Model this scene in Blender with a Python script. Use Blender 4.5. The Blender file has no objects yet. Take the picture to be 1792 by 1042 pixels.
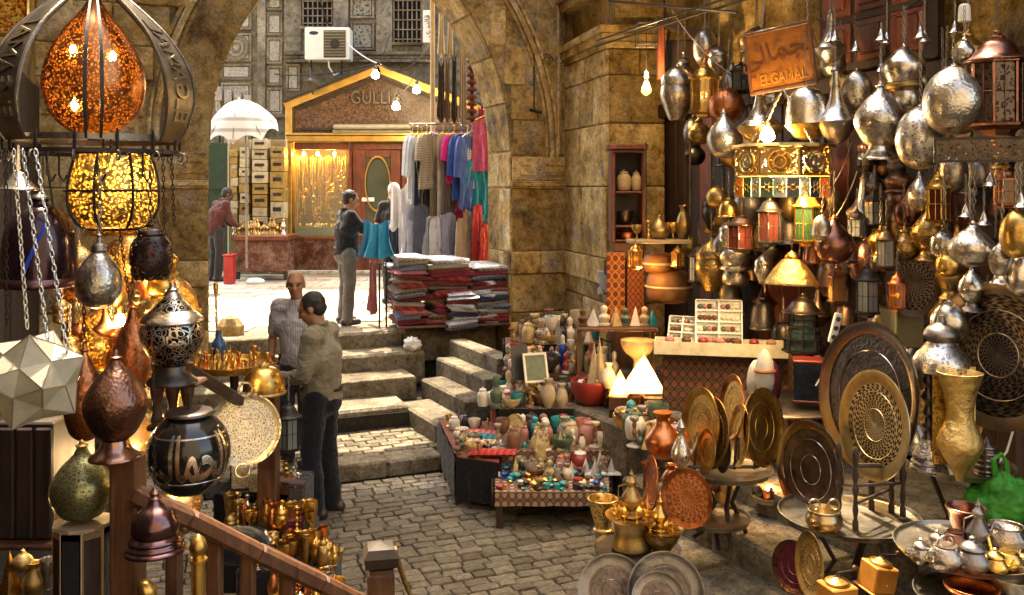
import bpy, bmesh, math, random
from mathutils import Vector, Matrix, Euler
rnd = random.Random(11)
pi = math.pi
C = bpy.context.scene.collection
sc = bpy.context.scene

# ------------------------------------------------------------------ camera, sky, sun, exposure
F, CX, HY, CH = 1600.0, 896.0, 330.0, 2.6          # focal length in photo pixels, principal column, horizon row, eye height
cd = bpy.data.cameras.new('camera'); cam = bpy.data.objects.new('camera', cd); C.objects.link(cam)
cam.location = (0, 0, CH); cam.rotation_euler = (pi/2, 0, 0)
cd.sensor_width = 36; cd.lens = 36*F/1792; cd.shift_y = -191/1792; cd.clip_start = .05; cd.clip_end = 500
sc.camera = cam
SUN_EL, SUN_AZ = math.radians(64), math.radians(-14)   # azimuth from +Y toward +X: sun stands beyond the arch
w = bpy.data.worlds.new('World'); sc.world = w; w.use_nodes = True
nt = w.node_tree; bg = nt.nodes['Background']; sky = nt.nodes.new('ShaderNodeTexSky'); sky.sky_type = 'NISHITA'
sky.sun_disc = False; sky.sun_elevation = SUN_EL; sky.sun_rotation = SUN_AZ; sky.air_density = 1.0; sky.dust_density = 4.0; sky.ozone_density = .6
nt.links.new(sky.outputs[0], bg.inputs[0]); bg.inputs[1].default_value = 0.15
sl = bpy.data.lights.new('sun', 'SUN'); so = bpy.data.objects.new('sun', sl); C.objects.link(so)
sl.energy = 2.0; sl.angle = math.radians(.5); sl.color = (1, .93, .82)
sd = Vector((math.sin(SUN_AZ)*math.cos(SUN_EL), math.cos(SUN_AZ)*math.cos(SUN_EL), math.sin(SUN_EL)))
so.rotation_euler = sd.to_track_quat('Z', 'Y').to_euler(); so.location = (0, 12, 20)
vs = sc.view_settings; vs.view_transform = 'Standard'; vs.look = 'None'; vs.gamma = 1; vs.use_curve_mapping = False
vs.exposure = 2.7
vs.use_white_balance = True; vs.white_balance_temperature = 8100; vs.white_balance_tint = 8
sc.cycles.use_denoising = True; sc.cycles.max_bounces = 6; sc.cycles.transparent_max_bounces = 12
sc.cycles.diffuse_bounces = 3; sc.cycles.glossy_bounces = 3; sc.cycles.transmission_bounces = 4
sc.cycles.sample_clamp_indirect = 6; sc.cycles.caustics_reflective = False; sc.cycles.caustics_refractive = False

# ------------------------------------------------------------------ frames
def P(px, py, d): return Vector(((px-CX)*d/F, d, CH+(HY-py)*d/F))
def PZ(px, py, z):                                   # point of the photo ray that lies at height z
    d = F*(CH-z)/(py-HY); return Vector(((px-CX)*d/F, d, z))
def S(n, d): return n*d/F
O2 = Vector((-.99, 9.23, 0))
TH = math.radians(22); U = Vector((math.cos(TH), math.sin(TH), 0)); V = Vector((math.sin(TH), -math.cos(TH), 0))
TG = math.radians(27); UG = Vector((math.cos(TG), math.sin(TG), 0)); VG = Vector((math.sin(TG), -math.cos(TG), 0))
def AL(u, t, z=0): return O2+U*u+V*t+Vector((0, 0, z))     # alley frame: u along the arch wall, t down the alley
def AG(u, t, z=0): return O2+UG*u+VG*t+Vector((0, 0, z))   # frame of the right-hand steps
def DR(px, u=1.9):                                   # depth of the row of goods hung along the right-hand shop
    k = (px-CX)/F; a = O2+U*u; t = (k*a.y-a.x)/(V.x-k*V.y); return a.y+V.y*t

# ------------------------------------------------------------------ materials
MATS = {}
def base_mat(name):
    m = bpy.data.materials.new(name); m.use_nodes = True; n = m.node_tree
    return m, n, n.nodes['Principled BSDF']
def nd(n, t, **k):
    x = n.nodes.new(t)
    for a, b in k.items():
        if a.startswith('i_'): x.inputs[a[2:].replace('_', ' ')].default_value = b
        else: setattr(x, a, b)
    return x
def coords(n, rand=True, kind='Object'):
    tc = nd(n, 'ShaderNodeTexCoord'); v = tc.outputs[kind]
    if rand:
        oi = nd(n, 'ShaderNodeObjectInfo'); mu = nd(n, 'ShaderNodeMath', operation='MULTIPLY'); mu.inputs[1].default_value = 37.0
        n.links.new(oi.outputs['Random'], mu.inputs[0]); ad = nd(n, 'ShaderNodeVectorMath', operation='ADD')
        n.links.new(v, ad.inputs[0]); n.links.new(mu.outputs[0], ad.inputs[1]); v = ad.outputs[0]
    return v
def ramp(n, fac, stops):
    r = nd(n, 'ShaderNodeValToRGB'); e = r.color_ramp.elements
    while len(e) < len(stops): e.new(.5)
    for x, (p, c) in zip(e, stops): x.position = p; x.color = (*c, 1)
    n.links.new(fac, r.inputs[0]); return r.outputs[0]
def dk(c, f): return tuple(max(0, min(1, x*f)) for x in c)
def noise_(n, v, s, det=4, rough=.6, dist=0):
    x = nd(n, 'ShaderNodeTexNoise', i_Scale=s, i_Detail=det, i_Roughness=rough, i_Distortion=dist)
    n.links.new(v, x.inputs['Vector']); return x.outputs['Fac']
def bump_(n, b, h, st, dist=.01):
    x = nd(n, 'ShaderNodeBump', i_Strength=st, i_Distance=dist); n.links.new(h, x.inputs['Height']); n.links.new(x.outputs[0], b.inputs['Normal'])
def M(name, col, rough=.55, metal=0., var=.3, scale=7, bump=0., bscale=40, dark=None, spec=.5, rvar=.15, kind='Object'):
    if name in MATS: return MATS[name]
    m, n, b = base_mat(name); v = coords(n, kind=kind)
    f = noise_(n, v, scale, 6, .65)
    c = ramp(n, f, [(.3, dark or dk(col, 1-var)), (.5, col), (.72, dk(col, 1+var*.6))])
    n.links.new(c, b.inputs['Base Color']); b.inputs['Metallic'].default_value = metal; b.inputs['Specular IOR Level'].default_value = spec
    f2 = noise_(n, v, scale*2.3, 5, .7); mr = nd(n, 'ShaderNodeMapRange'); mr.inputs[3].default_value = max(.04, rough-rvar); mr.inputs[4].default_value = min(1, rough+rvar)
    n.links.new(f2, mr.inputs[0]); n.links.new(mr.outputs[0], b.inputs['Roughness'])
    if bump and metal > .8:                              # hammered dents under fine scratches
        h = nd(n, 'ShaderNodeMath', operation='MULTIPLY_ADD'); h.inputs[1].default_value = 2.2
        n.links.new(noise_(n, v, bscale*.28, 2, .4), h.inputs[0]); n.links.new(noise_(n, v, bscale, 6, .7), h.inputs[2]); bump_(n, b, h.outputs[0], bump*1.5)
    elif bump: bump_(n, b, noise_(n, v, bscale, 6, .7), bump)
    MATS[name] = m; return m
def emit(name, col, st):
    if name in MATS: return MATS[name]
    m, n, b = base_mat(name); b.inputs['Base Color'].default_value = (*col, 1)
    b.inputs['Emission Color'].default_value = (*col, 1); b.inputs['Emission Strength'].default_value = st
    MATS[name] = m; return m
def glass(name, col, rough=.08, alpha=.35):
    if name in MATS: return MATS[name]
    m, n, b = base_mat(name); out = n.nodes['Material Output']
    b.inputs['Base Color'].default_value = (*col, 1); b.inputs['Roughness'].default_value = rough; b.inputs['Specular IOR Level'].default_value = .8
    t = nd(n, 'ShaderNodeBsdfTransparent'); t.inputs[0].default_value = (*dk(col, 1.3), 1); mx = nd(n, 'ShaderNodeMixShader')
    mx.inputs[0].default_value = alpha; n.links.new(t.outputs[0], mx.inputs[1]); n.links.new(b.outputs[0], mx.inputs[2]); n.links.new(mx.outputs[0], out.inputs[0])
    MATS[name] = m; return m
def frost(name, col, tr=.75):
    if name in MATS: return MATS[name]
    m, n, b = base_mat(name); out = n.nodes['Material Output']; b.inputs['Base Color'].default_value = (*col, 1); b.inputs['Roughness'].default_value = .5
    v = coords(n); c = ramp(n, noise_(n, v, 9, 4), [(.3, dk(col, .55)), (.7, col)])
    t = nd(n, 'ShaderNodeBsdfTranslucent'); n.links.new(c, t.inputs[0]); n.links.new(c, b.inputs['Base Color']); mx = nd(n, 'ShaderNodeMixShader')
    mx.inputs[0].default_value = tr; n.links.new(b.outputs[0], mx.inputs[1]); n.links.new(t.outputs[0], mx.inputs[2]); n.links.new(mx.outputs[0], out.inputs[0])
    MATS[name] = m; return m
def pattern(n, v, scale, ca=.25, ce=.12):
    """arabesque line field: 1 on the lines, 0 between"""
    nz = nd(n, 'ShaderNodeTexNoise', i_Scale=scale*.45, i_Detail=1); n.links.new(v, nz.inputs['Vector'])
    mx = nd(n, 'ShaderNodeVectorMath', operation='MULTIPLY_ADD'); mx.inputs[1].default_value = (1.6/scale,)*3
    n.links.new(nz.outputs['Color'], mx.inputs[0]); n.links.new(v, mx.inputs[2])
    vo = nd(n, 'ShaderNodeTexVoronoi', feature='DISTANCE_TO_EDGE', i_Scale=scale); n.links.new(mx.outputs[0], vo.inputs['Vector'])
    vf = nd(n, 'ShaderNodeTexVoronoi', feature='F1', i_Scale=scale); n.links.new(mx.outputs[0], vf.inputs['Vector'])
    sn = nd(n, 'ShaderNodeMath', operation='SINE'); ml = nd(n, 'ShaderNodeMath', operation='MULTIPLY'); ml.inputs[1].default_value = 17
    n.links.new(vf.outputs['Distance'], ml.inputs[0]); n.links.new(ml.outputs[0], sn.inputs[0])
    a = nd(n, 'ShaderNodeMath', operation='GREATER_THAN'); a.inputs[1].default_value = ca; n.links.new(sn.outputs[0], a.inputs[0])
    e = nd(n, 'ShaderNodeMath', operation='LESS_THAN'); e.inputs[1].default_value = ce; n.links.new(vo.outputs['Distance'], e.inputs[0])
    o = nd(n, 'ShaderNodeMath', operation='MAXIMUM'); n.links.new(a.outputs[0], o.inputs[0]); n.links.new(e.outputs[0], o.inputs[1])
    return o.outputs[0]
def filigree(name, col, scale, rough=.35, dark=None, ca=.25, ce=.12):
    """pierced metal sheet: the gaps of the scrollwork are open"""
    if name in MATS: return MATS[name]
    m, n, b = base_mat(name); out = n.nodes['Material Output']; v = coords(n)
    b.inputs['Metallic'].default_value = .9; b.inputs['Roughness'].default_value = rough
    n.links.new(ramp(n, noise_(n, v, 8, 4), [(.3, dark or dk(col, .5)), (.7, col)]), b.inputs['Base Color'])
    p = pattern(n, v, scale, ca, ce); t = nd(n, 'ShaderNodeBsdfTransparent'); mx = nd(n, 'ShaderNodeMixShader')
    n.links.new(p, mx.inputs[0]); n.links.new(t.outputs[0], mx.inputs[1]); n.links.new(b.outputs[0], mx.inputs[2]); n.links.new(mx.outputs[0], out.inputs[0])
    MATS[name] = m; return m
def engraved(name, ground, line, scale, rough=.32, metal=1., bump=.5, ca=.25, ce=.12):
    if name in MATS: return MATS[name]
    m, n, b = base_mat(name); v = coords(n); p = pattern(n, v, scale, ca, ce)
    mx = nd(n, 'ShaderNodeMix', data_type='RGBA'); g = ramp(n, noise_(n, v, 9, 5), [(.3, dk(ground, .6)), (.7, dk(ground, 1.25))])
    n.links.new(p, mx.inputs[0]); n.links.new(g, mx.inputs[6]); mx.inputs[7].default_value = (*line, 1)
    n.links.new(mx.outputs[2], b.inputs['Base Color']); b.inputs['Metallic'].default_value = metal; b.inputs['Roughness'].default_value = rough
    bump_(n, b, p, bump, .004); MATS[name] = m; return m
def radial(name, ground, line, k=150., N=22, rough=.38, metal=1.):
    """chased metal disc: concentric bands of repeated petals round the centre"""
    m, n, b = base_mat(name); v = coords(n, False); sx = nd(n, 'ShaderNodeSeparateXYZ'); n.links.new(v, sx.inputs[0])
    def mt(op, a, b_=None, c=None):
        x = nd(n, 'ShaderNodeMath', operation=op)
        for i, q in enumerate((a, b_, c)):
            if q is None: continue
            if isinstance(q, (int, float)): x.inputs[i].default_value = q
            else: n.links.new(q, x.inputs[i])
        return x.outputs[0]
    x, y = sx.outputs[0], sx.outputs[1]; r = mt('SQRT', mt('ADD', mt('MULTIPLY', x, x), mt('MULTIPLY', y, y))); th = mt('ARCTAN2', y, x); nz = noise_(n, v, 90, 2)
    rk = mt('MULTIPLY_ADD', r, k, mt('MULTIPLY', nz, 1.2)); s1 = mt('SINE', rk); s2 = mt('SINE', mt('MULTIPLY_ADD', th, N, mt('MULTIPLY', mt('SINE', mt('MULTIPLY', rk, .5)), 2.2)))
    rings = mt('LESS_THAN', mt('ABSOLUTE', s1), .2); pet = mt('GREATER_THAN', mt('MULTIPLY', s1, s2), .18); f = mt('MAXIMUM', rings, pet)
    wear = mt('MULTIPLY', f, ramp(n, noise_(n, v, 7, 5, .7), [(.35, (.25, .25, .25)), (.55, (1, 1, 1))]))
    mx = nd(n, 'ShaderNodeMix', data_type='RGBA'); n.links.new(wear, mx.inputs[0]); n.links.new(ramp(n, noise_(n, v, 9, 6, .7), [(.3, dk(ground, .5)), (.7, dk(ground, 1.4))]), mx.inputs[6]); mx.inputs[7].default_value = (*line, 1)
    n.links.new(mx.outputs[2], b.inputs['Base Color']); b.inputs['Metallic'].default_value = metal; b.inputs['Roughness'].default_value = rough; bump_(n, b, f, .4, .003); MATS[name] = m; return m
def stone(name, c0, c1, c2, scale=1.6, bump=.6, rough=.85, grain=45):
    """weathered masonry: large stains, mid blotches and fine grain"""
    if name in MATS: return MATS[name]
    m, n, b = base_mat(name); v = coords(n)
    a = ramp(n, noise_(n, v, scale, 8, .72, .4), [(.3, c0), (.46, c1), (.62, c2)])
    s = ramp(n, noise_(n, v, scale*6, 8, .85, .5), [(.36, (.16, .13, .1)), (.47, (.72, .7, .66)), (.6, (1.15, 1.13, 1.08))])
    mx = nd(n, 'ShaderNodeMix', data_type='RGBA', blend_type='MULTIPLY'); mx.inputs[0].default_value = .9
    n.links.new(a, mx.inputs[6]); n.links.new(s, mx.inputs[7])
    pt = ramp(n, noise_(n, v, grain*.75, 8, .8), [(.38, (.3, .27, .24)), (.45, (.9, .9, .9)), (.62, (1.12, 1.1, 1.06))]); mp_ = nd(n, 'ShaderNodeMix', data_type='RGBA', blend_type='MULTIPLY'); mp_.inputs[0].default_value = .75
    n.links.new(mx.outputs[2], mp_.inputs[6]); n.links.new(pt, mp_.inputs[7])
    gy = nd(n, 'ShaderNodeMix', data_type='RGBA'); n.links.new(ramp(n, noise_(n, v, scale*1.7+.3, 5, .6, .3), [(.52, (0, 0, 0)), (.68, (.55, .55, .55))]), gy.inputs[0]); n.links.new(mp_.outputs[2], gy.inputs[6]); bw = nd(n, 'ShaderNodeRGBToBW'); n.links.new(mp_.outputs[2], bw.inputs[0]); n.links.new(bw.outputs[0], gy.inputs[7]); mx = gy
    oi = nd(n, 'ShaderNodeObjectInfo'); rr = ramp(n, oi.outputs['Random'], [(0, (.6, .57, .52)), (1, (1.1, 1.08, 1.02))])
    m2 = nd(n, 'ShaderNodeMix', data_type='RGBA', blend_type='MULTIPLY'); m2.inputs[0].default_value = 1; n.links.new(mx.outputs[2], m2.inputs[6]); n.links.new(rr, m2.inputs[7])
    n.links.new(m2.outputs[2], b.inputs['Base Color']); b.inputs['Roughness'].default_value = rough; b.inputs['Specular IOR Level'].default_value = .25
    h = nd(n, 'ShaderNodeMath', operation='ADD'); n.links.new(noise_(n, v, grain, 8, .75), h.inputs[0]); n.links.new(noise_(n, v, grain*.2, 6, .7), h.inputs[1])
    bump_(n, b, h.outputs[0], bump, .02); MATS[name] = m; return m
def cloth(name, col, rough=.9, var=.2, stripe=None, scale=30, axis='X'):
    if name in MATS: return MATS[name]
    m, n, b = base_mat(name); v = coords(n, rand=False); b.inputs['Roughness'].default_value = rough; b.inputs['Specular IOR Level'].default_value = .15
    c = ramp(n, noise_(n, v, 6, 5), [(.3, dk(col, 1-var)), (.7, dk(col, 1+var*.4))])
    if stripe:
        wv = nd(n, 'ShaderNodeTexWave', bands_direction=axis, i_Scale=scale, i_Distortion=.3); n.links.new(v, wv.inputs['Vector'])
        f = ramp(n, wv.outputs['Fac'], [(.55, (0, 0, 0)), (.62, (1, 1, 1))])
        mx = nd(n, 'ShaderNodeMix', data_type='RGBA'); n.links.new(f, mx.inputs[0]); n.links.new(c, mx.inputs[6]); mx.inputs[7].default_value = (*stripe, 1); c = mx.outputs[2]
    n.links.new(c, b.inputs['Base Color']); b.inputs['Sheen Weight'].default_value = .2
    h = nd(n, 'ShaderNodeMath', operation='MULTIPLY_ADD'); h.inputs[1].default_value = 9.; n.links.new(noise_(n, v, 10, 2, .5, 1.6), h.inputs[0]); n.links.new(noise_(n, v, 260, 2), h.inputs[2])
    bump_(n, b, h.outputs[0], .55, .006); MATS[name] = m; return m
def mosaic(name, cols, scale=60, metal=0, rough=.5):
    if name in MATS: return MATS[name]
    m, n, b = base_mat(name); v = coords(n)
    vo = nd(n, 'ShaderNodeTexVoronoi', feature='F1', i_Scale=scale); n.links.new(v, vo.inputs['Vector'])
    sp = nd(n, 'ShaderNodeSeparateColor'); n.links.new(vo.outputs['Color'], sp.inputs[0])
    r = nd(n, 'ShaderNodeValToRGB'); r.color_ramp.interpolation = 'CONSTANT'; e = r.color_ramp.elements
    while len(e) < len(cols): e.new(.5)
    for i, (x, c) in enumerate(zip(e, cols)): x.position = i/len(cols); x.color = (*c, 1)
    n.links.new(sp.outputs[0], r.inputs[0]); n.links.new(r.outputs[0], b.inputs['Base Color']); b.inputs['Roughness'].default_value = rough; b.inputs['Metallic'].default_value = metal
    MATS[name] = m; return m

def timber(name, col, rough=.5, gs=26):
    """grain drawn out along the length, with darker figure and worn gloss"""
    m, n, b = base_mat(name); v = coords(n); mp = nd(n, 'ShaderNodeMapping'); mp.inputs['Scale'].default_value = (gs, gs, gs*.07); n.links.new(v, mp.inputs[0])
    g = noise_(n, mp.outputs[0], 1, 5, .7, .6); c = ramp(n, g, [(.32, dk(col, .38)), (.5, col), (.68, dk(col, 1.5))])
    st = ramp(n, noise_(n, v, 5, 6, .7), [(.35, (.4, .36, .34)), (.6, (1, 1, 1))]); mx = nd(n, 'ShaderNodeMix', data_type='RGBA', blend_type='MULTIPLY'); mx.inputs[0].default_value = .8
    n.links.new(c, mx.inputs[6]); n.links.new(st, mx.inputs[7]); n.links.new(mx.outputs[2], b.inputs['Base Color'])
    mr = nd(n, 'ShaderNodeMapRange'); mr.inputs[3].default_value = rough-.15; mr.inputs[4].default_value = rough+.2; n.links.new(g, mr.inputs[0]); n.links.new(mr.outputs[0], b.inputs['Roughness']); bump_(n, b, g, .35, .006); MATS[name] = m; return m
def kilim(name, cols, a=40.):
    """woven diamonds and bands"""
    m, n, b = base_mat(name); v = coords(n, False); sx = nd(n, 'ShaderNodeSeparateXYZ'); n.links.new(v, sx.inputs[0]); ad = nd(n, 'ShaderNodeMath', operation='ADD'); n.links.new(sx.outputs[1], ad.inputs[0]); n.links.new(sx.outputs[2], ad.inputs[1]); o = []
    for src, k in ((sx.outputs[0], a), (ad.outputs[0], a*.8)):
        ml = nd(n, 'ShaderNodeMath', operation='MULTIPLY'); ml.inputs[1].default_value = k; n.links.new(src, ml.inputs[0]); s_ = nd(n, 'ShaderNodeMath', operation='SINE'); n.links.new(ml.outputs[0], s_.inputs[0]); ab = nd(n, 'ShaderNodeMath', operation='ABSOLUTE'); n.links.new(s_.outputs[0], ab.inputs[0]); o.append(ab.outputs[0])
    sm = nd(n, 'ShaderNodeMath', operation='MULTIPLY_ADD'); sm.inputs[1].default_value = .5; n.links.new(o[0], sm.inputs[0]); m2 = nd(n, 'ShaderNodeMath', operation='MULTIPLY'); m2.inputs[1].default_value = .5; n.links.new(o[1], m2.inputs[0]); n.links.new(m2.outputs[0], sm.inputs[2])
    nz = nd(n, 'ShaderNodeMath', operation='MULTIPLY_ADD'); nz.inputs[1].default_value = .16; n.links.new(noise_(n, v, 60, 3), nz.inputs[0]); n.links.new(sm.outputs[0], nz.inputs[2])
    r = nd(n, 'ShaderNodeValToRGB'); r.color_ramp.interpolation = 'CONSTANT'; e = r.color_ramp.elements
    while len(e) < len(cols): e.new(.5)
    for i, (x, c) in enumerate(zip(e, cols)): x.position = .08+.95*i/len(cols) if i else 0; x.color = (*c, 1)
    n.links.new(nz.outputs[0], r.inputs[0]); n.links.new(r.outputs[0], b.inputs['Base Color']); b.inputs['Roughness'].default_value = .95; bump_(n, b, noise_(n, v, 200, 2), .4, .003); MATS[name] = m; return m
silver = M('silver', (.64, .59, .52), .25, 1, .35, 9, .09, 60, dark=(.2, .165, .125))
pewter = M('pewter', (.23, .21, .195), .38, 1, .4, 9, .12, 80)
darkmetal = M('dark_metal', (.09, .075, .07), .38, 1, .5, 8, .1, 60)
brass = M('brass', (.72, .45, .13), .3, 1, .35, 8, .08, 60, dark=(.3, .16, .05))
brassdull = M('dull_brass', (.44, .29, .11), .42, 1, .45, 9, .15, 60, dark=(.15, .09, .04))
copper = M('copper', (.62, .22, .09), .32, 1, .4, 7, .08, 60, dark=(.22, .07, .035))
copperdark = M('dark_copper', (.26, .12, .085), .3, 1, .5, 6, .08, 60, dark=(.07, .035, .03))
iron = M('black_iron', (.035, .03, .028), .5, .6, .5, 12, .2, 60)
ironbright = M('worn_iron', (.22, .19, .16), .4, 1, .6, 6, .2, 40)
wood = timber('brown_wood', (.13, .048, .017))
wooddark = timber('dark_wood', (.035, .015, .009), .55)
woodred = timber('red_wood', (.16, .036, .014), .42)
woodpale = M('pale_wood', (.5, .36, .2), .6, 0, .25, 6, .15, 40)
ochre = stone('ochre_stone', (.075, .04, .014), (.47, .305, .112), (.76, .57, .3))
plaster = stone('ochre_plaster', (.1, .055, .02), (.49, .315, .115), (.76, .57, .29), 1.3, .9)
greystone = stone('grey_stone', (.13, .115, .09), (.27, .245, .2), (.42, .385, .32), 1.3, .7)
stepstone = stone('step_stone', (.1, .082, .055), (.26, .225, .17), (.42, .375, .3), 3, .9)
cobblemat = stone('cobble_stone', (.13, .115, .085), (.29, .26, .21), (.47, .43, .36), 4, .8, .45)
mortar = stone('mortar', (.015, .012, .009), (.035, .03, .023), (.06, .05, .04), 5, .5)
slabmat = stone('pale_paving', (.4, .37, .32), (.56, .53, .48), (.68, .65, .6), 2, .4)
blackcloth = cloth('black_cloth', (.012, .011, .012))
whiteplastic = M('white_plastic', (.75, .74, .7), .45, 0, .1)
ivory = M('ivory', (.68, .6, .45), .4, 0, .25, 14)

def hammered(name, col, rough, scale, dark):
    m, n, b = base_mat(name); v = coords(n); vo = nd(n, 'ShaderNodeTexVoronoi', feature='F1', i_Scale=scale); n.links.new(v, vo.inputs['Vector'])
    n.links.new(ramp(n, noise_(n, v, 9, 7, .75), [(.34, dark), (.5, dk(col, .8)), (.68, col)]), b.inputs['Base Color']); b.inputs['Metallic'].default_value = 1
    mr = nd(n, 'ShaderNodeMapRange'); mr.inputs[3].default_value = rough-.12; mr.inputs[4].default_value = rough+.22; n.links.new(noise_(n, v, 23, 6, .75), mr.inputs[0]); n.links.new(mr.outputs[0], b.inputs['Roughness'])
    h = nd(n, 'ShaderNodeMath', operation='MULTIPLY_ADD'); h.inputs[1].default_value = 1.1; n.links.new(noise_(n, v, 12, 3), h.inputs[0]); n.links.new(vo.outputs['Distance'], h.inputs[2]); bump_(n, b, h.outputs[0], .2, .01); MATS[name] = m; return m
hsilver = hammered('hammered_silver', (.64, .59, .51), .27, 62, (.17, .135, .1)); hcopper = hammered('hammered_copper', (.6, .22, .09), .3, 75, (.16, .05, .025)); hbrass = hammered('hammered_brass_sheet', (.7, .45, .13), .3, 55, (.26, .14, .04)); hsteel = hammered('hammered_steel', (.16, .13, .125), .3, 45, (.05, .04, .04)); hdark = hammered('hammered_bronze', (.24, .12, .085), .28, 80, (.05, .028, .022))
# ------------------------------------------------------------------ geometry
def xf(g, mat): return ([mat @ Vector(v) for v in g[0]], g[1])
def mv(g, x=0, y=0, z=0): return xf(g, Matrix.Translation((x, y, z)))
def rot(g, a, ax): return xf(g, Matrix.Rotation(a, 4, ax))
def sca(g, x, y, z): return xf(g, Matrix.Diagonal((x, y, z, 1)))
def join(*gs):
    vs_, fs = [], []
    for g in gs:
        o = len(vs_); vs_.extend(g[0]); fs.extend([tuple(i+o for i in f) for f in g[1]])
    return vs_, fs
def spl(pts, k=4):
    """Catmull-Rom through (r, z) points; a repeated point keeps a corner sharp"""
    o = []
    for i in range(len(pts)-1):
        p1, p2 = pts[i], pts[i+1]
        if p1 == p2: continue
        p0 = pts[i-1] if i else p1; p3 = pts[i+2] if i+2 < len(pts) else p2
        for j in range(k):
            t = j/k; t2, t3 = t*t, t*t*t
            o.append(tuple(.5*((2*b)+(-a+c)*t+(2*a-5*b+4*c-d)*t2+(-a+3*b-3*c+d)*t3) for a, b, c, d in zip(p0, p1, p2, p3)))
    o.append(pts[-1]); return o
def lathe(pts, seg=28, sx=1, sz=1, k=4, cap=True):
    pts = [(max(r, 0)*sx, z*sz) for r, z in (spl(pts, k) if k else pts)]
    vs_, fs = [], []
    for r, z in pts:
        for i in range(seg): a = 2*pi*i/seg; vs_.append((r*math.cos(a), r*math.sin(a), z))
    for j in range(len(pts)-1):
        for i in range(seg):
            a = j*seg+i; b = j*seg+(i+1) % seg; fs.append((a, b, b+seg, a+seg))
    if cap and pts[0][0] > 1e-4: fs.append(tuple(range(seg-1, -1, -1)))
    if cap and pts[-1][0] > 1e-4: fs.append(tuple(range((len(pts)-1)*seg, len(pts)*seg)))
    return vs_, fs
def box(x0, x1, y0, y1, z0, z1, bev=0):
    if bev:
        bm = bmesh.new(); bmesh.ops.create_cube(bm, size=1)
        for v in bm.verts: v.co = Vector(((x0+x1)/2+v.co.x*(x1-x0), (y0+y1)/2+v.co.y*(y1-y0), (z0+z1)/2+v.co.z*(z1-z0)))
        bmesh.ops.bevel(bm, geom=bm.edges[:], offset=min(bev, .45*min(x1-x0, y1-y0, z1-z0)), segments=1, affect='EDGES', profile=.5)
        bm.verts.index_update(); r = ([v.co.copy() for v in bm.verts], [tuple(v.index for v in f.verts) for f in bm.faces]); bm.free(); return r
    vs_ = [(x, y, z) for x in (x0, x1) for y in (y0, y1) for z in (z0, z1)]
    return vs_, [(0, 1, 3, 2), (4, 6, 7, 5), (0, 4, 5, 1), (2, 3, 7, 6), (0, 2, 6, 4), (1, 5, 7, 3)]
def cbox(w_, d_, h_, z=0, bev=.004): return box(-w_/2, w_/2, -d_/2, d_/2, z, z+h_, bev)
def tube(path, r, seg=6, close=False):
    path = [Vector(p) for p in path]; n = len(path); vs_, fs = [], []
    rs = r if isinstance(r, (list, tuple)) else [r]*n
    t = (path[1]-path[0]).normalized(); up = Vector((0, 0, 1)) if abs(t.z) < .9 else Vector((1, 0, 0)); nrm = t.cross(up).normalized()
    for i in range(n):
        if close: t = path[(i+1) % n]-path[i-1]
        else: t = path[min(i+1, n-1)]-path[max(i-1, 0)]
        t = t.normalized() if t.length > 1e-9 else Vector((0, 0, 1)); nrm = (nrm-t*nrm.dot(t))
        nrm = nrm.normalized() if nrm.length > 1e-6 else t.orthogonal().normalized(); b = t.cross(nrm)
        for j in range(seg): a = 2*pi*j/seg; vs_.append(path[i]+(nrm*math.cos(a)+b*math.sin(a))*rs[i])
    m = n if close else n-1
    for i in range(m):
        for j in range(seg):
            a = i*seg+j; b = i*seg+(j+1) % seg; c = ((i+1) % n)*seg; fs.append((a, b, c+(j+1) % seg, c+j))
    if not close: fs.append(tuple(range(seg-1, -1, -1))); fs.append(tuple(range((n-1)*seg, n*seg)))
    return vs_, fs
def ring(R, r, z=0, seg=24, s2=6): return mv(tube([(R*math.cos(2*pi*i/seg), R*math.sin(2*pi*i/seg), 0) for i in range(seg)], r, s2, True), 0, 0, z)
def prism(poly, z0, z1):
    n = len(poly); vs_ = [(x, y, z0) for x, y in poly]+[(x, y, z1) for x, y in poly]
    return vs_, [tuple(range(n-1, -1, -1)), tuple(range(n, 2*n))]+[(i, (i+1) % n, n+(i+1) % n, n+i) for i in range(n)]
def ell(rx, ry, rz, seg=16, rings=10):
    return sca(lathe([(math.sin(pi*i/rings), -math.cos(pi*i/rings)) for i in range(rings+1)], seg, k=0), rx, ry, rz)
def chain_geo(p0, p1, r=.009):
    p0, p1 = Vector(p0), Vector(p1); L = (p1-p0).length; n = max(1, int(L/(r*3.0))); g = []
    q = (p1-p0).to_track_quat('Z', 'Y').to_matrix().to_4x4()
    lk = tube([(r*.8*math.cos(2*pi*i/8), 0, r*1.9*math.sin(2*pi*i/8)) for i in range(8)], r*.32, 4, True)
    for i in range(n):
        g.append(xf(lk, Matrix.Translation(p0.lerp(p1, (i+.5)/n)) @ q @ Matrix.Rotation(pi/2*(i % 2)+.4, 4, 'Z')))
    return join(*g)
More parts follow.
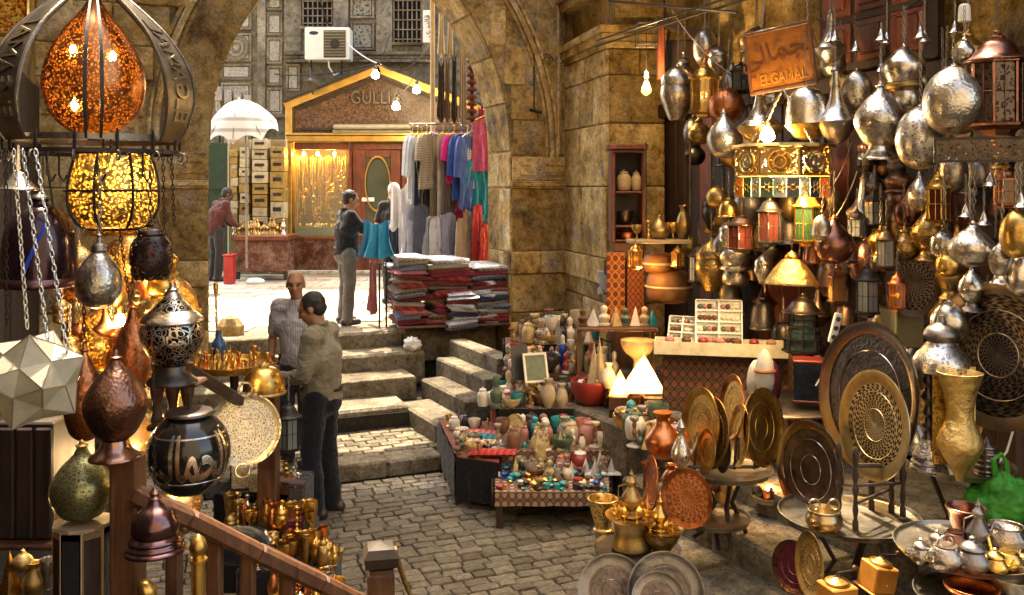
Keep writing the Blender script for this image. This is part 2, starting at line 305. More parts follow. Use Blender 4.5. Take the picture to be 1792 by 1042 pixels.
# ------------------------------------------------------------------ objects
def tag(o, label=None, cat=None, group=None, kind=None):
    if label: o['label'] = label
    if cat: o['category'] = cat
    if group: o['group'] = group
    if kind: o['kind'] = kind
    return o
MESHES = {}
def mk(name, g, mat, parent=None, loc=(0, 0, 0), rz=0, smooth=True, rotm=None, ang=40, **k):
    me = bpy.data.meshes.new(name); me.from_pydata([tuple(v) for v in g[0]], [], g[1])
    if smooth:
        me.shade_smooth(); me.set_sharp_from_angle(angle=math.radians(ang))
    me.materials.append(mat); o = bpy.data.objects.new(name, me); C.objects.link(o); o.location = loc
    o.rotation_euler = rotm.to_euler() if rotm is not None else (0, 0, rz)
    if parent: o.parent = parent
    return tag(o, **k)
def thing(name, label, cat, loc=(0, 0, 0), rz=0, group=None, rotm=None):
    o = bpy.data.objects.new(name, None); C.objects.link(o); o.location = loc; o.empty_display_size = .1
    o.rotation_euler = rotm.to_euler() if rotm is not None else (0, 0, rz)
    return tag(o, label, cat, group)
def copy_tree(o, parent=None):
    c = o.copy(); C.objects.link(c)
    if parent: c.parent = parent
    for ch in o.children: copy_tree(ch, c)
    return c
def point(name, loc, e, col=(1, .56, .2), r=.03, parent=None):
    l = bpy.data.lights.new(name, 'POINT'); l.energy = e; l.color = col; l.shadow_soft_size = r
    o = bpy.data.objects.new(name, l); C.objects.link(o); o.location = loc
    if parent: o.parent = parent
    return o
def textgeo(s, size, depth, bold=0, spacing=1.0):
    cu = bpy.data.curves.new('lettering', 'FONT'); cu.body = s; cu.size = size; cu.extrude = depth; cu.align_x = 'CENTER'; cu.align_y = 'CENTER'; cu.space_character = spacing; cu.resolution_u = 3; cu.offset = bold
    ob = bpy.data.objects.new('lettering', cu); C.objects.link(ob); dg = bpy.context.evaluated_depsgraph_get(); me = ob.evaluated_get(dg).to_mesh()
    g = ([v.co.copy() for v in me.vertices], [tuple(p.vertices) for p in me.polygons]); bpy.data.objects.remove(ob); bpy.data.curves.remove(cu); return g
# ================================================================== ground, steps, street
def pix(v): return (CX+F*v.x/v.y, HY-F*(v.z-CH)/v.y) if v.y > .1 else (9e9, 9e9)
ZR = Matrix.Rotation(TH, 4, 'Z'); ZG = Matrix.Rotation(TG, 4, 'Z')
alley = mk('cobbled_alley', ([AL(-9, -1.9, 0), AL(6, -1.9, 0), AL(6, 12, 0), AL(-9, 12, 0)], [(0, 3, 2, 1)]), mortar, kind='structure', smooth=False)
def cob_geo(seed):
    r = random.Random(seed); g = box(-.5, .5, -.5, .5, -1, 0, 0); bm = bmesh.new(); vv = [bm.verts.new(v) for v in g[0]]
    for f in g[1]: bm.faces.new([vv[i] for i in f])
    for v in vv: v.co.x += r.uniform(-.05, .05); v.co.y += r.uniform(-.05, .05)
    bmesh.ops.bevel(bm, geom=[e for e in bm.edges if any(v.co.z > -.5 for v in e.verts)], offset=.13, segments=2, affect='EDGES', profile=.6)
    for v in bm.verts: v.co.z += r.uniform(-.06, .06)
    bm.verts.index_update(); o = ([v.co.copy() for v in bm.verts], [tuple(v.index for v in f.verts) for f in bm.faces]); bm.free(); return o
COB = []
for s in range(10):
    me = bpy.data.meshes.new('cobble'); g = cob_geo(s); me.from_pydata([tuple(v) for v in g[0]], [], g[1]); me.shade_smooth(); me.set_sharp_from_angle(angle=1.2); me.materials.append(cobblemat); COB.append((me, g))
cobs = []; t = 1.0
while t < 6.2:
    dt = rnd.uniform(.09, .118); u = -3.4+rnd.uniform(0, .2)
    while u < 2.6:
        du = rnd.uniform(.11, .2); q = AL(u+du/2, t+dt/2, .03); x, y = pix(q); 
        if 150 < x < 1350 and y < 1180: cobs.append((-q.y, q, du, dt, 560 < x < 1075 and 830 < y < 1060))
        u += du
    t += dt
vis = sorted([c for c in cobs if c[4]], key=lambda c: c[0], reverse=True); near = vis[:300]; rest = [c for c in cobs if c not in near]
for _, q, du, dt, _v in near:
    o = bpy.data.objects.new('cobble', rnd.choice(COB)[0]); C.objects.link(o); o.parent = alley; o.location = q+Vector((0, 0, rnd.uniform(-.008, .006)))
    o.rotation_euler = (rnd.uniform(-.04, .04), rnd.uniform(-.04, .04), TH+rnd.uniform(-.04, .04)); o.scale = (du-.014, dt-.014, .045)
mk('far_cobbles', join(*[xf(rnd.choice(COB)[1], Matrix.Translation(q) @ Matrix.Rotation(TH+rnd.uniform(-.04, .04), 4, 'Z') @ Matrix.Diagonal((du-.014, dt-.014, .045, 1))) for _, q, du, dt, _v in rest]), cobblemat, alley, kind='stuff')

# landing of small bricks with a stone kerb, then four steps of long blocks
def wbox(u0, u1, t0, t1, z0, z1, bev=.015, fr=AL):
    """world-space box given in the alley frame, as geometry about its own centre plus that centre"""
    c = fr((u0+u1)/2, (t0+t1)/2, z0); return box(-(u1-u0)/2, (u1-u0)/2, -(t1-t0)/2, (t1-t0)/2, 0, z1-z0, bev), c
stairs = mk('stone_stairs', xf(join(box(-2.6, 0, -.87, .2, 0, .13), box(-2.6, 1.6, .2, 2.2, 0, .3), box(-9, 6, 1.82, 3.2, 0, .87)), Matrix.Translation(O2) @ ZR), mortar, kind='structure', smooth=False)
def block_row(u0, u1, t0, t1, z0, z1, n, mat, parent, nm='step_block', fr=AL, rz=TH, jz=.004):
    e = [u0]+sorted(u0+(u1-u0)*(i+rnd.uniform(-.22, .22))/n for i in range(1, n))+[u1]
    for a, b in zip(e, e[1:]):
        g, c = wbox(a+.004, b-.004, t0, t1, z0, z1+rnd.uniform(-jz, jz), rnd.uniform(.014, .026), fr)
        g = ([Vector((v[0]+rnd.uniform(-.004, .004), v[1]+rnd.uniform(-.006, .006), v[2]+rnd.uniform(-.004, .004))) for v in g[0]], g[1])
        mk(nm, g, mat, parent, c, rz, ang=20)
block_row(-2.6, .02, .62, .91, 0, .16, 4, stepstone, stairs)
for r_ in range(8):
    u = -2.6-(r_ % 2)*.1
    while u < 0:
        g, c = wbox(u+.005, u+.2, -.22+r_*.105, -.22+r_*.105+.097, .1, .155+rnd.uniform(-.005, .005), .008); mk('paving_brick', g, stepstone, stairs, c, TH, ang=20); u += .206
for (tf, tb, z0, z1, u1, n) in ((-.23, -.80, .1, .36, .02, 2), (-.76, -1.30, .2, .54, .25, 3), (-1.26, -1.75, .35, .72, .5, 2), (-1.72, -2.25, .5, .9, 1.56, 3)):
    block_row(-1.88 if tf < -1.2 else -2.6, u1, tb, tf, z0, z1, n, stepstone, stairs)
# flight of side steps beside the pier
side = thing('side_steps', None, None); side['kind'] = 'structure'
for (ua, ub, ta, tb, z) in ((0.02, .36, -.5, .55, .34), (.36, .62, -.75, .45, .51), (.62, .84, -.95, .35, .68), (.84, 1.0, -1.1, .2, .85)):
    block_row(ua, ub+.06, ta, tb, 0, z, 1, stepstone, side, fr=AG, rz=TG)
# ledges and platform along the right-hand shops
ledge = thing('stone_ledges', None, None); ledge['kind'] = 'structure'
def block_col(u0, u1, ts, z0, z1, mat, parent, nm):
    for a, b in zip(ts, ts[1:]):
        g, c = wbox(u0, u1, a+.004, b-.004, z0, z1+rnd.uniform(-.006, .006), .02, AG); mk(nm, g, mat, parent, c, TG, ang=20)
block_col(.0, .45, (3.4, 3.8, 4.3, 5.1, 6.0, 7), 0, .32, stepstone, ledge, 'ledge_block')
block_col(.42, .85, (3.1, 3.5, 4.1, 4.9, 5.6, 6.4, 7), .02, .5, stepstone, ledge, 'ledge_block')
block_col(.82, 3.6, (.5, 1.7, 2.6, 3.5, 4.4, 5.3, 6.2, 7), .04, .68, stepstone, ledge, 'ledge_block')

street = mk('upper_street', ([AL(-14, -1.8, .885), AL(14, -1.8, .885), AL(14, -30, .885), AL(-14, -30, .885)], [(0, 1, 2, 3)]), greystone, kind='structure', smooth=False)
y = 10.9
while y < 17.5:
    dy = rnd.uniform(.35, .5); x = -7.0+rnd.uniform(0, .4)
    while x < -.6:
        dx = rnd.uniform(.45, .8); v = Vector((x+dx/2, y+dy/2, .9)); a, b = pix(v)
        if 355 < a < 700 and (v-O2).dot(V) < -2.5:
            mk('paving_slab', box(-dx/2+.006, dx/2-.006, -dy/2+.006, dy/2-.006, -.05, rnd.uniform(-.004, .006), .008), slabmat, street, v, 0, ang=20)
        x += dx
    y += dy

# ================================================================== the archway
AU0, AU1, AC_, ASP = -1.89, 1.575, -.157, 3.05
AR = 2.79; APEX = ASP+math.sqrt(AR**2-(AR-(AU1-AC_))**2)
def intr(z, off=0):      # half width of the opening at height z
    if z <= ASP: return AU1-AC_+off
    h = (AR+off)**2-(z-ASP)**2
    return max(0, math.sqrt(h)-(AR-(AU1-AC_))) if h > 0 else 0
AW = Matrix.Translation(AL(0, -1.27, 0)) @ ZR         # local: x = u, y = -t-1.27 (into the wall), z
arch = thing('stone_archway', 'tall pointed stone archway with carved mouldings over the stairs', 'archway', AL(0, -1.27, 0), TH)
zs = [0, .5, 1, 1.5, 2, 2.5, ASP]+[ASP+(APEX-ASP)*math.sin(pi/2*i/14) for i in range(1, 15)]
def wall_half(s, ulim):
    v, f = [], []
    for z in zs:
        w_ = AC_+s*intr(z); v += [(w_, 0, z), (ulim, 0, z), (w_, .8, z), (ulim, .8, z)]
    for i in range(len(zs)-1):
        a, b = 4*i, 4*i+4; q = [(a, a+1, b+1, b), (a+2, b+2, b+3, a+3), (a, b, b+2, a+2), (a+1, a+3, b+3, b+1)]
        f += q if s > 0 else [t_[::-1] for t_ in q]
    return v, f
mk('wall', join(wall_half(1, 2.295), wall_half(-1, -9), box(-9, 2.295, 0, .8, APEX, 13.5), box(2.295, 3.1, .06, .8, 0, 5.3)), plaster, arch, ang=25)
# soffit stones of the right-hand curve and their joints
vz = [ASP+(APEX-ASP)*math.sin(pi/2*i/7) for i in range(8)]
for s in (1, -1):
    for z0, z1 in zip(vz, vz[1:]):
        q = []
        for z in (z0+.012, (z0+z1)/2, z1-.012):
            a = AC_+s*intr(z); q.append((a, z))
        g = ([(u_-s*.015, yv, z) for u_, z in q for yv in (.03, .77)]+[(u_+s*.02, yv, z) for u_, z in q for yv in (.03, .77)],
             [(0, 1, 3, 2), (2, 3, 5, 4), (6, 8, 9, 7), (8, 10, 11, 9), (0, 2, 8, 6), (2, 4, 10, 8), (1, 7, 9, 3), (3, 9, 11, 5), (0, 6, 7, 1), (4, 5, 11, 10)])
        mk('voussoir', g, ochre, arch, ang=25)
def arch_line(off, r, yv=-.01, z0=ASP-.1, z1=None, s=1):
    z1 = z1 or ASP+AR*.97; p = []
    for i in range(25):
        z = z0+(z1-z0)*i/24; h = intr(z, off)
        if h <= .02: break
        p.append((AC_+s*h, yv, z))
    return tube(p, r, 6)
for s in (1, -1):
    for off, r in ((.46, .022), (.53, .038), (.60, .022)): mk('arch_moulding', arch_line(off, r, s=s), ochre, arch)
for u_ in (2.19, 2.262): mk('vertical_moulding', tube([(u_, -.008, 3.02), (u_, -.008, 9)], .024, 6), ochre, arch)
def rosette(R):
    g = [ring(R, R*.12, 0, 20, 5), lathe([(R*.3, 0), (R*.25, .02), (0, .03)], 12)]
    for i in range(8):
        a = pi*2*i/8; g.append(mv(sca(ell(1, 1, 1, 8, 6), R*.2, R*.2, .016), R*.58*math.cos(a), R*.58*math.sin(a), 0))
    return rot(join(*g), pi/2, 'X')
for u_, z in ((2.03, 4.16), (2.21, 4.16), (1.93, 2.83)): mk('rosette', rosette(.085), ochre, arch, (u_, -.018, z))
# jamb stones, right and left, with the impost and its cornice
for (ua, ub, mir) in ((1.58, 2.293, 0), (-2.62, -1.895, 1)):
    mk('impost', join(box(ua-.0, ub, -.035, .0, 2.69, 2.98, .01), box(ua+.1, ua+.24, -.055, -.03, 2.76, 2.78), box(ua+.1, ua+.24, -.055, -.03, 2.88, 2.90), box(ub-.28, ub-.05, -.055, -.03, 2.76, 2.78), box(ub-.28, ub-.05, -.055, -.03, 2.88, 2.90)), ochre, arch, ang=25)
    mk('cornice', join(box(ua-.03, ub, -.075, .003, 2.625, 2.665, .008), box(ua-.015, ub, -.055, .003, 2.665, 2.69, .006), box(ua-.01, ub, -.05, .003, 2.6, 2.625, .006)), ochre, arch, ang=25)
    for z0, z1, pr, n in ((.12, .66, .03, 1), (.665, 1.1, .028, 2), (1.105, 1.56, .025, 1), (1.565, 1.835, .05, 2), (1.84, 2.6, .012, 1)):
        e = [ua]+[ua+(ub-ua)*(i+rnd.uniform(-.15, .15))/n for i in range(1, n)]+[ub]
        for a, b in zip(e, e[1:]): mk('jamb_stone', box(a+.003, b-.003, -pr, .002, z0+.003, z1-.003, .012), ochre, arch, ang=25)
for z0, z1 in ((.9, 1.56), (1.565, 1.835), (1.84, 2.6), (2.62, 3.04)):   # reveal stones facing into the opening
    mk('reveal_stone', box(AU1-.014, AU1+.02, .02, .4, z0, z1-.006, .008), ochre, arch, ang=25); mk('reveal_stone', box(AU1-.012, AU1+.02, .406, .78, z0, z1-.006, .008), ochre, arch, ang=25)
zz = .12
while zz < 5.6:                                        # coursed stone left of the opening, clear of the carved arch band
    h = rnd.uniform(.34, .46); e = -5.6
    while e < -2.66:
        w_ = rnd.uniform(.5, .85); lim = AC_-intr(zz+h, .7) if zz+h > ASP else -2.64
        if e+.25 < lim: mk('ashlar_block', box(e+.004, min(e+w_, lim)-.004, -.02-rnd.uniform(0, .018), .01, zz+.004, zz+h-.004, .014), ochre, arch, ang=20)
        e += w_
    zz += h
for z0, z1 in ((3.0, 3.42), (3.43, 3.84), (3.85, 4.3), (4.31, 4.78), (4.79, 5.3)):   # spandrel stones between the opening and the carved band
    for k in range(1):
        a0, a1 = AC_+max(intr(z0), intr(z1))+.02, AC_+min(intr(z0, .43), intr(z1, .43)) if z1 > ASP else 1.95
        if a1-a0 > .08: mk('spandrel_stone', box(a0, a1, -.012-rnd.uniform(0, .01), .01, z0, z1, .012), ochre, arch, ang=20)
mk('iron_stay', join(tube([(1.86, -.03, 3.55), (1.86, -.03, 4.45)], .008, 5), tube([(1.8, -.03, 3.55), (1.95, -.05, 3.52)], .02, 5)), iron, arch)

# ================================================================== pier beside the arch
pA = AL(2.295, -1.27, 0); pB = P(1065, 330, 9.8); pB.z = 0; pC = pB+Vector((.62, .1, 0))
pier = thing('stone_pier', 'octagonal ashlar stone pier with a projecting cornice right of the archway', 'pier', pB)
def face_blocks(a, b, zc, n_of, pr=.02):
    d_ = (b-a); L = d_.length; rz = math.atan2(d_.y, d_.x)
    for z0, z1 in zip(zc, zc[1:]):
        n = n_of+rnd.choice((0, 1)); e = [0]+[L*(i+rnd.uniform(-.2, .2))/n for i in range(1, n)]+[L]
        for s0, s1 in zip(e, e[1:]):
            g = box(s0+.004, s1-.004, -pr-rnd.uniform(0, .012), .3, z0+.004, z1-.004, .014)
            mk('ashlar_block', g, ochre, pier, a-pB, rz, ang=20)
zc = (.5, .95, 1.36, 1.575, 1.84, 2.62, 3.3, 3.82, 4.1)
face_blocks(pA, pB, zc, 2); face_blocks(pB, pC, zc, 1)
def extr(poly, z0, z1): return prism([(p.x, p.y) for p in poly], z0, z1)
nA = Vector((-(pB-pA).normalized().y, (pB-pA).normalized().x, 0))*-1
core = [pA-pB+Vector((.1, .1, 0)), Vector((.08, .08, 0)), pC-pB+Vector((0, .08, 0)), pC-pB+Vector((.3, 2, 0)), pA-pB+Vector((.6, .6, 0))]
mk('core', extr(core, 0, 13.5), ochre, pier, smooth=False)
for z0, z1, o_ in ((4.1, 4.17, .05), (4.17, 4.25, .11), (4.25, 4.33, .16), (4.75, 4.85, .12), (4.85, 4.95, .2)):
    k_ = [pA-pB+Vector((-.6*o_, -o_*.2, 0)), Vector((-o_*.7, -o_, 0)), pC-pB+Vector((0, -o_, 0)), pC-pB+Vector((.1, .5, 0)), pA-pB+Vector((.5, .5, 0))]
    mk('cornice', extr(k_, z0+.002, z1-.002), ochre, pier, smooth=False)
mk('base_course', extr([pA-pB+Vector((-.06, -.02, 0)), Vector((-.06, -.08, 0)), pC-pB+Vector((0, -.08, 0)), pC-pB+Vector((.1, .5, 0)), pA-pB+Vector((.5, .5, 0))], 1.577, 1.838), ochre, pier, smooth=False)

# ================================================================== right-hand shop front: planks below, stone above, carved wooden window
shop = thing('shop_wall', 'dark plank shop wall with ochre stone above behind the hanging lamps', 'wall', AL(2.75, 0, 0), TH)
def sl_(t0, t1, x0, x1, z0, z1, bev=.006): return box(x0, x1, -t1, -t0, z0, z1, bev)   # local x = u-2.75, y = -t
t = -.9
while t < 7.5:
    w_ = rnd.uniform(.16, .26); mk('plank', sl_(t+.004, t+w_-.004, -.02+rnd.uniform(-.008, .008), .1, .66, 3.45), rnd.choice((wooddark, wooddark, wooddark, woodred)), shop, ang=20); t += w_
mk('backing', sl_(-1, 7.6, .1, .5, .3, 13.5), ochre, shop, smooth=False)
zz = 3.46
for h in (.42, .38, .45, .5):
    t = -1+rnd.uniform(0, .3)
    while t < 7.4:
        w_ = rnd.uniform(.5, .9)
        if pix(shop.matrix_world @ Vector((0, 0, 0)))[0] < 1e6: mk('ashlar_block', sl_(t+.004, t+w_-.004, -.03-rnd.uniform(0, .02), .1, zz+.004, zz+h-.004, .014), ochre, shop, ang=20)
        t += w_
    zz += h
mk('beam', sl_(-.8, 7.4, -.14, -.02, 3.36, 3.5, .01), wooddark, shop, ang=20)
# panelled wooden window above the lamps
def panel_window(t0, t1, z0, z1, mat):
    w_ = mk('window', sl_(t0, t1, -.13, -.04, z0, z1, .012), mat, shop, ang=20); n = 3
    for i in range(n):
        a = t0+.05+(t1-t0-.1)*i/n; b = t0+.05+(t1-t0-.1)*(i+1)/n-.05
        for j in range(2):
            c = z0+.06+(z1-z0-.12)*j/2; e = z0+.06+(z1-z0-.12)*(j+1)/2-.05
            mk('panel', join(sl_(a, b, -.15, -.12, c, e, .02), sl_(a+.05, b-.05, -.17, -.14, c+.05, e-.05, .02)), woodred, w_, ang=20)
panel_window(2.9, 4.1, 3.52, 4.4, wooddark); panel_window(5.4, 6.6, 3.56, 4.3, wood)
# awning beams that carry the hanging goods
for (u_, t0, t1, z) in ((1.9, .3, 6.6, 4.1), (1.45, 1.2, 6.6, 4.0)):
    o = mk('hanging_rail', tube([(0, 0, 0), AL(u_, t1)-AL(u_, t0)], .01, 6), iron, None, AL(u_, t0, z), label='black iron hanging rail %s' % ('close to the plank wall above the silver lamps' if u_ > 1.6 else 'out over the ledges carrying silver lamps'), cat='rail')

# unseen plank canopy above the frame, added to shade the shop wall
def canopy(lab, u0, u1, t0, t1, z, n):
    c = thing('shade_canopy', lab, 'canopy', AL(u0, t0, z), TH)
    for i in range(n):
        a = t0+(t1-t0)*i/n; b = t0+(t1-t0)*(i+1)/n; mk('board', box(0, u1-u0, -(b-t0)+.004, -(a-t0)-.004, 0, .03, .004), wooddark, c, ang=20)
canopy('plank canopy over the right-hand shop front', 1.75, 3.0, .4, 7.4, 4.75, 24)

# ================================================================== the surroundings that close the alley (left, behind)
left = thing('left_shop_wall', 'dark plank wall behind the lamps on the left', 'wall', AL(-3.5, 0, 0), TH)
t = -1.2
while t < 8:
    w_ = rnd.uniform(.18, .28); mk('plank', box(-.1, rnd.uniform(0, .016), -t-w_+.004, -t-.004, 0, 3.6, .006), wooddark, left, ang=20); t += w_
mk('upper_wall', box(-.6, -.02, -9, 1.2, 3.6, 11), ochre, left, smooth=False)
mk('rear_building', box(-9, 9, -5.5, -5, 0, 11), M('pale_plaster', (.4, .33, .23), .9), None, label='plain stone building closing the alley behind the viewer', cat='building', smooth=False)  # unseen; put in to limit the sky, plaster kept pale to bounce fill
ordn = ['bottom', 'second', 'third', 'fourth', 'fifth', 'sixth', 'seventh', 'eighth', 'ninth', 'tenth', 'eleventh', 'twelfth', 'thirteenth', 'fourteenth', 'fifteenth', 'sixteenth', 'seventeenth', 'eighteenth', 'nineteenth', 'twentieth']
# ================================================================== far facade
def wp(name, g, mat, parent, **k):
    L = parent.location
    if parent.parent: L = L+parent.parent.location
    return mk(name, mv(g, -L.x, -L.y, -L.z), mat, parent, **k)
def pb(x0, x1, y0, y1, d, dep, bev=.008):            # box whose front face covers photo pixels x0..x1, y0..y1 at depth d
    a, b = P(x0, y1, d), P(x1, y0, d); return box(a.x, b.x, d, d+dep, a.z, b.z, bev)
def line_tube(pts, r, seg=5): return tube(pts, r, seg)
def sag(a, b, s, n=10): return [Vector(a).lerp(Vector(b), i/n)-Vector((0, 0, s*4*(i/n)*(1-i/n))) for i in range(n+1)]
carved = engraved('carved_stone', (.26, .235, .19), (.42, .39, .33), 14, .85, 0, 1.)
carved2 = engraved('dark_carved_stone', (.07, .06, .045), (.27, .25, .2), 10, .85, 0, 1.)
fac = thing('old_stone_building', 'old grey carved stone building behind the gabled shop', 'building', P(560, 470, 20.6))
FD = 20.6
wp('wall', join(pb(300, 1100, -420, 480, FD, .6)), greystone, fac, smooth=False)
for (x0, x1, y0, y1, pr) in ((450, 464, -60, 250, .12), (497, 527, -60, 92, .05), (583, 609, -60, 92, .09), (658, 686, -60, 92, .09), (738, 760, -60, 92, .07), (372, 383, -60, 250, .08)):
    wp('pilaster', pb(x0, x1, y0, y1, FD-pr, pr+.01, .01), greystone, fac, ang=25)
for (x0, x1, y0, y1) in ((466, 494, -40, 18), (466, 494, 22, 62), (466, 494, 66, 112), (466, 494, 116, 150), (466, 494, 154, 200), (386, 440, -30, 52), (386, 440, 58, 108), (386, 440, 112, 140), (386, 440, 145, 200), (386, 440, 205, 260), (500, 525, 112, 160), (613, 655, -40, 32), (613, 655, 38, 88)):
    f = wp('carved_panel', join(pb(x0, x1, y0, y0+4, FD-.06, .07), pb(x0, x1, y1-4, y1, FD-.06, .07), pb(x0, x0+4, y0+4, y1-4, FD-.06, .07), pb(x1-4, x1, y0+4, y1-4, FD-.06, .07)), greystone, fac, ang=25)
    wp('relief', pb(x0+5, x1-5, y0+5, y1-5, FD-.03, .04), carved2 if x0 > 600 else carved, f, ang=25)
mk('medallion', xf(join(ring(.28, .03), ring(.2, .02), ring(.1, .03)), Matrix.Translation(P(412, 83, FD-.05)-fac.location) @ Matrix.Rotation(pi/2, 4, 'X')), greystone, fac)
for y0, y1, pr in ((90, 96, .18), (97, 103, .12), (104, 109, .2), (200, 206, .1), (-8, -2, .1)): wp('cornice', pb(497 if y0 > 0 and y0 < 150 else 384, 760, y0, y1, FD-pr, pr+.02), greystone, fac, ang=25)
for (x0, x1) in ((530, 581), (689, 737)):
    w_ = wp('window', join(pb(x0, x1, -60, 74 if x0 > 600 else 46, FD-.012, .02)), blackcloth, fac, smooth=False)
    y1 = 74 if x0 > 600 else 46
    for i in range(7):
        x = x0+(x1-x0)*i/6; wp('bar', pb(x-1.2, x+1.2, -60, y1, FD-.06, .03), ironbright, w_, ang=25)
    for j in range(8):
        y = -50+(y1+45)*j/7; wp('bar', pb(x0, x1, y-1.2, y+1.2, FD-.075, .014), ironbright, w_, ang=25)
    wp('sill', pb(x0-4, x1+4, y1, y1+5, FD-.14, .15), greystone, w_, ang=25)
# carved brackets under the left panels
for i in range(4): wp('bracket', join(pb(375+i*17, 388+i*17, 152+i*5, 176+i*5, FD-.2+.02*i, .3), pb(377+i*17, 386+i*17, 176+i*5, 196+i*5, FD-.12, .2)), carved, fac, ang=25)
# air conditioner on a bracket
ac = thing('air_conditioner', 'white air conditioner outdoor unit mounted above the gabled shop', 'air conditioner', P(572, 105, 19.6)); ad_ = 19.6
wp('casing', pb(533, 612, 48, 105, ad_, .4, .02), whiteplastic, ac, ang=25)
grl = wp('grille', pb(566, 605, 53, 101, ad_-.012, .02), M('grille_dark', (.07, .06, .03), .6), ac, ang=25)
for i in range(9): wp('slat', pb(566, 605, 55+i*5.1, 57+i*5.1, ad_-.03, .02), M('grille_slat', (.2, .18, .12), .5), grl, ang=25)
wp('fan_hub', rot(lathe([(.1, 0), (.1, .02), (0, .03)], 16), pi/2, 'X') and xf(lathe([(.1, 0), (.1, .02), (0, .03)], 16), Matrix.Translation(P(586, 77, ad_-.012)) @ Matrix.Rotation(pi/2, 4, 'X')), iron, grl)
mk('badge', xf(sca(lathe([(1, 0), (.9, .01), (0, .012)], 20, k=0), .1, .042, 1), Matrix.Translation(P(549, 58, ad_)-ac.location) @ Matrix.Rotation(pi/2, 4, 'X')), M('badge_blue', (.01, .02, .09), .4), ac)
for x in (545, 598): wp('bracket', join(tube([P(x, 105, ad_+.05), P(x, 107, ad_+.9)], .02), tube([P(x, 132, ad_+.85), P(x, 107, ad_+.05)], .018)), iron, ac)
wp('pipe', tube([P(575, 105, ad_+.1), P(576, 118, ad_+.1), P(585, 132, ad_+.2), P(592, 128, ad_+.4)], .02), whiteplastic, ac)
# vertical sign
vsg = thing('vertical_sign', 'narrow white upright sign with black characters beside the clothes pole', 'sign', P(748, 75, 19.9))
wp('board', pb(740, 757, 18, 75, 19.9, .05), whiteplastic, vsg, ang=25)
g = textgeo('\uFEF1\uFEB2\uFEDF\uFE8E\uFED7', .16, .004)
mk('lettering', xf(g, Matrix.Translation(P(748, 46, 19.893)-vsg.location) @ Matrix.Rotation(pi/2, 4, 'X') @ Matrix.Rotation(pi/2, 4, 'Z')), blackcloth, vsg, smooth=False)

# ================================================================== gabled jewellery shop
SD = 18.4
marble = stone('brown_granite', (.04, .018, .012), (.15, .075, .05), (.36, .22, .16), 22, .05, .3)
redmarble = stone('red_marble', (.09, .025, .02), (.2, .07, .055), (.4, .24, .2), 5, .05, .22)
gold = M('gold_frame', (.55, .36, .12), .35, .9, .3, 5)
kio = thing('jewellery_shop', 'small gabled jewellery shop with granite pediment and lit display window', 'shop', P(680, 478, SD))
def poly_front(pts, d, dep):
    n = len(pts); v = [P(x, y, d) for x, y in pts]; v2 = [p+Vector((0, dep, 0)) for p in v]
    return v+v2, [tuple(range(n)), tuple(range(2*n-1, n-1, -1))]+[((i+1) % n, i, n+i, n+(i+1) % n) for i in range(n)]
wp('pediment', poly_front([(510, 238), (830, 238), (830, 196), (662, 128), (510, 190)][::-1], SD+.05, 1.2), marble, kio, smooth=False)
def bar2(a, b, wd, d, dep):
    (x0, y0), (x1, y1) = a, b; L = math.hypot(x1-x0, y1-y0); nx, ny = -(y1-y0)/L*wd/2, (x1-x0)/L*wd/2
    return poly_front([(x0+nx, y0+ny), (x1+nx, y1+ny), (x1-nx, y1-ny), (x0-nx, y0-ny)], d, dep)
wp('roof_trim', join(bar2((498, 186), (664, 120), 13, SD-.1, .2), bar2((660, 120), (840, 192), 13, SD-.1, .2)), gold, kio, smooth=False)
wp('gable_moulding', join(bar2((524, 190), (662, 136), 5, SD-.0, .06), bar2((662, 136), (826, 200), 5, SD-.0, .06), bar2((524, 226), (826, 226), 5, SD-.0, .06)), wooddark, kio, smooth=False)
wp('roof_edge', join(bar2((496, 178), (664, 111), 4, SD-.16, 1.5), bar2((660, 111), (842, 183), 4, SD-.16, 1.5)), iron, kio, smooth=False)
wp('side_trim', join(pb(499, 511, 186, 240, SD-.09, .2)), gold, kio, ang=25)
wp('lintel', join(pb(499, 845, 237, 249, SD-.12, .3, .02), pb(499, 845, 233, 237, SD-.15, .3)), gold, kio, ang=25)
g = textgeo('GULLIA', .38, .03, spacing=1.05)
mk('lettering', xf(g, Matrix.Translation(P(658, 172, SD-.02)-kio.location) @ Matrix.Rotation(pi/2, 4, 'X') @ Matrix.Diagonal((.78, 1.0, 1, 1))), M('letter_metal', (.13, .11, .08), .45, .6), kio, smooth=False)
wp('awning_box', join(pb(582, 720, 218, 226, SD-.22, .25, .03), pb(582, 720, 227, 233, SD-.1, .1)), M('awning_beige', (.3, .26, .18), .6), kio, ang=25)
for x in (504, 612, 706, 830): wp('post', pb(x-(5 if x == 504 else 3), x+(6 if x == 504 else 3), 249, 478, SD-.06, .16, .01), gold if x == 504 else woodred, kio, ang=25)
wp('base_panel', pb(515, 609, 418, 474, SD+.02, .3), redmarble, kio, ang=25)
wp('plinth', join(pb(499, 845, 474, 480, SD-.12, .5)), slabmat, kio, ang=25)
for (x0, x1, y0, y1) in ((515, 609, 250, 262), (515, 609, 415, 420), (615, 703, 250, 262)): wp('frame', pb(x0, x1, y0, y1, SD, .1), woodred, kio, ang=25)
wp('interior', join(pb(512, 830, 250, 478, SD+1.1, .1), pb(508, 512, 250, 478, SD+.1, 1.0), pb(512, 830, 244, 250, SD+.1, 1.0)), M('shop_lining', (.2, .1, .03), .6), kio, smooth=False)
wp('pane', pb(516, 608, 263, 414, SD+.03, .006, 0), glass('window_glass', (.8, .75, .6), .05, .12), kio, smooth=False)
wp('display_shelf', join(pb(516, 608, 398, 414, SD+.12, .5), pb(516, 608, 345, 347, SD+.5, .4)), M('velvet_blue', (.03, .07, .16), .8), kio, ang=25)
jew = []
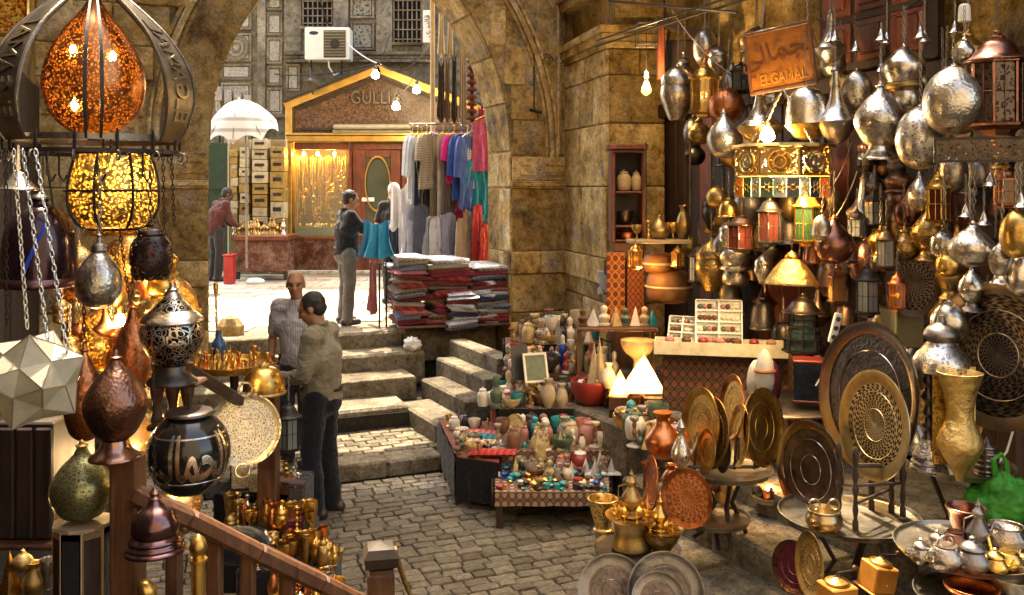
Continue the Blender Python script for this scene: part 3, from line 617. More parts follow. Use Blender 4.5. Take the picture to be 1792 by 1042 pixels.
for i in range(26):
    x = 520+i*3.4; y0 = 272+rnd.uniform(0, 6); y1 = rnd.choice((330, 345, 372, 388))+rnd.uniform(-9, 6); jew.append(('gold_chain', tube([P(x+rnd.uniform(-.6, .6), y0+(y1-y0)*j/6, SD+.45+rnd.uniform(-.02, .02)) for j in range(7)], rnd.uniform(.008, .018), 5)))
for i, (n_, g) in enumerate(jew): wp(n_, g, (brass, brassdull, copperdark, brass)[i % 4], kio)
for i in range(34):
    p = P(519+rnd.uniform(0, 86), 396+rnd.uniform(-3, 1), SD+.2); wp('trinket', mv(ell(.03, .03, .03, 8, 6), *p), rnd.choice((silver, brass, ivory)), kio)
for i in range(40):
    p = P(522+rnd.uniform(0, 82), rnd.uniform(300, 385), SD+rnd.uniform(.25, .6)); r_ = rnd.uniform(.03, .07); wp('necklace', xf(sca(ring(r_, .008, 0, 14, 4), 1, 1.3, 1), Matrix.Translation(p) @ Matrix.Rotation(pi/2, 4, 'X')), rnd.choice((brass, silver, copper, brassdull)), kio)
for x in (532, 556, 585): wp('bulb', mv(ell(.035, .035, .045, 10, 8), *P(x, 270, SD+.35)), emit('shop_bulb', (1, .72, .25), 20), kio)
for x in (540, 575): point('shop_light', P(x, 275, SD+.3), 6, (1, .66, .22), .05)
door = wp('door', join(pb(617, 640, 263, 474, SD+.02, .06), pb(683, 701, 263, 474, SD+.02, .06), pb(640, 683, 263, 276, SD+.02, .06), pb(640, 683, 418, 474, SD+.02, .06), pb(640, 683, 385, 390, SD+.02, .06)), woodred, kio, ang=25)
wp('pane', pb(640, 683, 276, 418, SD+.05, .006, 0), glass('dark_glass', (.05, .07, .06), .05, .75), door, smooth=False)
mk('oval_trim', xf(sca(ring(1, .06, 0, 28), .25, .55, .5), Matrix.Translation(P(661, 322, SD)-door.location-kio.location) @ Matrix.Rotation(pi/2, 4, 'X')), gold, door)
wp('notice', pb(633, 655, 346, 353, SD+.0, .01), whiteplastic, door, smooth=False)
wp('door_side', join(pb(704, 830, 263, 474, SD+.1, .06)), M('orange_wood', (.38, .13, .03), .5), kio, ang=25)
# bare bulbs on a wire in front of the gable
for i, (x, y, where) in enumerate(((657, 131, 'highest of three, at the peak of the gable'), (729, 157, 'nearest the clothes pole'), (693, 186, 'lowest of three, beside the sign letters'))):
    b = thing('light_bulb', 'glowing bare bulb on a wire, '+where, 'light bulb', P(x, y-10, 16.5), group='bare bulbs before the gable')
    wp('glass', mv(lathe([(0, -.075), (.06, -.05), (.07, 0), (.035, .06), (.03, .08)], 16), *P(x, y, 16.5)), emit('bulb_glow', (1, .86, .6), 45), b)
    wp('socket', mv(lathe([(.032, .08), (.036, .1), (.03, .15), (.0, .16)], 12), *P(x, y, 16.5)), iron, b)
    wp('cord', tube(sag(P(x, y-14, 16.5), P((682, 745, 745)[i], (60, 92, 92)[i], 16.7), .12), .008, 4), iron, b)
    point('bulb_light', P(x, y+2, 16.35), 4, (1, .75, .4), .05)
for i, (a, b, s, lab) in enumerate(((P(480, 130, 19.5), P(655, 112, 18.2), .1, 'thin cable along the left roof slope of the gable'), (P(612, 80, 19.6), P(668, 114, 18.2), .05, 'pale cable slanting from the air conditioner to the gable peak'), (P(668, 114, 18.2), P(757, 70, 17), .3, 'sagging cable from the gable peak to the clothes pole'), (P(560, 0, 19), P(575, 45, 19.5), .0, 'cable dropping to the air conditioner from above'))):
    mk('cable', tube([p-a for p in sag(a, b, s)], .014, 4), whiteplastic if i == 1 else iron, None, a, label=lab, cat='cable')
lamp_ = thing('flood_lamp', 'small grey floodlight on the left slope of the gable roof', 'floodlight', P(545, 160, 18.0))
wp('housing', join(xf(lathe([(.05, 0), (.12, .16), (.13, .18), (0, .17)], 14), Matrix.Translation(P(545, 140, 18.0)) @ Matrix.Rotation(2.4, 4, 'X'))), pewter, lamp_); wp('arm', tube([P(543, 120, 18.2), P(545, 140, 18.05), P(548, 165, 18.2)], .02), iron, lamp_)

# ================================================================== stall left of the shop, umbrella
UD = 15.8
um = thing('market_umbrella', 'white scalloped market umbrella with grey bands over the left stall', 'umbrella', P(420, 470, UD))
cu = P(420, 190, UD); R_ = S(63, UD); v, f = [], []
tilt = Matrix.Translation(cu) @ Matrix.Rotation(math.radians(24), 4, 'X')
nr, ns = 8, 48
for j in range(nr+1):
    q = j/nr
    for i in range(ns):
        a = 2*pi*i/ns; sc_ = abs(math.sin(a*4)); r = R_*q*(1-.06*sc_*q); z = .13-.42*q*q-.13*(1-sc_)*q**3; v.append((r*math.cos(a), r*math.sin(a), z))
for j in range(nr):
    for i in range(ns): f.append((j*ns+i, j*ns+(i+1) % ns, (j+1)*ns+(i+1) % ns, (j+1)*ns+i))
def umb_mat():
    m, n, b = base_mat('umbrella_cloth'); tc = nd(n, 'ShaderNodeTexCoord'); sx = nd(n, 'ShaderNodeSeparateXYZ'); n.links.new(tc.outputs['Generated'], sx.inputs[0])
    ml = nd(n, 'ShaderNodeMath', operation='MULTIPLY'); ml.inputs[1].default_value = 26; n.links.new(sx.outputs[2], ml.inputs[0]); s_ = nd(n, 'ShaderNodeMath', operation='SINE'); n.links.new(ml.outputs[0], s_.inputs[0])
    n.links.new(ramp(n, s_.outputs[0], [(.3, (.62, .62, .62)), (.75, (.34, .34, .33))]), b.inputs['Base Color']); b.inputs['Roughness'].default_value = .8; return m
can = wp('canopy', xf((v, f), tilt), umb_mat(), um, ang=20)
wp('pole', tube([P(432, 470, UD), P(430, 200, UD)], .022, 8), ironbright, um)
for i in range(8):
    a = 2*pi*i/8; wp('rib', xf(tube([(0, 0, .1), (R_*.5*math.cos(a), R_*.5*math.sin(a), .01), (R_*.97*math.cos(a), R_*.97*math.sin(a), -.33)], .007, 4), tilt), ironbright, can)
wp('finial', xf(lathe([(.02, .12), (.02, .17), (0, .2)], 8), tilt), whiteplastic, um)
TD = 16.8
goldbox = M('gold_card', (.33, .22, .07), .45, .4, .5, 14); palebox = M('pale_card', (.44, .37, .24), .6, 0, .4, 14)
ctr = thing('stall_counter', 'low red marble stall counter with brass goods below the umbrella', 'counter', P(455, 490, TD))
wp('front_panel', pb(412, 502, 422, 476, TD, .6), redmarble, ctr, ang=25); wp('top', pb(404, 504, 412, 422, TD-.1, .8, .02), woodred, ctr, ang=25)
for x in (415, 499): wp('leg', pb(x-3, x+3, 476, 490, TD+.02, .1), wooddark, ctr, ang=25)
shf = thing('display_rack', 'tall pale rack of stacked boxes behind the stall counter', 'rack', P(455, 480, TD+.75))
wp('back', pb(398, 502, 245, 480, TD+1.0, .05), M('rack_back', (.3, .22, .1), .7), shf, smooth=False)
for x in (400, 438, 470, 500): wp('upright', pb(x-1.5, x+1.5, 245, 480, TD+.9, .06), palebox, shf, ang=25)
k_ = 0
for (xa, xb, y0, y1, hh) in ((402, 416, 262, 400, 12), (418, 436, 256, 404, 16), (440, 468, 250, 404, 21), (472, 498, 262, 404, 26)):
    y = y1; nb = 1
    while y > y0+4:
        h = hh*rnd.uniform(.75, 1.25); k_ += 1
        bmx = rnd.choice((goldbox, palebox, goldbox)); b = thing('goods_box', '%s card box, %s from the bottom of the %s column in the stall rack' % ('gold' if bmx is goldbox else 'pale', ordn[nb-1], {402: 'leftmost', 418: 'second', 440: 'third', 472: 'rightmost'}[xa]), 'box', P((xa+xb)/2, y, TD+.6), group='boxes on the stall rack'); nb += 1
        wp('carton', pb(xa+rnd.uniform(0, 2), xb-rnd.uniform(0, 2), y-h+1, y, TD+.6+rnd.uniform(-.05, .05), .3, .006), bmx, b, ang=25)
        if h > 19 or (h > 13 and k_ % 3 == 0): wp('window', pb(xa+5, xb-6, y-h*.65, y-h*.4, TD+.535, .02), iron, b, ang=25)
        y -= h
for i in range(16):
    x = 412+i*5.6; h = rnd.uniform(.12, .3); g = lathe([(.05, 0), (.06, .02), (.03, .3), (.055, .55), (.02, .85), (.03, 1), (0, 1.04)], 12, 1, h)
    mk('brass_ornament', g, rnd.choice((brass, brassdull, silver)), None, P(x, 412, TD+.05+rnd.uniform(0, .3)), label='tiny brass ornament on the red stall counter', cat='ornament', group='ornaments on the stall counter').location.z = P(0, 412, TD-.1).z
mk('crumpled_paper', xf(ell(1, 1, 1, 14, 9), Matrix.Diagonal((.17, .12, .07, 1))), whiteplastic, None, P(447, 493, TD-.5), label='crumpled white paper bag on the street before the counter', cat='bag')
mk('plastic_crate', join(cbox(.16, .2, .5, 0, .01), cbox(.2, .24, .03, .5, .01)), M('red_plastic', (.4, .02, .02), .4), None, P(402, 497, TD-.5), label='red upright box beside the man in maroon', cat='crate', smooth=False)
mk('green_awning', join(pb(362, 398, 250, 330, TD+2.2, .05), pb(340, 400, 330, 480, TD+2.3, .05)), M('dark_green', (.015, .04, .015), .7), None, label='dark green shutter at the far left of the street', cat='shutter', smooth=False)
# loaf-shaped stone on the street edge
mk('stone_block', xf(ell(.17, .12, .17, 7, 5), Matrix.Identity(4)), ochre, None, P(403, 590, 10.6)+Vector((0, 0, .08)), label='rough brown stone lump on the edge of the street', cat='stone', smooth=False)
# ================================================================== people
def capsule(p0, p1, r0, r1, seg=12, fl=1.0, ax=None):
    """tapered limb between two joints; fl flattens it along ax"""
    p0, p1 = Vector(p0), Vector(p1); d_ = p1-p0; L = d_.length; prof = []
    for i in range(5): a = -pi/2+pi/2*i/4; prof.append((r0*math.cos(a), r0*math.sin(a)))
    for i in range(1, 4): q = i/4; prof.append((r0+(r1-r0)*q, L*q))
    for i in range(5): a = pi/2*i/4; prof.append((r1*math.cos(a), L+r1*math.sin(a)))
    g = lathe(prof, seg, k=0); q = d_.to_track_quat('Z', 'Y').to_matrix().to_4x4(); return xf(g, Matrix.Translation(p0) @ q)
def blob(c, rx, ry, rz, R=None):
    m = Matrix.Translation(Vector(c)) @ (R.to_4x4() if R is not None else Matrix.Identity(4)); return xf(ell(rx, ry, rz, 16, 12), m)
def remesh(o, vox, sm=6, fac=.5):
    m = o.modifiers.new('r', 'REMESH'); m.mode = 'VOXEL'; m.voxel_size = vox; m.use_smooth_shade = True
    s = o.modifiers.new('s', 'SMOOTH'); s.iterations = sm; s.factor = fac
def folds(o, st=.02, size=.12):
    tx = bpy.data.textures.new('folds', 'CLOUDS'); tx.noise_scale = size; tx.noise_depth = 3; d = o.modifiers.new('d', 'DISPLACE'); d.texture = tx; d.strength = st; d.mid_level = .5; d.texture_coords = 'GLOBAL'
skin = M('skin', (.36, .17, .09), .5, 0, .15, 14); skinlight = M('light_skin', (.5, .28, .19), .5, 0, .12, 14)
hairblack = M('black_hair', (.012, .009, .008), .55, 0, .3, 60, .5, 200); hairgrey = M('grey_hair', (.5, .48, .46), .7, 0, .3, 60, .5, 200)
eyem = M('eye_dark', (.012, .009, .008), .2)
def hand(wr, fwd, up, s=1.0, curl=.5):
    """palm with five separate bent fingers"""
    wr, f, u = Vector(wr), Vector(fwd).normalized(), Vector(up).normalized(); side = f.cross(u).normalized(); u = side.cross(f); g = [capsule(wr, wr+f*.05*s, .024*s, .03*s, 8), capsule(wr+f*.04*s+side*.022*s, wr+f*.085*s+side*.024*s, .02*s, .016*s, 8), capsule(wr+f*.04*s-side*.02*s, wr+f*.08*s-side*.024*s, .02*s, .016*s, 8)]
    for i, (o_, L) in enumerate(((-.033, .062), (-.011, .075), (.011, .08), (.033, .07))):
        p = wr+f*.085*s+side*o_*s; q = p+(f*(1-curl*.5)-u*curl*.6).normalized()*L*.5*s; r = q+(f*(1-curl*1.3)-u*curl*1.3).normalized()*L*.5*s
        g += [capsule(p, q, .0105*s, .0095*s, 7), capsule(q, r, .0095*s, .008*s, 7)]
    p = wr+f*.03*s+side*.03*s; q = p+(f*.6+side*.8).normalized()*.04*s; g += [capsule(p, q, .013*s, .0115*s, 7), capsule(q, q+(f*.95+side*.2-u*.2).normalized()*.035*s, .011*s, .009*s, 7)]
    return g
def head_geo(c, look, s=1.0):
    """skull, jaw, nose, brow, lips and ears; returns geometry and the head's rotation"""
    y = Vector(look).normalized(); x = y.cross(Vector((0, 0, 1))).normalized(); z = x.cross(y); R = Matrix((x, y, z)).transposed(); c = Vector(c)
    L = lambda a, b, d_: c+R @ Vector((a*s, b*s, d_*s)); B = lambda p, a, b, d_: blob(L(*p), a*s, b*s, d_*s, R)
    g = [B((0, -.012, .03), .077, .096, .092), B((0, .028, -.03), .06, .07, .085), B((0, .045, -.085), .038, .04, .032), B((0, .06, .035), .058, .038, .03),
         capsule(L(0, .092, .02), L(0, .112, -.022), .010*s, .0155*s, 8), B((.012, .1, -.026), .011, .013, .01), B((-.012, .1, -.026), .011, .013, .01), B((0, .09, -.052), .024, .014, .007), B((0, .088, -.062), .021, .013, .007),
         B((.04, .06, -.015), .024, .03, .024), B((-.04, .06, -.015), .024, .03, .024), B((.078, -.01, -.005), .01, .022, .033), B((-.078, -.01, -.005), .01, .022, .033)]
    return g, R, L
def person(label, base, J, look, shirt, trousers, shoes, skinm, hair, sleeve=1.0, s=1.0, bald=False, scarf=False, hs=1.0, vox=.0115, extra_fold=.03):
    """J: joints relative to the base point: hip, chest, neck, head, and l/r shoulder, elbow, wrist, knee, ankle, plus hand directions"""
    t = thing('person', label, 'person', base); j = {k: Vector(v)*s for k, v in J.items() if k not in ('lh', 'rh', 'toe')}; toe = Vector(J['toe']).normalized()
    hg, R, L = head_geo(j['head'], look, hs*s); g = list(hg)
    g += [capsule(j['neck'], j['head']+Vector((0, 0, -.03)), .056*s, .054*s, 12), capsule(j['hip'], j['chest'], .105*s, .105*s), capsule(j['chest'], j['neck']-Vector((0, 0, .03)), .1*s, .05*s)]
    sh = []
    for d_ in 'lr':
        g += [capsule(j[d_+'s'], j[d_+'e'], .042*s, .04*s), capsule(j[d_+'e'], j[d_+'w'], .04*s, .027*s), capsule(j[d_+'hip'], j[d_+'k'], .075*s, .052*s), capsule(j[d_+'k'], j[d_+'a'], .052*s, .036*s)]
        g += hand(j[d_+'w'], J[d_+'h'][0], J[d_+'h'][1], s, J[d_+'h'][2])
    b = mk('body', join(*g), skinm, t); remesh(b, .008*s, 3)
    # eyes
    for sx in (-1, 1):
        mk('eye', blob(L(sx*.031, .083, .008), .012*s, .008*s, .0075*s, R), eyem, b); mk('eyebrow', xf(capsule((-.018, 0, 0), (.018, 0, 0), .005, .004, 6), Matrix.Translation(L(sx*.033, .088, .03)) @ R.to_4x4()), hairgrey if scarf else hairblack, b)
    # shirt
    g = [capsule(j['hip']+Vector((0, 0, .02)), j['chest'], .15*s, .158*s, 16), capsule(j['chest'], j['neck']-Vector((0, 0, .05)), .15*s, .085*s, 16), blob(j['hip']-Vector((0, 0, .02)), .165*s, .14*s, .1*s)]
    sv = (j['rs']-j['ls']); 
    g += [capsule(j['ls'], j['rs'], .082*s, .082*s), capsule(j['chest']-sv*.25, j['chest']+sv*.25, .13*s, .13*s)]
    for d_ in 'lr':
        e = j[d_+'e']; g.append(capsule(j[d_+'s'], e if sleeve > .6 else j[d_+'s'].lerp(e, .72), .072*s, .062*s))
        if sleeve > .6: g.append(capsule(e, e.lerp(j[d_+'w'], .9 if sleeve > .9 else .4), .062*s, .05*s))
    o = mk('shirt', join(*g), shirt, t); remesh(o, vox*s, 5); folds(o, extra_fold*s, .11)
    mk('collar', xf(ring(.068*s, .018*s, 0, 18, 6), Matrix.Translation(j['neck']+Vector((0, 0, -.005))) @ (j['head']-j['neck']).to_track_quat('Z', 'Y').to_matrix().to_4x4()), shirt, o)
    # trousers
    g = [blob(j['hip']-Vector((0, 0, .06)), .165*s, .135*s, .12*s)]
    for d_ in 'lr': g += [capsule(j[d_+'hip'], j[d_+'k'], .1*s, .08*s), capsule(j[d_+'k'], j[d_+'a']+Vector((0, 0, -.02)), .08*s, .07*s)]
    o2 = mk('trousers', join(*g), trousers, t); remesh(o2, vox*s, 4); folds(o2, .03*s, .13)
    mk('belt', xf(sca(ring(1, .12, 0, 24, 6), .15*s, .125*s, .15*s), Matrix.Translation(j['hip']+Vector((0, 0, .045)))), wooddark, o2)
    for d_ in 'lr':
        a = j[d_+'a']; o3 = mk('shoe', join(capsule(Vector((a.x, a.y, .045))-toe*.05, Vector((a.x, a.y, .04))+toe*.14, .045*s, .04*s), capsule(Vector((a.x, a.y, .06)), Vector((a.x, a.y, .11)), .045*s, .04*s)), shoes, t)
    if hair:
        c = 1.0
        if bald: g = [blob(L(0, -.03, .0), .081*s, .085*s, .055*s, R)]
        elif scarf: g = [blob(L(0, -.02, .035), .088*s, .102*s, .1*s, R), blob(L(0, -.04, -.07), .085*s, .08*s, .08*s, R)]
        else: g = [blob(L(0, -.027, .043), .083*s, .097*s, .089*s, R), blob(L(0, -.055, -.01), .075*s, .06*s, .065*s, R), blob(L(.066, -.005, .03), .016*s, .04*s, .045*s, R), blob(L(-.066, -.005, .03), .016*s, .04*s, .045*s, R)]
        h = mk('headscarf' if scarf else 'hair', join(*g), hair, t); remesh(h, .009*s, 3)
        if not scarf: folds(h, .012*s, .03)
    return t
def stand(hip_w=.09, lean=(0, 0, 0), **k):
    """upright joints facing +y, feet together, to be overridden"""
    J = dict(hip=(0, 0, .93), chest=(0, 0, 1.22), neck=(0, 0, 1.45), head=(0, .02, 1.585), ls=(-.175, 0, 1.385), rs=(.175, 0, 1.385), le=(-.22, -.02, 1.1), re=(.22, -.02, 1.1), lw=(-.22, .06, .86), rw=(.22, .06, .86),
             lhip=(-hip_w, 0, .9), rhip=(hip_w, 0, .9), lk=(-.1, .02, .5), rk=(.1, .02, .5), la=(-.1, -.02, .09), ra=(.1, -.02, .09), lh=((0, .2, -1), (1, 0, 0), .4), rh=((0, .2, -1), (-1, 0, 0), .4), toe=(0, 1, 0)); J.update(k); return J
def turn(J, a, only=None):
    R = Matrix.Rotation(a, 3, 'Z'); o = {}
    for k, v in J.items():
        o[k] = (R @ Vector(v[0]), R @ Vector(v[1]), v[2]) if k in ('lh', 'rh') else R @ Vector(v)
    return o
olive = cloth('olive_shirt', (.24, .21, .135), var=.3); jeans = cloth('dark_jeans', (.012, .013, .019), var=.4)
stripe = cloth('striped_shirt', (.62, .57, .53), stripe=(.3, .25, .24), scale=22, axis='X')
greytr = cloth('grey_trousers', (.15, .135, .11), var=.35); blacktee = cloth('black_tee', (.016, .015, .016)); maroon = cloth('maroon_jacket', (.10, .03, .028), var=.3); darktr = cloth('dark_trousers', (.035, .032, .035))
# man in the olive shirt, in profile facing left, arm reaching to the tray
J = turn(stand(ls=(-.17, .01, 1.38), rs=(.17, .01, 1.38), le=(-.22, .04, 1.1), lw=(-.13, .27, 1.06), re=(.21, -.02, 1.1), rw=(.19, .16, .93), head=(0, .075, 1.57), neck=(0, .02, 1.45), chest=(0, 0, 1.2), lh=((.1, 1, -.1), (0, 0, 1), .6), rh=((0, .6, -.8), (-1, 0, 0), .6), lk=(-.09, .05, .5), la=(-.09, .0, .09), rk=(.1, .0, .5), ra=(.1, -.06, .09)), math.radians(78))
b = PZ(562, 902, 0.02)
person('man in an olive shirt and dark jeans standing beside the brass goods, looking down', b, J, (-.94, .1, -.42), olive, jeans, M('brown_shoe', (.045, .026, .022), .45), skin, hairblack, s=1.035, extra_fold=.035)
# bald man in the striped shirt behind him, facing us
J = turn(stand(le=(-.235, -.0, 1.1), lw=(-.2, .1, .87), re=(.235, 0, 1.1), rw=(.2, .1, .87), head=(0, .03, 1.59)), math.radians(168))
b = PZ(520, 812, .16); b.z = .16
person('balding man in a striped shirt behind the man in olive', b, J, (.12, -1, -.12), stripe, darktr, M('black_shoe', (.02, .018, .018), .4), skin, hairgrey, sleeve=.5, s=1.0, bald=True)
# man in the black T-shirt with the blue cloth, profile facing right
b = PZ(607, 568, .9)
J = turn(stand(ls=(-.17, .0, 1.38), rs=(.17, 0, 1.38), le=(-.2, .22, 1.16), lw=(-.1, .46, 1.14), re=(.2, .24, 1.12), rw=(.06, .5, 1.06), head=(0, .05, 1.575), lh=((.2, 1, 0), (0, 0, 1), .8), rh=((-.2, 1, 0), (0, 0, 1), .8), lk=(-.13, .03, .5), la=(-.13, -.01, .09), rk=(.1, .0, .5), ra=(.11, -.03, .09)), math.radians(-62))
person('man in a black T-shirt and grey trousers holding up a blue cloth', b, J, (.86, .35, -.3), blacktee, greytr, MATS['black_shoe'], skin, hairblack, sleeve=.5, s=.985)
def draped(cx, cy, cz, w_, h_, fold, seed=0, dir_=(1, 0)):
    """a hand-held or hung cloth: two-sided sheet with thickness and vertical folds"""
    r = random.Random(seed); ph = r.uniform(0, 6); v, f = [], []; nx, nz = 20, 14; dx, dy = dir_
    for side_ in (-1, 1):
        for j in range(nz+1):
            q = j/nz
            for i in range(nx+1):
                a = i/nx-.5; wv = fold*(math.sin(a*17+ph+q)+.5*math.sin(a*31+ph*2-q*2))*(.35+q)+.006*side_
                x = a*w_*(1-.18*math.sin(q*pi))*(.75+.4*q); v.append((cx+x*dx-wv*dy, cy+x*dy+wv*dx, cz-q*h_-.06*h_*math.cos(a*6)))
    n = (nx+1)*(nz+1)
    for s_ in (0, 1):
        for j in range(nz):
            for i in range(nx):
                a = s_*n+j*(nx+1)+i; q = (a, a+1, a+nx+2, a+nx+1); f.append(q if s_ else q[::-1])
    return v, f
bp = P(660, 392, 11.0)
mk('cloth', draped(0, 0, 0, .44, .42, .05, 3, (.96, -.2)), cloth('blue_cloth', (.03, .33, .55)), None, bp+Vector((0, 0, .02)), label='bright blue cloth held up by the man in the black T-shirt', cat='cloth')
mk('trouser_sample', draped(0, 0, 0, .2, .5, .04, 8, (.9, .1)), cloth('navy_cloth', (.02, .025, .06)), None, P(688, 402, 11.3), label='dark navy garment held beside the blue cloth', cat='garment')
# stall keeper with white head covering and a white garment
b = P(690, 470, 13.6); b.z = .9
J = turn(stand(le=(-.24, .1, 1.12), lw=(-.06, .28, 1.1), re=(.24, .08, 1.1), rw=(.02, .3, 1.02), lh=((.6, .6, .2), (0, 0, 1), .6), rh=((-.5, .7, .1), (0, 0, 1), .6)), math.radians(160))
person('stall keeper in a white head covering and black T-shirt behind the textiles', b, J, (-.1, -1, -.15), blacktee, darktr, MATS['black_shoe'], skinlight, M('white_scarf', (.7, .66, .62), .8), sleeve=.5, s=1.04, scarf=True)
mk('white_garment', draped(0, 0, 0, .42, 1.0, .04, 5, (.9, -.3)), cloth('white_cloth', (.56, .55, .56)), None, P(700, 325, 12.9), label='white garment held up by the stall keeper', cat='garment')
# man in maroon at the left edge of the opening, seen from behind, bending
b = PZ(378, 492, .9)
J = turn(stand(chest=(0, .04, 1.2), neck=(0, .13, 1.42), head=(0, .22, 1.53), ls=(-.17, .1, 1.36), rs=(.17, .1, 1.36), le=(-.2, .2, 1.1), lw=(-.12, .4, .98), re=(.22, .16, 1.1), rw=(.15, .36, .95), lh=((0, 1, -.2), (0, 0, 1), .5), rh=((0, 1, -.2), (0, 0, 1), .5)), math.radians(-45))
person('man in a maroon jacket bending over the stall under the umbrella', b, J, (.8, .5, -.45), maroon, darktr, MATS['black_shoe'], M('dark_skin', (.12, .055, .03), .5), hairblack, s=1.03)

# ================================================================== clothes rail, hanging bags, textile stacks
CDp = 12.4
pole = thing('clothes_pole', 'pale wooden pole holding up the clothes rail', 'pole', P(757, 480, CDp+.4)); pole.location.z = .9
wp('shaft', tube([(P(757, 400, CDp+.4).x, CDp+.4, .9), P(757, -60, CDp+.4)], .035, 10), woodpale, pole)
wp('stay', tube([P(757, 60, CDp+.4), P(757, 40, CDp+1.4)], .015, 6), woodpale, pole)
rail = mk('clothes_rail', tube([Vector((0, 0, 0)), P(870, 216, CDp)-P(716, 218, CDp)], .014, 8), ironbright, None, P(716, 218, CDp), label='thin steel rail carrying the row of hanging clothes', cat='rail')
def garment(x, y0, y1, col, label, d=CDp, wd=.5, rz=1.15, sleeves=True, seed=0, name='hanging_garment', hanger=True):
    H = S(y1-y0, d); r = random.Random(seed); t = thing(name, label, 'garment', P(x, y0, d), rz, group='clothes on the rail')
    def body(w0, w1, h0, h1, th, ph):
        v, f = [], []; nx, nz = 14, 12
        for s_ in (-1, 1):
            for j in range(nz+1):
                q = j/nz
                for i in range(nx+1):
                    a = i/nx-.5; e = math.sqrt(max(0, 1-(2*a)**2)); ww = w0+(w1-w0)*q
                    v.append((a*ww, s_*th*e*(.4+.6*q)+.03*math.sin(a*(13+6*math.sin(ph))+ph+q*2.5+1.2*math.sin(q*5+ph))*(.3+q)*e+.012*math.sin(a*37+q*9+ph)*e, -h0-(h1-h0)*q-(.35*abs(a)*ww*(1-q))+.015*math.sin(a*23+ph)*q))
        n = (nx+1)*(nz+1)
        for s_ in (0, 1):
            for j in range(nz):
                for i in range(nx): k = s_*n+j*(nx+1)+i; q = (k, k+1, k+nx+2, k+nx+1); f.append(q[::-1] if s_ else q)
        for i in range(nx): k = nz*(nx+1)+i; f.append((k, k+1, n+k+1, n+k))
        return v, f
    mk('fabric', body(wd*.85, wd, .05, H, .045, r.uniform(0, 6)), col, t)
    if sleeves:
        for s_ in (-1, 1): mk('sleeve', xf(tube([(s_*wd*.38, 0, -.1), (s_*wd*.5, .0, -.2), (s_*wd*.56, .01, -.42), (s_*wd*.55, .03, -.62 if H > .8 else -.4)], [.05, .065, .06, .05], 8), Matrix.Identity(4)), col, t)
    if hanger: mk('hanger', join(tube([(-wd*.38, 0, -.09), (0, 0, -.02), (wd*.38, 0, -.09)], .008, 5), tube([(0, 0, -.02), (0, 0, .02), (.02, 0, .05), (0, 0, .075), (-.02, 0, .06)], .005, 5)), rnd.choice((M('yellow_plastic', (.6, .4, .04), .4), whiteplastic, M('purple_plastic', (.15, .08, .35), .4))), t)
    return t
row1 = ((722, 228, 350, (.62, .64, .68), 'white long-sleeved shirt, leftmost on the clothes rail'), (731, 230, 400, (.5, .55, .62), 'pale grey shirt beside the white one on the rail'), (738, 232, 425, (.025, .03, .06), 'navy shirt near the left end of the clothes rail'), (747, 228, 330, (.5, .42, .3), 'beige patterned shirt left of the middle of the rail'),
        (755, 228, 420, (.04, .035, .03), 'black garment hanging between two beige shirts'), (765, 228, 415, (.42, .32, .2), 'tan robe hanging in the middle of the rail'), (775, 228, 410, (.55, .47, .36), 'cream robe right of the tan robe'), (785, 232, 405, (.1, .07, .05), 'dark brown garment left of the pink one'),
        (795, 228, 320, (.62, .02, .2), 'bright pink shirt on the clothes rail'), (800, 300, 420, (.32, .02, .06), 'crimson trousers below the pink shirt'), (808, 228, 350, (.02, .07, .28), 'royal blue shirt right of the pink one'), (818, 230, 365, (.06, .11, .32), 'mid blue shirt with white collar on the rail'),
        (826, 226, 330, (.6, .6, .62), 'white patterned scarf between blue and teal'), (838, 270, 385, (.01, .24, .33), 'teal T-shirt at the right end of the rail'), (848, 200, 300, (.5, .1, .25), 'rose pink garment against the arch jamb'))
for i, (x, y0, y1, c, lab) in enumerate(row1): garment(x, y0, y1, cloth('gar%d' % i, c, stripe=dk(c, .45) if i in (3, 5, 12) else dk(c, 1.5) if i in (7, 9) else None, scale=14, axis='Z' if i in (3, 12) else 'X'), lab, CDp+rnd.uniform(-.12, .12), rnd.uniform(.36, .46), rnd.uniform(1.0, 1.35) if i < 13 else .7, i in (0, 1, 3, 8, 10, 11, 13), i)
row2 = ((716, 350, 450, (.55, .56, .62), 'pale lilac shirt at the left of the lower row'), (727, 375, 455, (.5, .52, .58), 'light grey jacket in the lower clothes row'), (737, 350, 450, (.08, .09, .12), 'charcoal garment between pale ones in the lower row'), (750, 370, 455, (.58, .57, .6), 'white folded trousers in the lower row, leftmost of three'), (762, 372, 456, (.52, .51, .53), 'white folded trousers in the lower row, middle of three'), (773, 370, 455, (.6, .58, .6), 'white folded trousers in the lower row, rightmost of three'), (786, 365, 455, (.25, .25, .32), 'slate grey garment right of the white trousers'),
        (806, 375, 470, (.42, .31, .19), 'khaki shorts hanging in the lower row'), (818, 362, 465, (.36, .26, .15), 'brown tan garment beside the khaki shorts'), (836, 350, 490, (.5, .03, .02), 'long red garment hanging at the arch jamb'), (848, 385, 480, (.55, .05, .02), 'orange red cloth behind the long red garment'))
for i, (x, y0, y1, c, lab) in enumerate(row2): garment(x, y0, y1, cloth('garb%d' % i, c), lab, CDp-.35+rnd.uniform(-.1, .1), rnd.uniform(.3, .4), rnd.uniform(.9, 1.3), False, 40+i, hanger=False)
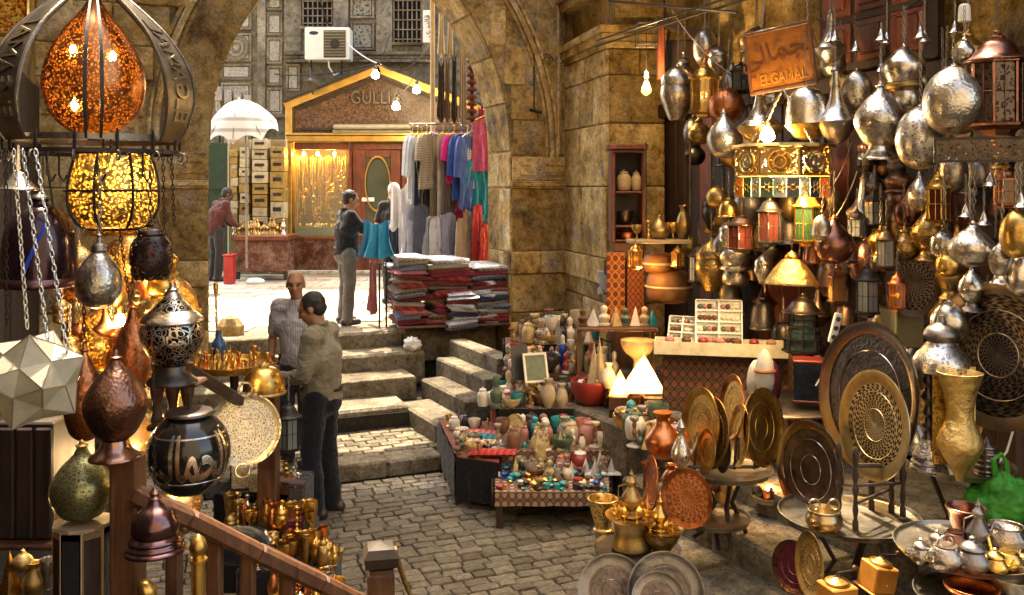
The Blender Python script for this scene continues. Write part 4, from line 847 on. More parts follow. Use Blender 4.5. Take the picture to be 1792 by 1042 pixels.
for i, (x, y0, y1, w_, c, lab) in enumerate(((772, 110, 210, 14, (.05, .03, .025), 'dark leather belt bundle hanging left of the bags'), (783, 105, 212, 9, (.2, .13, .08), 'brown leather strap bundle hanging high by the pole'), (795, 100, 212, 10, (.03, .02, .02), 'black leather strap bundle hanging high by the pole'), (810, 80, 214, 13, (.42, .36, .3), 'pale woven bag hanging high under the arch'), (826, 100, 214, 16, (.14, .04, .02), 'reddish beaded hanging near the arch curve'), (772, 25, 98, 12, (.6, .55, .45), 'cream cloth strip hanging high by the pole'), (788, 40, 98, 12, (.55, .5, .42), 'cream cloth strip hanging near the arch curve'), (842, 190, 230, 14, (.42, .05, .16), 'magenta cloth hanging beside the arch curve'))):
    d_ = CDp+.1; H = S(y1-y0, d_); W_ = S(w_, d_); g = []
    if i == 4:
        for q in range(9): g.append(mv(ring(W_*.42, .028, 0, 12, 5), 0, 0, -H*(q+.5)/9))
        g.append(tube([(0, 0, 0), (0, 0, -H)], .03))
    else: g.append(draped(0, 0, 0, W_, H, .012, i, (1, 0)));  g.append(tube([(0, 0, .12), (0, 0, -.03)], .006))
    mk('hanging_bag' if i in (3,) else 'hanging_straps', join(*g), cloth('bag%d' % i, c), None, P(x, y0, d_), label=lab, cat='bag' if i == 3 else 'textile', group='goods hung high by the pole')
# stacked textiles
def folded(w_, d_, h_, seed):
    r = random.Random(seed); g = box(-w_/2, w_/2, -d_/2, d_/2, 0, h_, h_*.4); return ([Vector((v[0]+r.uniform(-.03, .03), v[1]+r.uniform(-.02, .02), v[2]+.014*math.sin(v[0]*9+seed)+r.uniform(-.008, .008))) for v in g[0]], g[1])
tcol = [('wine', (.12, .012, .02)), ('scarlet', (.22, .022, .022)), ('grey blue', (.17, .19, .27)), ('cream', (.38, .34, .27)), ('dusky pink', (.25, .08, .085)), ('olive brown', (.14, .1, .055)), ('navy', (.025, .03, .07)), ('white', (.45, .45, .48))]
tm = {n: cloth('tx_'+n.replace(' ', '_'), c, stripe=dk(c, 1.9) if n in ('wine', 'scarlet', 'dusky pink', 'olive brown') else dk(c, .6), scale={'wine': 17, 'scarlet': 5, 'dusky pink': 26}.get(n, 11), axis='X' if n in ('wine', 'cream', 'navy') else 'DIAGONAL') for n, c in tcol}
tab = thing('textile_table', 'low wooden table buried under stacked textiles', 'table', P(768, 566, 11.25)); tab.location.z = .9
TW = Matrix.Translation(tab.location) @ Matrix.Rotation(math.radians(14), 4, 'Z'); tab.rotation_euler.z = math.radians(14)
mk('top', box(-.55, .85, -.45, .45, .05, .08, .01), wood, tab, ang=20)
for x, y in ((-.5, -.4), (-.5, .4), (.8, -.4), (.8, .4)): mk('leg', box(x-.03, x+.03, y-.03, y+.03, 0, .049), wood, tab, ang=20)
seq = {0: ['wine', 'grey blue', 'dusky pink', 'scarlet', 'cream', 'wine', 'grey blue', 'olive brown', 'scarlet', 'cream', 'wine', 'dusky pink', 'grey blue', 'cream', 'white'], 1: ['dusky pink', 'olive brown', 'wine', 'scarlet', 'olive brown', 'wine', 'scarlet', 'cream', 'wine', 'scarlet', 'wine', 'dusky pink', 'cream', 'white'], 2: ['wine', 'scarlet', 'white', 'grey blue', 'white', 'navy', 'white', 'dusky pink', 'wine', 'navy', 'grey blue', 'wine', 'white']}
pos = {0: (-.38, .34, 'left'), 1: (.08, .5, 'middle'), 2: (.6, .46, 'right')}
for k, names in seq.items():
    x, wd, nm = pos[k]; z = .082
    for i, n in enumerate(names):
        h = rnd.uniform(.045, .062); q = TW @ Vector((x+rnd.uniform(-.03, .03), rnd.uniform(-.05, .02), z))
        mk('folded_textile', folded(wd*rnd.uniform(.86, 1.16), .72*rnd.uniform(.9, 1.08), h*1.15, i+k*20), tm[n], None, q, math.radians(14)+rnd.uniform(-.12, .12), ang=60, label='folded %s textile, %s from the bottom of the %s stack' % (n, ordn[i], nm), cat='textile', group='folded textiles on the table'); z += h
# flat white garments spread on top, and a plastic-wrapped heap to the right
for i, (x, y, w_, lab) in enumerate(((700, 456, .35, 'flat white shirt at the left edge of the textile table'), (755, 458, .62, 'flat grey white shirt spread over the middle stack'), (812, 470, .4, 'creased lilac shirt on top of the right stack'))):
    mk('spread_shirt', folded(w_, .6, .07, 70+i), tm['white' if i < 2 else 'grey blue'], None, P(x, y+12, 11.3), .2, label=lab, cat='shirt', ang=60)
clear = M('clear_wrap', (.5, .52, .57), .16, 0, .5, 16, 1., 22)
for c_, (x, dd, n, nm) in enumerate(((808, 10.98, 9, 'left'), (843, 11.2, 11, 'right'))):
    z = .93
    for i in range(n):
        h = rnd.uniform(.04, .06); q = P(x, 0, dd); o = mk('wrapped_shirt', folded(.34*rnd.uniform(.9, 1.1), .4, h*1.15, 200+i+c_*30), clear if i % 3 else tm[('grey blue', 'white', 'wine', 'navy')[(i+c_) % 4]], None, Vector((q.x+rnd.uniform(-.03, .03), dd+rnd.uniform(-.03, .03), z)), rnd.uniform(-.2, .35), ang=60, label='plastic-wrapped shirt, %s from the bottom of the %s heap by the jamb' % (ordn[i], nm), cat='shirt', group='wrapped shirts by the jamb'); z += h
o = mk('carrier_bag', xf(ell(.1, .1, .085, 28, 20), Matrix.Identity(4)), whiteplastic, None, PZ(722, 612, .73)+Vector((0, 0, .06)), label='white plastic carrier bag on the steps under the textiles', cat='plastic bag'); folds(o, .09, .035)
mk('patterned_runner', mv(draped(0, 0, 0, .3, .62, .02, 9, (.5, -.8)), 0, 0, 0), tm['dusky pink'], None, P(652, 460, 11.5), label='patterned red runner hanging from the left end of the table', cat='textile')
o = thing('rail_stand', 'small dark metal frame at the left of the textile table', 'frame', P(672, 560, 11.2)); o.location.z = .9
for x in (664, 676): wp('upright', tube([Vector((P(x, 0, 11.2).x, 11.2, .9)), P(x, 462, 11.2)], .012, 6), iron, o)
wp('crossbar', tube([P(660, 462, 11.2), P(682, 462, 11.2)], .012, 6), iron, o)
# ================================================================== builders for lamps, lanterns, trays, pots
FIN = ('finial', 'b', [(.16, .9), (.2, .915), (.2, .925), (.1, .94), (.085, .97), (0, 1)])
SHAPES = {
 'onion': [('body', 'a', [(0, 0), (.35, .015), (.75, .1), (1, .32), (.94, .5), (.62, .68), (.3, .8), (.15, .9)]), FIN],
 'onion_flare': [('foot', 'c', [(.82, 0), (.82, .012), (.78, .03), (.52, .1), (.42, .17)]), ('body', 'a', [(.42, .17), (.7, .25), (1, .44), (.95, .58), (.6, .74), (.27, .84), (.15, .9)]), FIN],
 'sphere': [('body', 'a', [(.12, 0), (.45, .03), (.83, .17), (1, .42), (.9, .67), (.58, .86), (.2, .95)]), ('neck', 'b', [(.2, .95), (.22, .96), (.1, .975), (.09, 1), (0, 1.0)])],
 'egg': [('body', 'a', [(.1, 0), (.5, .03), (.9, .16), (1, .33), (.85, .52), (.45, .68), (.3, .73)]), ('neck', 'c', [(.3, .73), (.34, .74), (.36, .76), (.3, .82), (.14, .86), (.1, .93)]), ('finial', 'b', [(.1, .93), (.14, .95), (.07, .97), (0, 1)])],
 'bell': [('skirt', 'c', [(.4, 0), (.62, .05), (1, .24), (1, .26)]), ('dome', 'a', [(1, .26), (.99, .3), (.97, .5), (.83, .76), (.48, .91), (.12, .95)]), ('finial', 'b', [(.12, .95), (.1, .97), (.12, .985), (0, 1)])],
 'trumpet': [('bowl', 'c', [(.2, 0), (.55, .07), (.88, .19), (1, .27)]), ('horn', 'a', [(1, .27), (.86, .32), (.5, .44), (.27, .64), (.17, .88)]), ('finial', 'b', [(.17, .88), (.24, .89), (.24, .9), (.12, .93), (.07, .97), (0, 1)])],
 'urn': [('lower', 'a', [(.42, 0), (.48, .02), (.6, .1), (.95, .35), (1, .48), (.9, .6)]), ('upper', 'a', [(.9, .6), (.95, .62), (.9, .74), (.55, .86), (.2, .93)]), FIN],
 'gourd': [('lower', 'a', [(.4, 0), (.75, .06), (.82, .2), (.7, .32)]), ('band', 'c', [(.7, .32), (.92, .34), (.92, .4), (.8, .43)]), ('upper', 'a', [(.8, .43), (1, .58), (.96, .72), (.55, .86), (.2, .94)]), FIN],
 'dome': [('rim', 'c', [(.96, 0), (1, .02), (1, .06), (.93, .1)]), ('dome', 'a', [(.93, .1), (.92, .3), (.82, .58), (.55, .78), (.25, .86), (.2, .9)]), ('finial', 'b', [(.2, .9), (.26, .92), (.2, .95), (.1, .97), (0, 1)])],
 'shade': [('shade', 'a', [(1, 0), (1, .04), (.95, .12), (.7, .42), (.4, .68), (.22, .76)]), ('cap', 'b', [(.22, .76), (.26, .8), (.18, .9), (.08, .95), (0, 1)])],
 'bellamp': [('foot', 'c', [(1, 0), (1, .04), (.92, .07), (.94, .1), (.86, .15), (.88, .19), (.74, .25)]), ('body', 'a', [(.74, .25), (.8, .34), (.78, .46), (.6, .6), (.3, .7), (.18, .78)]), ('finial', 'b', [(.18, .78), (.22, .8), (.14, .84), (.2, .88), (.1, .93), (0, 1)])],
 'vase': [('body', 'a', [(.5, 0), (.55, .03), (.9, .25), (1, .45), (.7, .7), (.4, .82)]), ('lip', 'b', [(.4, .82), (.42, .9), (.62, 1), (.5, .99), (.3, .85)])],
 'jar': [('body', 'a', [(.7, 0), (.85, .04), (1, .3), (.95, .6), (.6, .78)]), ('lid', 'b', [(.6, .78), (.66, .8), (.55, .88), (.15, .93), (.18, .97), (0, 1)])],
 'goblet': [('foot', 'b', [(.75, 0), (.7, .05), (.2, .12), (.15, .4)]), ('bowl', 'a', [(.15, .4), (.6, .5), (.95, .75), (1, 1), (.92, .98), (.8, .75), (.3, .55), (0, .52)])],
 'candlestick': [('foot', 'a', [(1, 0), (.95, .05), (.4, .1), (.25, .16)]), ('stem', 'b', [(.25, .16), (.4, .24), (.22, .34), (.34, .48), (.2, .6), (.3, .72), (.2, .8)]), ('cup', 'a', [(.2, .8), (.55, .88), (.6, .97), (.5, 1), (.3, .95), (0, .94)])],
 'bowl': [('body', 'a', [(.4, 0), (.42, .06), (.75, .3), (.97, .75), (1, 1), (.93, .98), (.7, .4), (0, .2)])],
 'pyramid': [('body', 'a', [(1, 0), (1, 0), (0, 1)])],
 'bust': [('base', 'b', [(.8, 0), (.8, .1), (.5, .14)]), ('body', 'a', [(.5, .14), (.75, .3), (.8, .45), (.35, .6), (.5, .75), (.45, .9), (0, 1)])],
 'mortar': [('body', 'a', [(.6, 0), (.62, .06), (.5, .15), (.75, .6), (.9, .9), (1, 1), (.85, .98), (.6, .5), (0, .35)])],
 'canopic': [('body', 'a', [(.6, 0), (.65, .05), (1, .45), (.8, .68), (.5, .72)]), ('head', 'b', [(.5, .72), (.55, .8), (.5, .92), (0, 1)])],
}
def solids(t, shape, R, H, ms, seg=28, z=0, prefix=''):
    for part, slot, pts in SHAPES[shape]:
        mk(part, lathe(pts, seg, R, H, cap=part not in ('shade', 'cap')), ms.get(slot, ms['a']), t, (0, 0, z))
def small_bell(y_, R=.028): return mv(lathe([(R*1.5, 0), (R*1.4, .004), (R*.9, .02), (R*.5, .05), (R*.25, .065), (0, .075)], 14), 0, 0, y_)
def hang(px, yt, yb, w_, d, shape, mats, label, chain=None, name='hanging_lamp', cat='lamp', cap=None, seg=32, bulb=0, group=None):
    """lamp hung by a chain: photo column, top and bottom rows, width in photo pixels, depth"""
    t = thing(name, label, cat, P(px, yb, d), rnd.uniform(0, 6), group); H = S(yb-yt, d); R = S(w_/2, d)
    if not isinstance(mats, dict): mats = dict(a=mats)
    solids(t, shape, R, H, mats, seg)
    t.rotation_euler.x = rnd.uniform(-.035, .035); t.rotation_euler.y = rnd.uniform(-.035, .035); t.scale = (rnd.uniform(.96, 1.04), rnd.uniform(.96, 1.04), 1)
    if chain is not None:
        top = S(yb-chain, d); mk('chain', chain_geo((0, 0, H-.005), (0, 0, top), .009), mats.get('chain', ironbright), t)
    if cap is not None: mk('bell_cap', small_bell(S(yb-cap, d)), silver, t)
    return t
def lantern(px, yt, yb, w_, d, n, frame, pane, label, chain=None, lit=0, roof='dome', rz=None, tiers=1, cat='lantern', name='lantern', group=None):
    """faceted lantern: base, corner posts, panes, roof and finial"""
    t = thing(name, label, cat, P(px, yb, d), rnd.uniform(0, 1) if rz is None else rz, group); H = S(yb-yt, d); R = S(w_/2, d)
    mk('base', lathe([(.45, 0), (.5, .015), (.6, .05), (1.0, .085), (1.02, .11), (.9, .12)], n, R, H, 0), frame, t, ang=25)
    z0, z1 = .12, .68
    for k in range(tiers):
        a0 = z0+(z1-z0)*k/tiers; a1 = z0+(z1-z0)*(k+1)/tiers; rr = .86-.1*k
        for i in range(n):
            p, q = 2*pi*i/n, 2*pi*(i+1)/n; A = Vector((math.cos(p), math.sin(p), 0))*R*rr; B = Vector((math.cos(q), math.sin(q), 0))*R*rr
            mk('post', tube([A+Vector((0, 0, a0*H)), A*1.0+Vector((0, 0, a1*H))], R*.05, 5), frame, t)
            i0, i1 = A.lerp(B, .08)*.97, A.lerp(B, .92)*.97; e = (A+B).normalized()*.004
            vv = [i0+Vector((0, 0, a0*H+.002)), i1+Vector((0, 0, a0*H+.002)), i1+Vector((0, 0, a1*H-.002)), i0+Vector((0, 0, a1*H-.002))]
            mk('pane', (vv+[x-e for x in vv], [(0, 1, 2, 3), (7, 6, 5, 4), (0, 4, 5, 1), (1, 5, 6, 2), (2, 6, 7, 3), (3, 7, 4, 0)]), pane, t, smooth=False)
            m_ = [(A.lerp(B, .5))*.985+Vector((0, 0, a*H)) for a in (a0, a1)]; mk('mullion', join(tube(m_, R*.022, 4), tube([A+Vector((0, 0, (a0+a1)/2*H)), B+Vector((0, 0, (a0+a1)/2*H))], R*.022, 4)), frame, t)
        mk('band', lathe([(rr*1.04, a1-.02), (rr*1.12, a1-.012), (rr*1.12, a1+.004), (rr*.9, a1+.01)], n, R, H, 0), frame, t, ang=25)
    pr = [(.98, .68), (1.0, .7), (.8, .73), (.62, .8), (.5, .86), (.2, .91)] if roof == 'dome' else [(1.0, .68), (1.0, .7), (.15, .91)]
    mk('roof', lathe(pr, n if roof != 'dome' else 20, R, H, 0 if roof != 'dome' else 3), frame, t, ang=25)
    mk('finial', lathe([(.2, .9), (.24, .92), (.1, .95), (.14, .97), (0, 1)], 12, R, H), frame, t)
    if chain is not None: mk('chain', chain_geo((0, 0, H-.005), (0, 0, S(yb-chain, d)), .008), ironbright, t)
    if lit:
        mk('bulb', mv(ell(R*.2, R*.2, R*.26, 10, 8), 0, 0, H*.4), emit('lantern_bulb', (1, .6, .2), 6), t); point('lantern_light', t.location+Vector((0, 0, H*.42)), lit, r=R*.2)
    return t
RAD = {}
def plate(c, nrm, R, mats, label, ry=1.0, name='tray', cat='tray', lipf=.08, group=None, well=.78):
    """round metal tray facing nrm, with a raised rim and an engraved well; ry squashes it to an oval"""
    t = thing(name, label, cat, c, group=group, rotm=Vector(nrm).to_track_quat('Z', 'Y').to_matrix())
    mk('rim', sca(lathe([(well, .0), (.84, .012), (.95, .05), (1.0, lipf), (1.02, lipf), (1.02, lipf-.025), (.96, .02), (.84, -.02), (well, -.02)], 48, R, R, 0, False), 1, ry, 1), mats[0], t, ang=60)
    mats = (mats[0], RAD.get(mats[1], mats[1]))
    mk('well', sca(lathe([(0, -.02), (0, -.02), (well+.003, -.02), (well+.003, .0), (.6, -.004), (.3, -.006), (0, -.006)], 48, R, R, 0), 1, ry, 1), mats[1], t, ang=60)
    mk('ring_line', join(sca(ring(R*.62, R*.008, .0, 40, 4), 1, ry, 1), sca(ring(R*.3, R*.008, -.004*R, 32, 4), 1, ry, 1)), mats[0], t)
    return t
def rest(px, yb, z, w_, h_, shape, mats, label, name, cat, group=None, seg=24, rz=0, sides=None):
    """object standing on a surface of height z: photo column and row of its foot, size in photo pixels"""
    q = PZ(px, yb, z); d = q.y; t = thing(name, label, cat, q, rz, group)
    if not isinstance(mats, dict): mats = dict(a=mats)
    solids(t, shape, S(w_/2, d), S(h_, d), mats, sides or seg); return t
def wrap_text(g, fn, L):
    bm = bmesh.new(); vv = [bm.verts.new(v) for v in g[0]]
    for f in g[1]:
        try: bm.faces.new([vv[i] for i in f])
        except ValueError: pass
    bmesh.ops.triangulate(bm, faces=bm.faces[:])
    for _ in range(4):
        e = [x for x in bm.edges if x.calc_length() > L]
        if not e: break
        bmesh.ops.subdivide_edges(bm, edges=e, cuts=1); bmesh.ops.triangulate(bm, faces=bm.faces[:])
    bm.verts.index_update(); r = ([fn(v.co) for v in bm.verts], [tuple(v.index for v in f.verts) for f in bm.faces]); bm.free(); return r
ARAB = '\uFEF2\uFEDF\uFE8E\uFEE4\uFEA0\uFEDF\uFE8D'
lineramber = frost('amber_liner', (.85, .36, .11)); linergold = frost('gold_liner', (.95, .62, .2)); linerwhite = frost('white_glass', (.9, .86, .75))
filbrass = filigree('pierced_brass', (.55, .36, .14), 52, ca=.0, ce=.15); filcopper = filigree('pierced_copper', (.42, .19, .08), 58, ca=.0, ce=.15); filgreen = filigree('pierced_green_brass', (.46, .46, .24), 60, ca=.35, ce=.1); fildark = filigree('pierced_dark', (.06, .05, .045), 36); filsilver = filigree('pierced_silver', (.5, .46, .36), 36)
engdark = engraved('engraved_dark', (.02, .017, .015), (.5, .45, .38), 30, ca=.72, ce=.055); engsilver = engraved('engraved_silver', (.26, .24, .21), (.62, .58, .52), 30); engbrass = engraved('engraved_brass', (.4, .24, .07), (.78, .56, .22), 26); engcopper = engraved('engraved_copper', (.36, .12, .055), (.62, .26, .12), 26); engdarkcopper = engraved('engraved_tinned', (.03, .023, .02), (.12, .095, .08), 24, .4)
inlay = engraved('brass_and_silver_inlay', (.06, .035, .014), (.74, .6, .34), 30, .4, ca=.55, ce=.15)

RAD.update({engdarkcopper: radial('chased_dark', (.03, .023, .02), (.17, .135, .11), 170, 26), engbrass: radial('chased_brass', (.34, .2, .055), (.8, .58, .24), 190, 24), engcopper: radial('chased_copper', (.3, .1, .045), (.64, .28, .13), 200, 20), inlay: radial('inlaid_brass', (.05, .03, .012), (.74, .6, .34), 210, 32)})
# ================================================================== left: great onion lantern
def faz(px): return -pi/2-math.atan((px-CX)/F)          # azimuth that faces the viewer from that column
D0 = 4.0; big = thing('onion_lantern', 'huge onion-shaped iron lantern with embossed straps and a glowing pierced globe', 'lantern', P(165, 250, D0)); RB, HB = S(158, D0), S(285, D0)
RIB = spl([(.86, 0), (.95, .1), (1, .27), (.93, .46), (.72, .66), (.4, .84), (.12, .97), (.05, 1.02)], 6)
def ribat(h, off=0):
    h *= RIB[-1][1]
    for (r0, h0), (r1, h1) in zip(RIB, RIB[1:]):
        if h0 <= h <= h1: q = (h-h0)/(h1-h0); return (r0+(r1-r0)*q)*RB+off, h*HB
    return RIB[-1][0]*RB+off, h*HB
def strap(az, w0, w1, th=.008):
    n = 26; v, f = [], []; T = Vector((-math.sin(az), math.cos(az), 0)); N = Vector((math.cos(az), math.sin(az), 0))
    for i in range(n+1):
        h = i/n; r, z = ribat(h); ww = (w0+(w1-w0)*h*h)*math.sin(min(1, .35+1.2*h)*pi*.5)*(1-.5*h**3)
        for a, b in ((-1, 0), (1, 0), (1, 1), (-1, 1)): v.append(N*(r+b*th+(.012 if False else 0))+T*a*ww/2+Vector((0, 0, z)))
    for i in range(n):
        for k in range(4): f.append((4*i+k, 4*i+(k+1) % 4, 4*i+4+(k+1) % 4, 4*i+4+k))
    return v, f
VA = math.degrees(faz(165))
for az, w0 in ((VA+58, .3), (VA-58, .3), (VA+4, .018), (VA-5, .018), (VA+112, .16), (VA-112, .16), (VA+180, .1)):
    az_ = math.radians(az); sp_ = mk('strap', strap(az_, w0, w0*.5), ironbright if w0 > .1 else iron, big)
    if w0 > .1:
        for e in (-1, 1):
            T = Vector((-math.sin(az_), math.cos(az_), 0)); N = Vector((math.cos(az_), math.sin(az_), 0)); pts = []
            for i in range(22):
                h = i/22; r, z = ribat(h); ww = (w0+(w0*.5-w0)*h*h)*math.sin(min(1, .35+1.2*h)*pi*.5)*(1-.5*h**3); pts.append(N*(r+.008)+T*e*(ww/2-.006)+Vector((0, 0, z)))
            mk('edging', tube(pts, .007, 5), ironbright, sp_)
def on_strap(az, w_):
    T = Vector((-math.sin(az), math.cos(az), 0)); N = Vector((math.cos(az), math.sin(az), 0))
    def fn(c):
        h = .12+.6*(c.x); r, z = ribat(max(0, min(1, h)), .009+c.z); return N*r-T*(c.y*w_)*(-1)+Vector((0, 0, z))
    return fn
g = textgeo('ELGAMAL', 1, .006); xs = [v.x for v in g[0]]; x0, x1 = min(xs), max(xs); g = ([Vector(((v.x-x0)/(x1-x0), -v.y, v.z)) for v in g[0]], [f[::-1] for f in g[1]])
for az in (VA+58, VA-58): mk('lettering', wrap_text(g, on_strap(math.radians(az), -.16), .07), M('letter_iron', (.3, .26, .2), .35, 1), big, ang=30)
mk('ring_band', join(lathe([(.885, 0), (.885, .05), (.865, .05), (.865, 0), (.885, 0)], 40, RB, HB*.7, 0, False)), ironbright, big, ang=30)
mk('ring_band', mv(lathe([(.90, -.06), (.90, -.035), (.87, -.035), (.87, -.06), (.90, -.06)], 40, RB, HB, 0, False), 0, 0, -.01), iron, big, ang=30)
for i in range(14):
    a = 2*pi*i/14; c = Vector((math.cos(a)*RB*.93, math.sin(a)*RB*.93, -.045)); mk('hook_ring', xf(ring(.02, .0045, 0, 14, 5), Matrix.Translation(c-Vector((0, 0, .02))) @ Matrix.Rotation(a, 4, 'Z') @ Matrix.Rotation(pi/2, 4, 'X')), ironbright, big)
    mk('ring_stud', mv(ell(.008, .008, .05, 6, 5), c.x*.96, c.y*.96, .0), iron, big)
gl = spl([(0, 0), (.4, .02), (.82, .15), (1, .36), (.92, .58), (.62, .8), (.3, .95), (.12, 1.06), (.1, 1.1)], 5)
mk('pierced_globe', lathe(gl, 40, S(84, D0), S(225, D0), 0), filcopper, big, (0, 0, .03)); mk('liner', lathe([(r*.93, h*.97+.015) for r, h in gl], 32, S(84, D0), S(225, D0), 0), lineramber, big, (0, 0, .03))
for (x, y) in ((-38, 100), (32, 108), (-34, 190)):
    a = faz(165)+math.asin(x/84); zq = S(250-y, D0)-.03; hq = zq/S(225, D0); rq = .5
    for (r0, h0), (r1, h1) in zip(gl, gl[1:]):
        if h0 <= hq <= h1: rq = r0+(r1-r0)*(hq-h0)/(h1-h0)
    rq *= S(84, D0)*.965; mk('bulb', mv(ell(.013, .013, .026, 10, 8), rq*math.cos(a), rq*math.sin(a), zq+.03), emit('lantern_flame', (1, .72, .3), 40), big)  # glowing spots just under the shell imitate bright glints through the piercing
point('lantern_light', big.location+Vector((0, 0, .28)), .2, (1, .5, .16), .05); point('lantern_glow', big.location+Vector((0, -.05, .4)), .25, (1, .5, .16), .05)
for i, a in enumerate((.3, 1.6, 2.8, 4.0, 5.2)): mk('hook', tube([(RB*.5*math.cos(a), RB*.5*math.sin(a), -.04), (RB*.5*math.cos(a), RB*.5*math.sin(a), -.14), (RB*.5*math.cos(a)+.02, RB*.5*math.sin(a), -.17), (RB*.5*math.cos(a)+.035, RB*.5*math.sin(a), -.14)], .005, 5), iron, big)
# lower pierced globe in a wire cage
low = thing('globe_lantern', 'glowing pierced brass globe in a wire cage under the great onion lantern', 'lantern', P(200, 400, 4.15)); d_ = 4.15; r1, h1 = S(74, d_), S(132, d_)
pf = spl([(.55, 0), (.75, .04), (.97, .25), (1, .55), (.9, .85), (.8, 1)], 5)
mk('pierced_globe', lathe(pf, 36, r1, h1, 0), filbrass, low); mk('liner', lathe([(r*.95, h) for r, h in pf], 28, r1, h1, 0), linergold, low)
for i in range(8):
    a = 2*pi*i/8; mk('cage_wire', tube([(math.cos(a)*r1*r*1.06, math.sin(a)*r1*r*1.06, h*h1) for r, h in pf[::2]], .006, 5), iron, low)
mk('cage_ring', join(ring(r1*.6, .008, 0), ring(r1*1.07, .006, h1*.5), ring(r1*.86, .008, h1)), iron, low); point('globe_light', low.location+Vector((.05, -.05, h1*.6)), .17, (1, .62, .24), .05)
mk('bulb', mv(ell(.03, .03, .04), .06, -.06, h1*.68), emit('lantern_flame', (1, .72, .3), 70), low); mk('tray', lathe([(.9, -.03), (.95, -.02), (.5, 0)], 28, r1*.6, 1, 0), brass, low); mk('suspension', tube([(-.05, 0, h1), (-.05, 0, h1+.12)], .006), iron, low)

# ================================================================== left: hanging and standing lamps
DK = dict(a=engdark, b=darkmetal, c=darkmetal); gld = dict(a=filbrass, b=brass, c=brass)
plq = thing('gilt_plaque', 'small red and gold plaque in the top left corner', 'plaque', P(10, 60, 4.6)); wp('panel', pb(-60, 47, -40, 58, 4.6, .03), mosaic('gilt_mosaic', [(.4, .03, .01), (.75, .45, .05), (.55, .2, .02), (.8, .6, .15)], 90, .5), plq, ang=20); wp('frame', join(pb(-60, 50, 55, 62, 4.58, .06), pb(44, 50, -40, 55, 4.58, .06)), brass, plq, ang=20)
t = hang(68, 335, 500, 132, 3.9, 'dome', dict(a=M('dark_glass_dome', (.05, .025, .03), .12, .6, .5, 9), b=darkmetal, c=M('purple_copper', (.16, .08, .09), .3, 1)), 'dark glass dome lamp with blue strap hanging at the far left', None)
mk('painted_reflection', tube([(.0+.135*math.cos(a), -.135*math.sin(a)*1.0, .2) if False else (.16*math.sin(q)*.4+.02, -.165*math.cos(q*.9)+.0, .06+.2*q) for q in (0, .3, .6, .9, 1.1)], .008, 5), M('blue_reflection', (.02, .06, .4), .4), t); t.rotation_euler.z = 0  # blue reflection on the glass, put in as a coloured tube
for sx in (-50, 30): mk('hanging_rod', tube([(S(sx, 3.9), 0, S(90, 3.9)), (S(sx*.3, 3.9), 0, S(235, 3.9))], .005), iron, t)
bel = thing('small_bell', 'small silver bell with flared rim near the left edge', 'bell', P(32, 334, 3.4)); mk('bell', lathe([(1, 0), (1, .05), (.85, .12), (.5, .35), (.3, .5), (.12, .55)], 24, S(32, 3.4), S(62, 3.4)), silver, bel); mk('stem', tube([(0, 0, S(30, 3.4)), (0, 0, S(80, 3.4))], .008), silver, bel); mk('clapper', lathe([(0, -.2), (.12, -.12), (.1, 0), (.03, .1)], 10, S(32, 3.4), S(62, 3.4)), pewter, bel)
hang(172, 405, 540, 78, 3.7, 'egg', dict(a=hsilver, b=silver, c=pewter), 'tarnished silver egg-shaped lamp hanging under the glowing globe', 300)
t = hang(265, 390, 490, 70, 3.9, 'jar', dict(a=fildark, b=darkmetal), 'dark pierced lamp with rosy glass inside, hanging right of the glowing globe', 300); mk('liner', mv(sca(ell(.072, .072, .08, 16, 12), 1, 1, 1), 0, 0, .1), frost('rose_liner', (.5, .12, .1)), t)
# paper star on three chains
st = thing('paper_star', 'off-white paper star lantern with many points hanging at the left edge', 'lantern', P(58, 755, 3.0)); Rs = S(94, 3.0); bm = bmesh.new(); bmesh.ops.create_icosphere(bm, subdivisions=1, radius=1); v, f = [], []
for vt in bm.verts:
    fc = sorted((fa.calc_center_median().normalized() for fa in vt.link_faces), key=lambda c: math.atan2(c.dot(vt.co.orthogonal().normalized()), c.dot(vt.co.cross(vt.co.orthogonal()).normalized()))); o = len(v); v.append(vt.co*Rs); v += [c*Rs*.74 for c in fc]; f += [(o, o+1+i, o+1+(i+1) % 5) for i in range(5)]
bm.free(); RO = Matrix.Translation((0, 0, Rs*.98)) @ Matrix.Rotation(.35, 4, 'Z') @ Matrix.Rotation(.5, 4, 'X')
sp_ = mk('paper_points', xf((v, f), RO), frost('star_paper', (.62, .57, .44), .35), st, smooth=False)
mk('seams', xf(join(*[tube([v[a], v[b]], .0022, 4) for fa in f for a, b in ((fa[0], fa[1]),)]), RO), M('seam_brass', (.3, .25, .16), .5, .5), sp_)
for i, (x0, y0, x1, y1) in enumerate(((24, 262, 48, 575), (40, 262, 85, 606), (62, 262, 118, 618))): mk('chain', mv(chain_geo(P(x1, y1, 3.0), P(x0, y0, 3.05), .008), *(-st.location)), M('chain_steel', (.4, .36, .3), .4, 1), st)
for i, (x0, y0, x1, y1, dd, lab) in enumerate(((285, 262, 288, 420, 3.8, 'dark chain hanging from the right of the lantern ring'), (300, 270, 305, 395, 3.8, 'thin chain hanging at the right end of the lantern ring'), (10, 260, 12, 570, 3.3, 'dark chain hanging down the left edge'), (210, 405, 225, 520, 3.85, 'fine chain hanging under the glowing globe'), (240, 400, 246, 470, 3.85, 'short chain beside the dark pierced lamp'))):
    a = P(x0, y0, dd); mk('chain', mv(chain_geo(P(x1, y1, dd), a, .007), *(-a)), iron, None, a, label=lab, cat='chain')
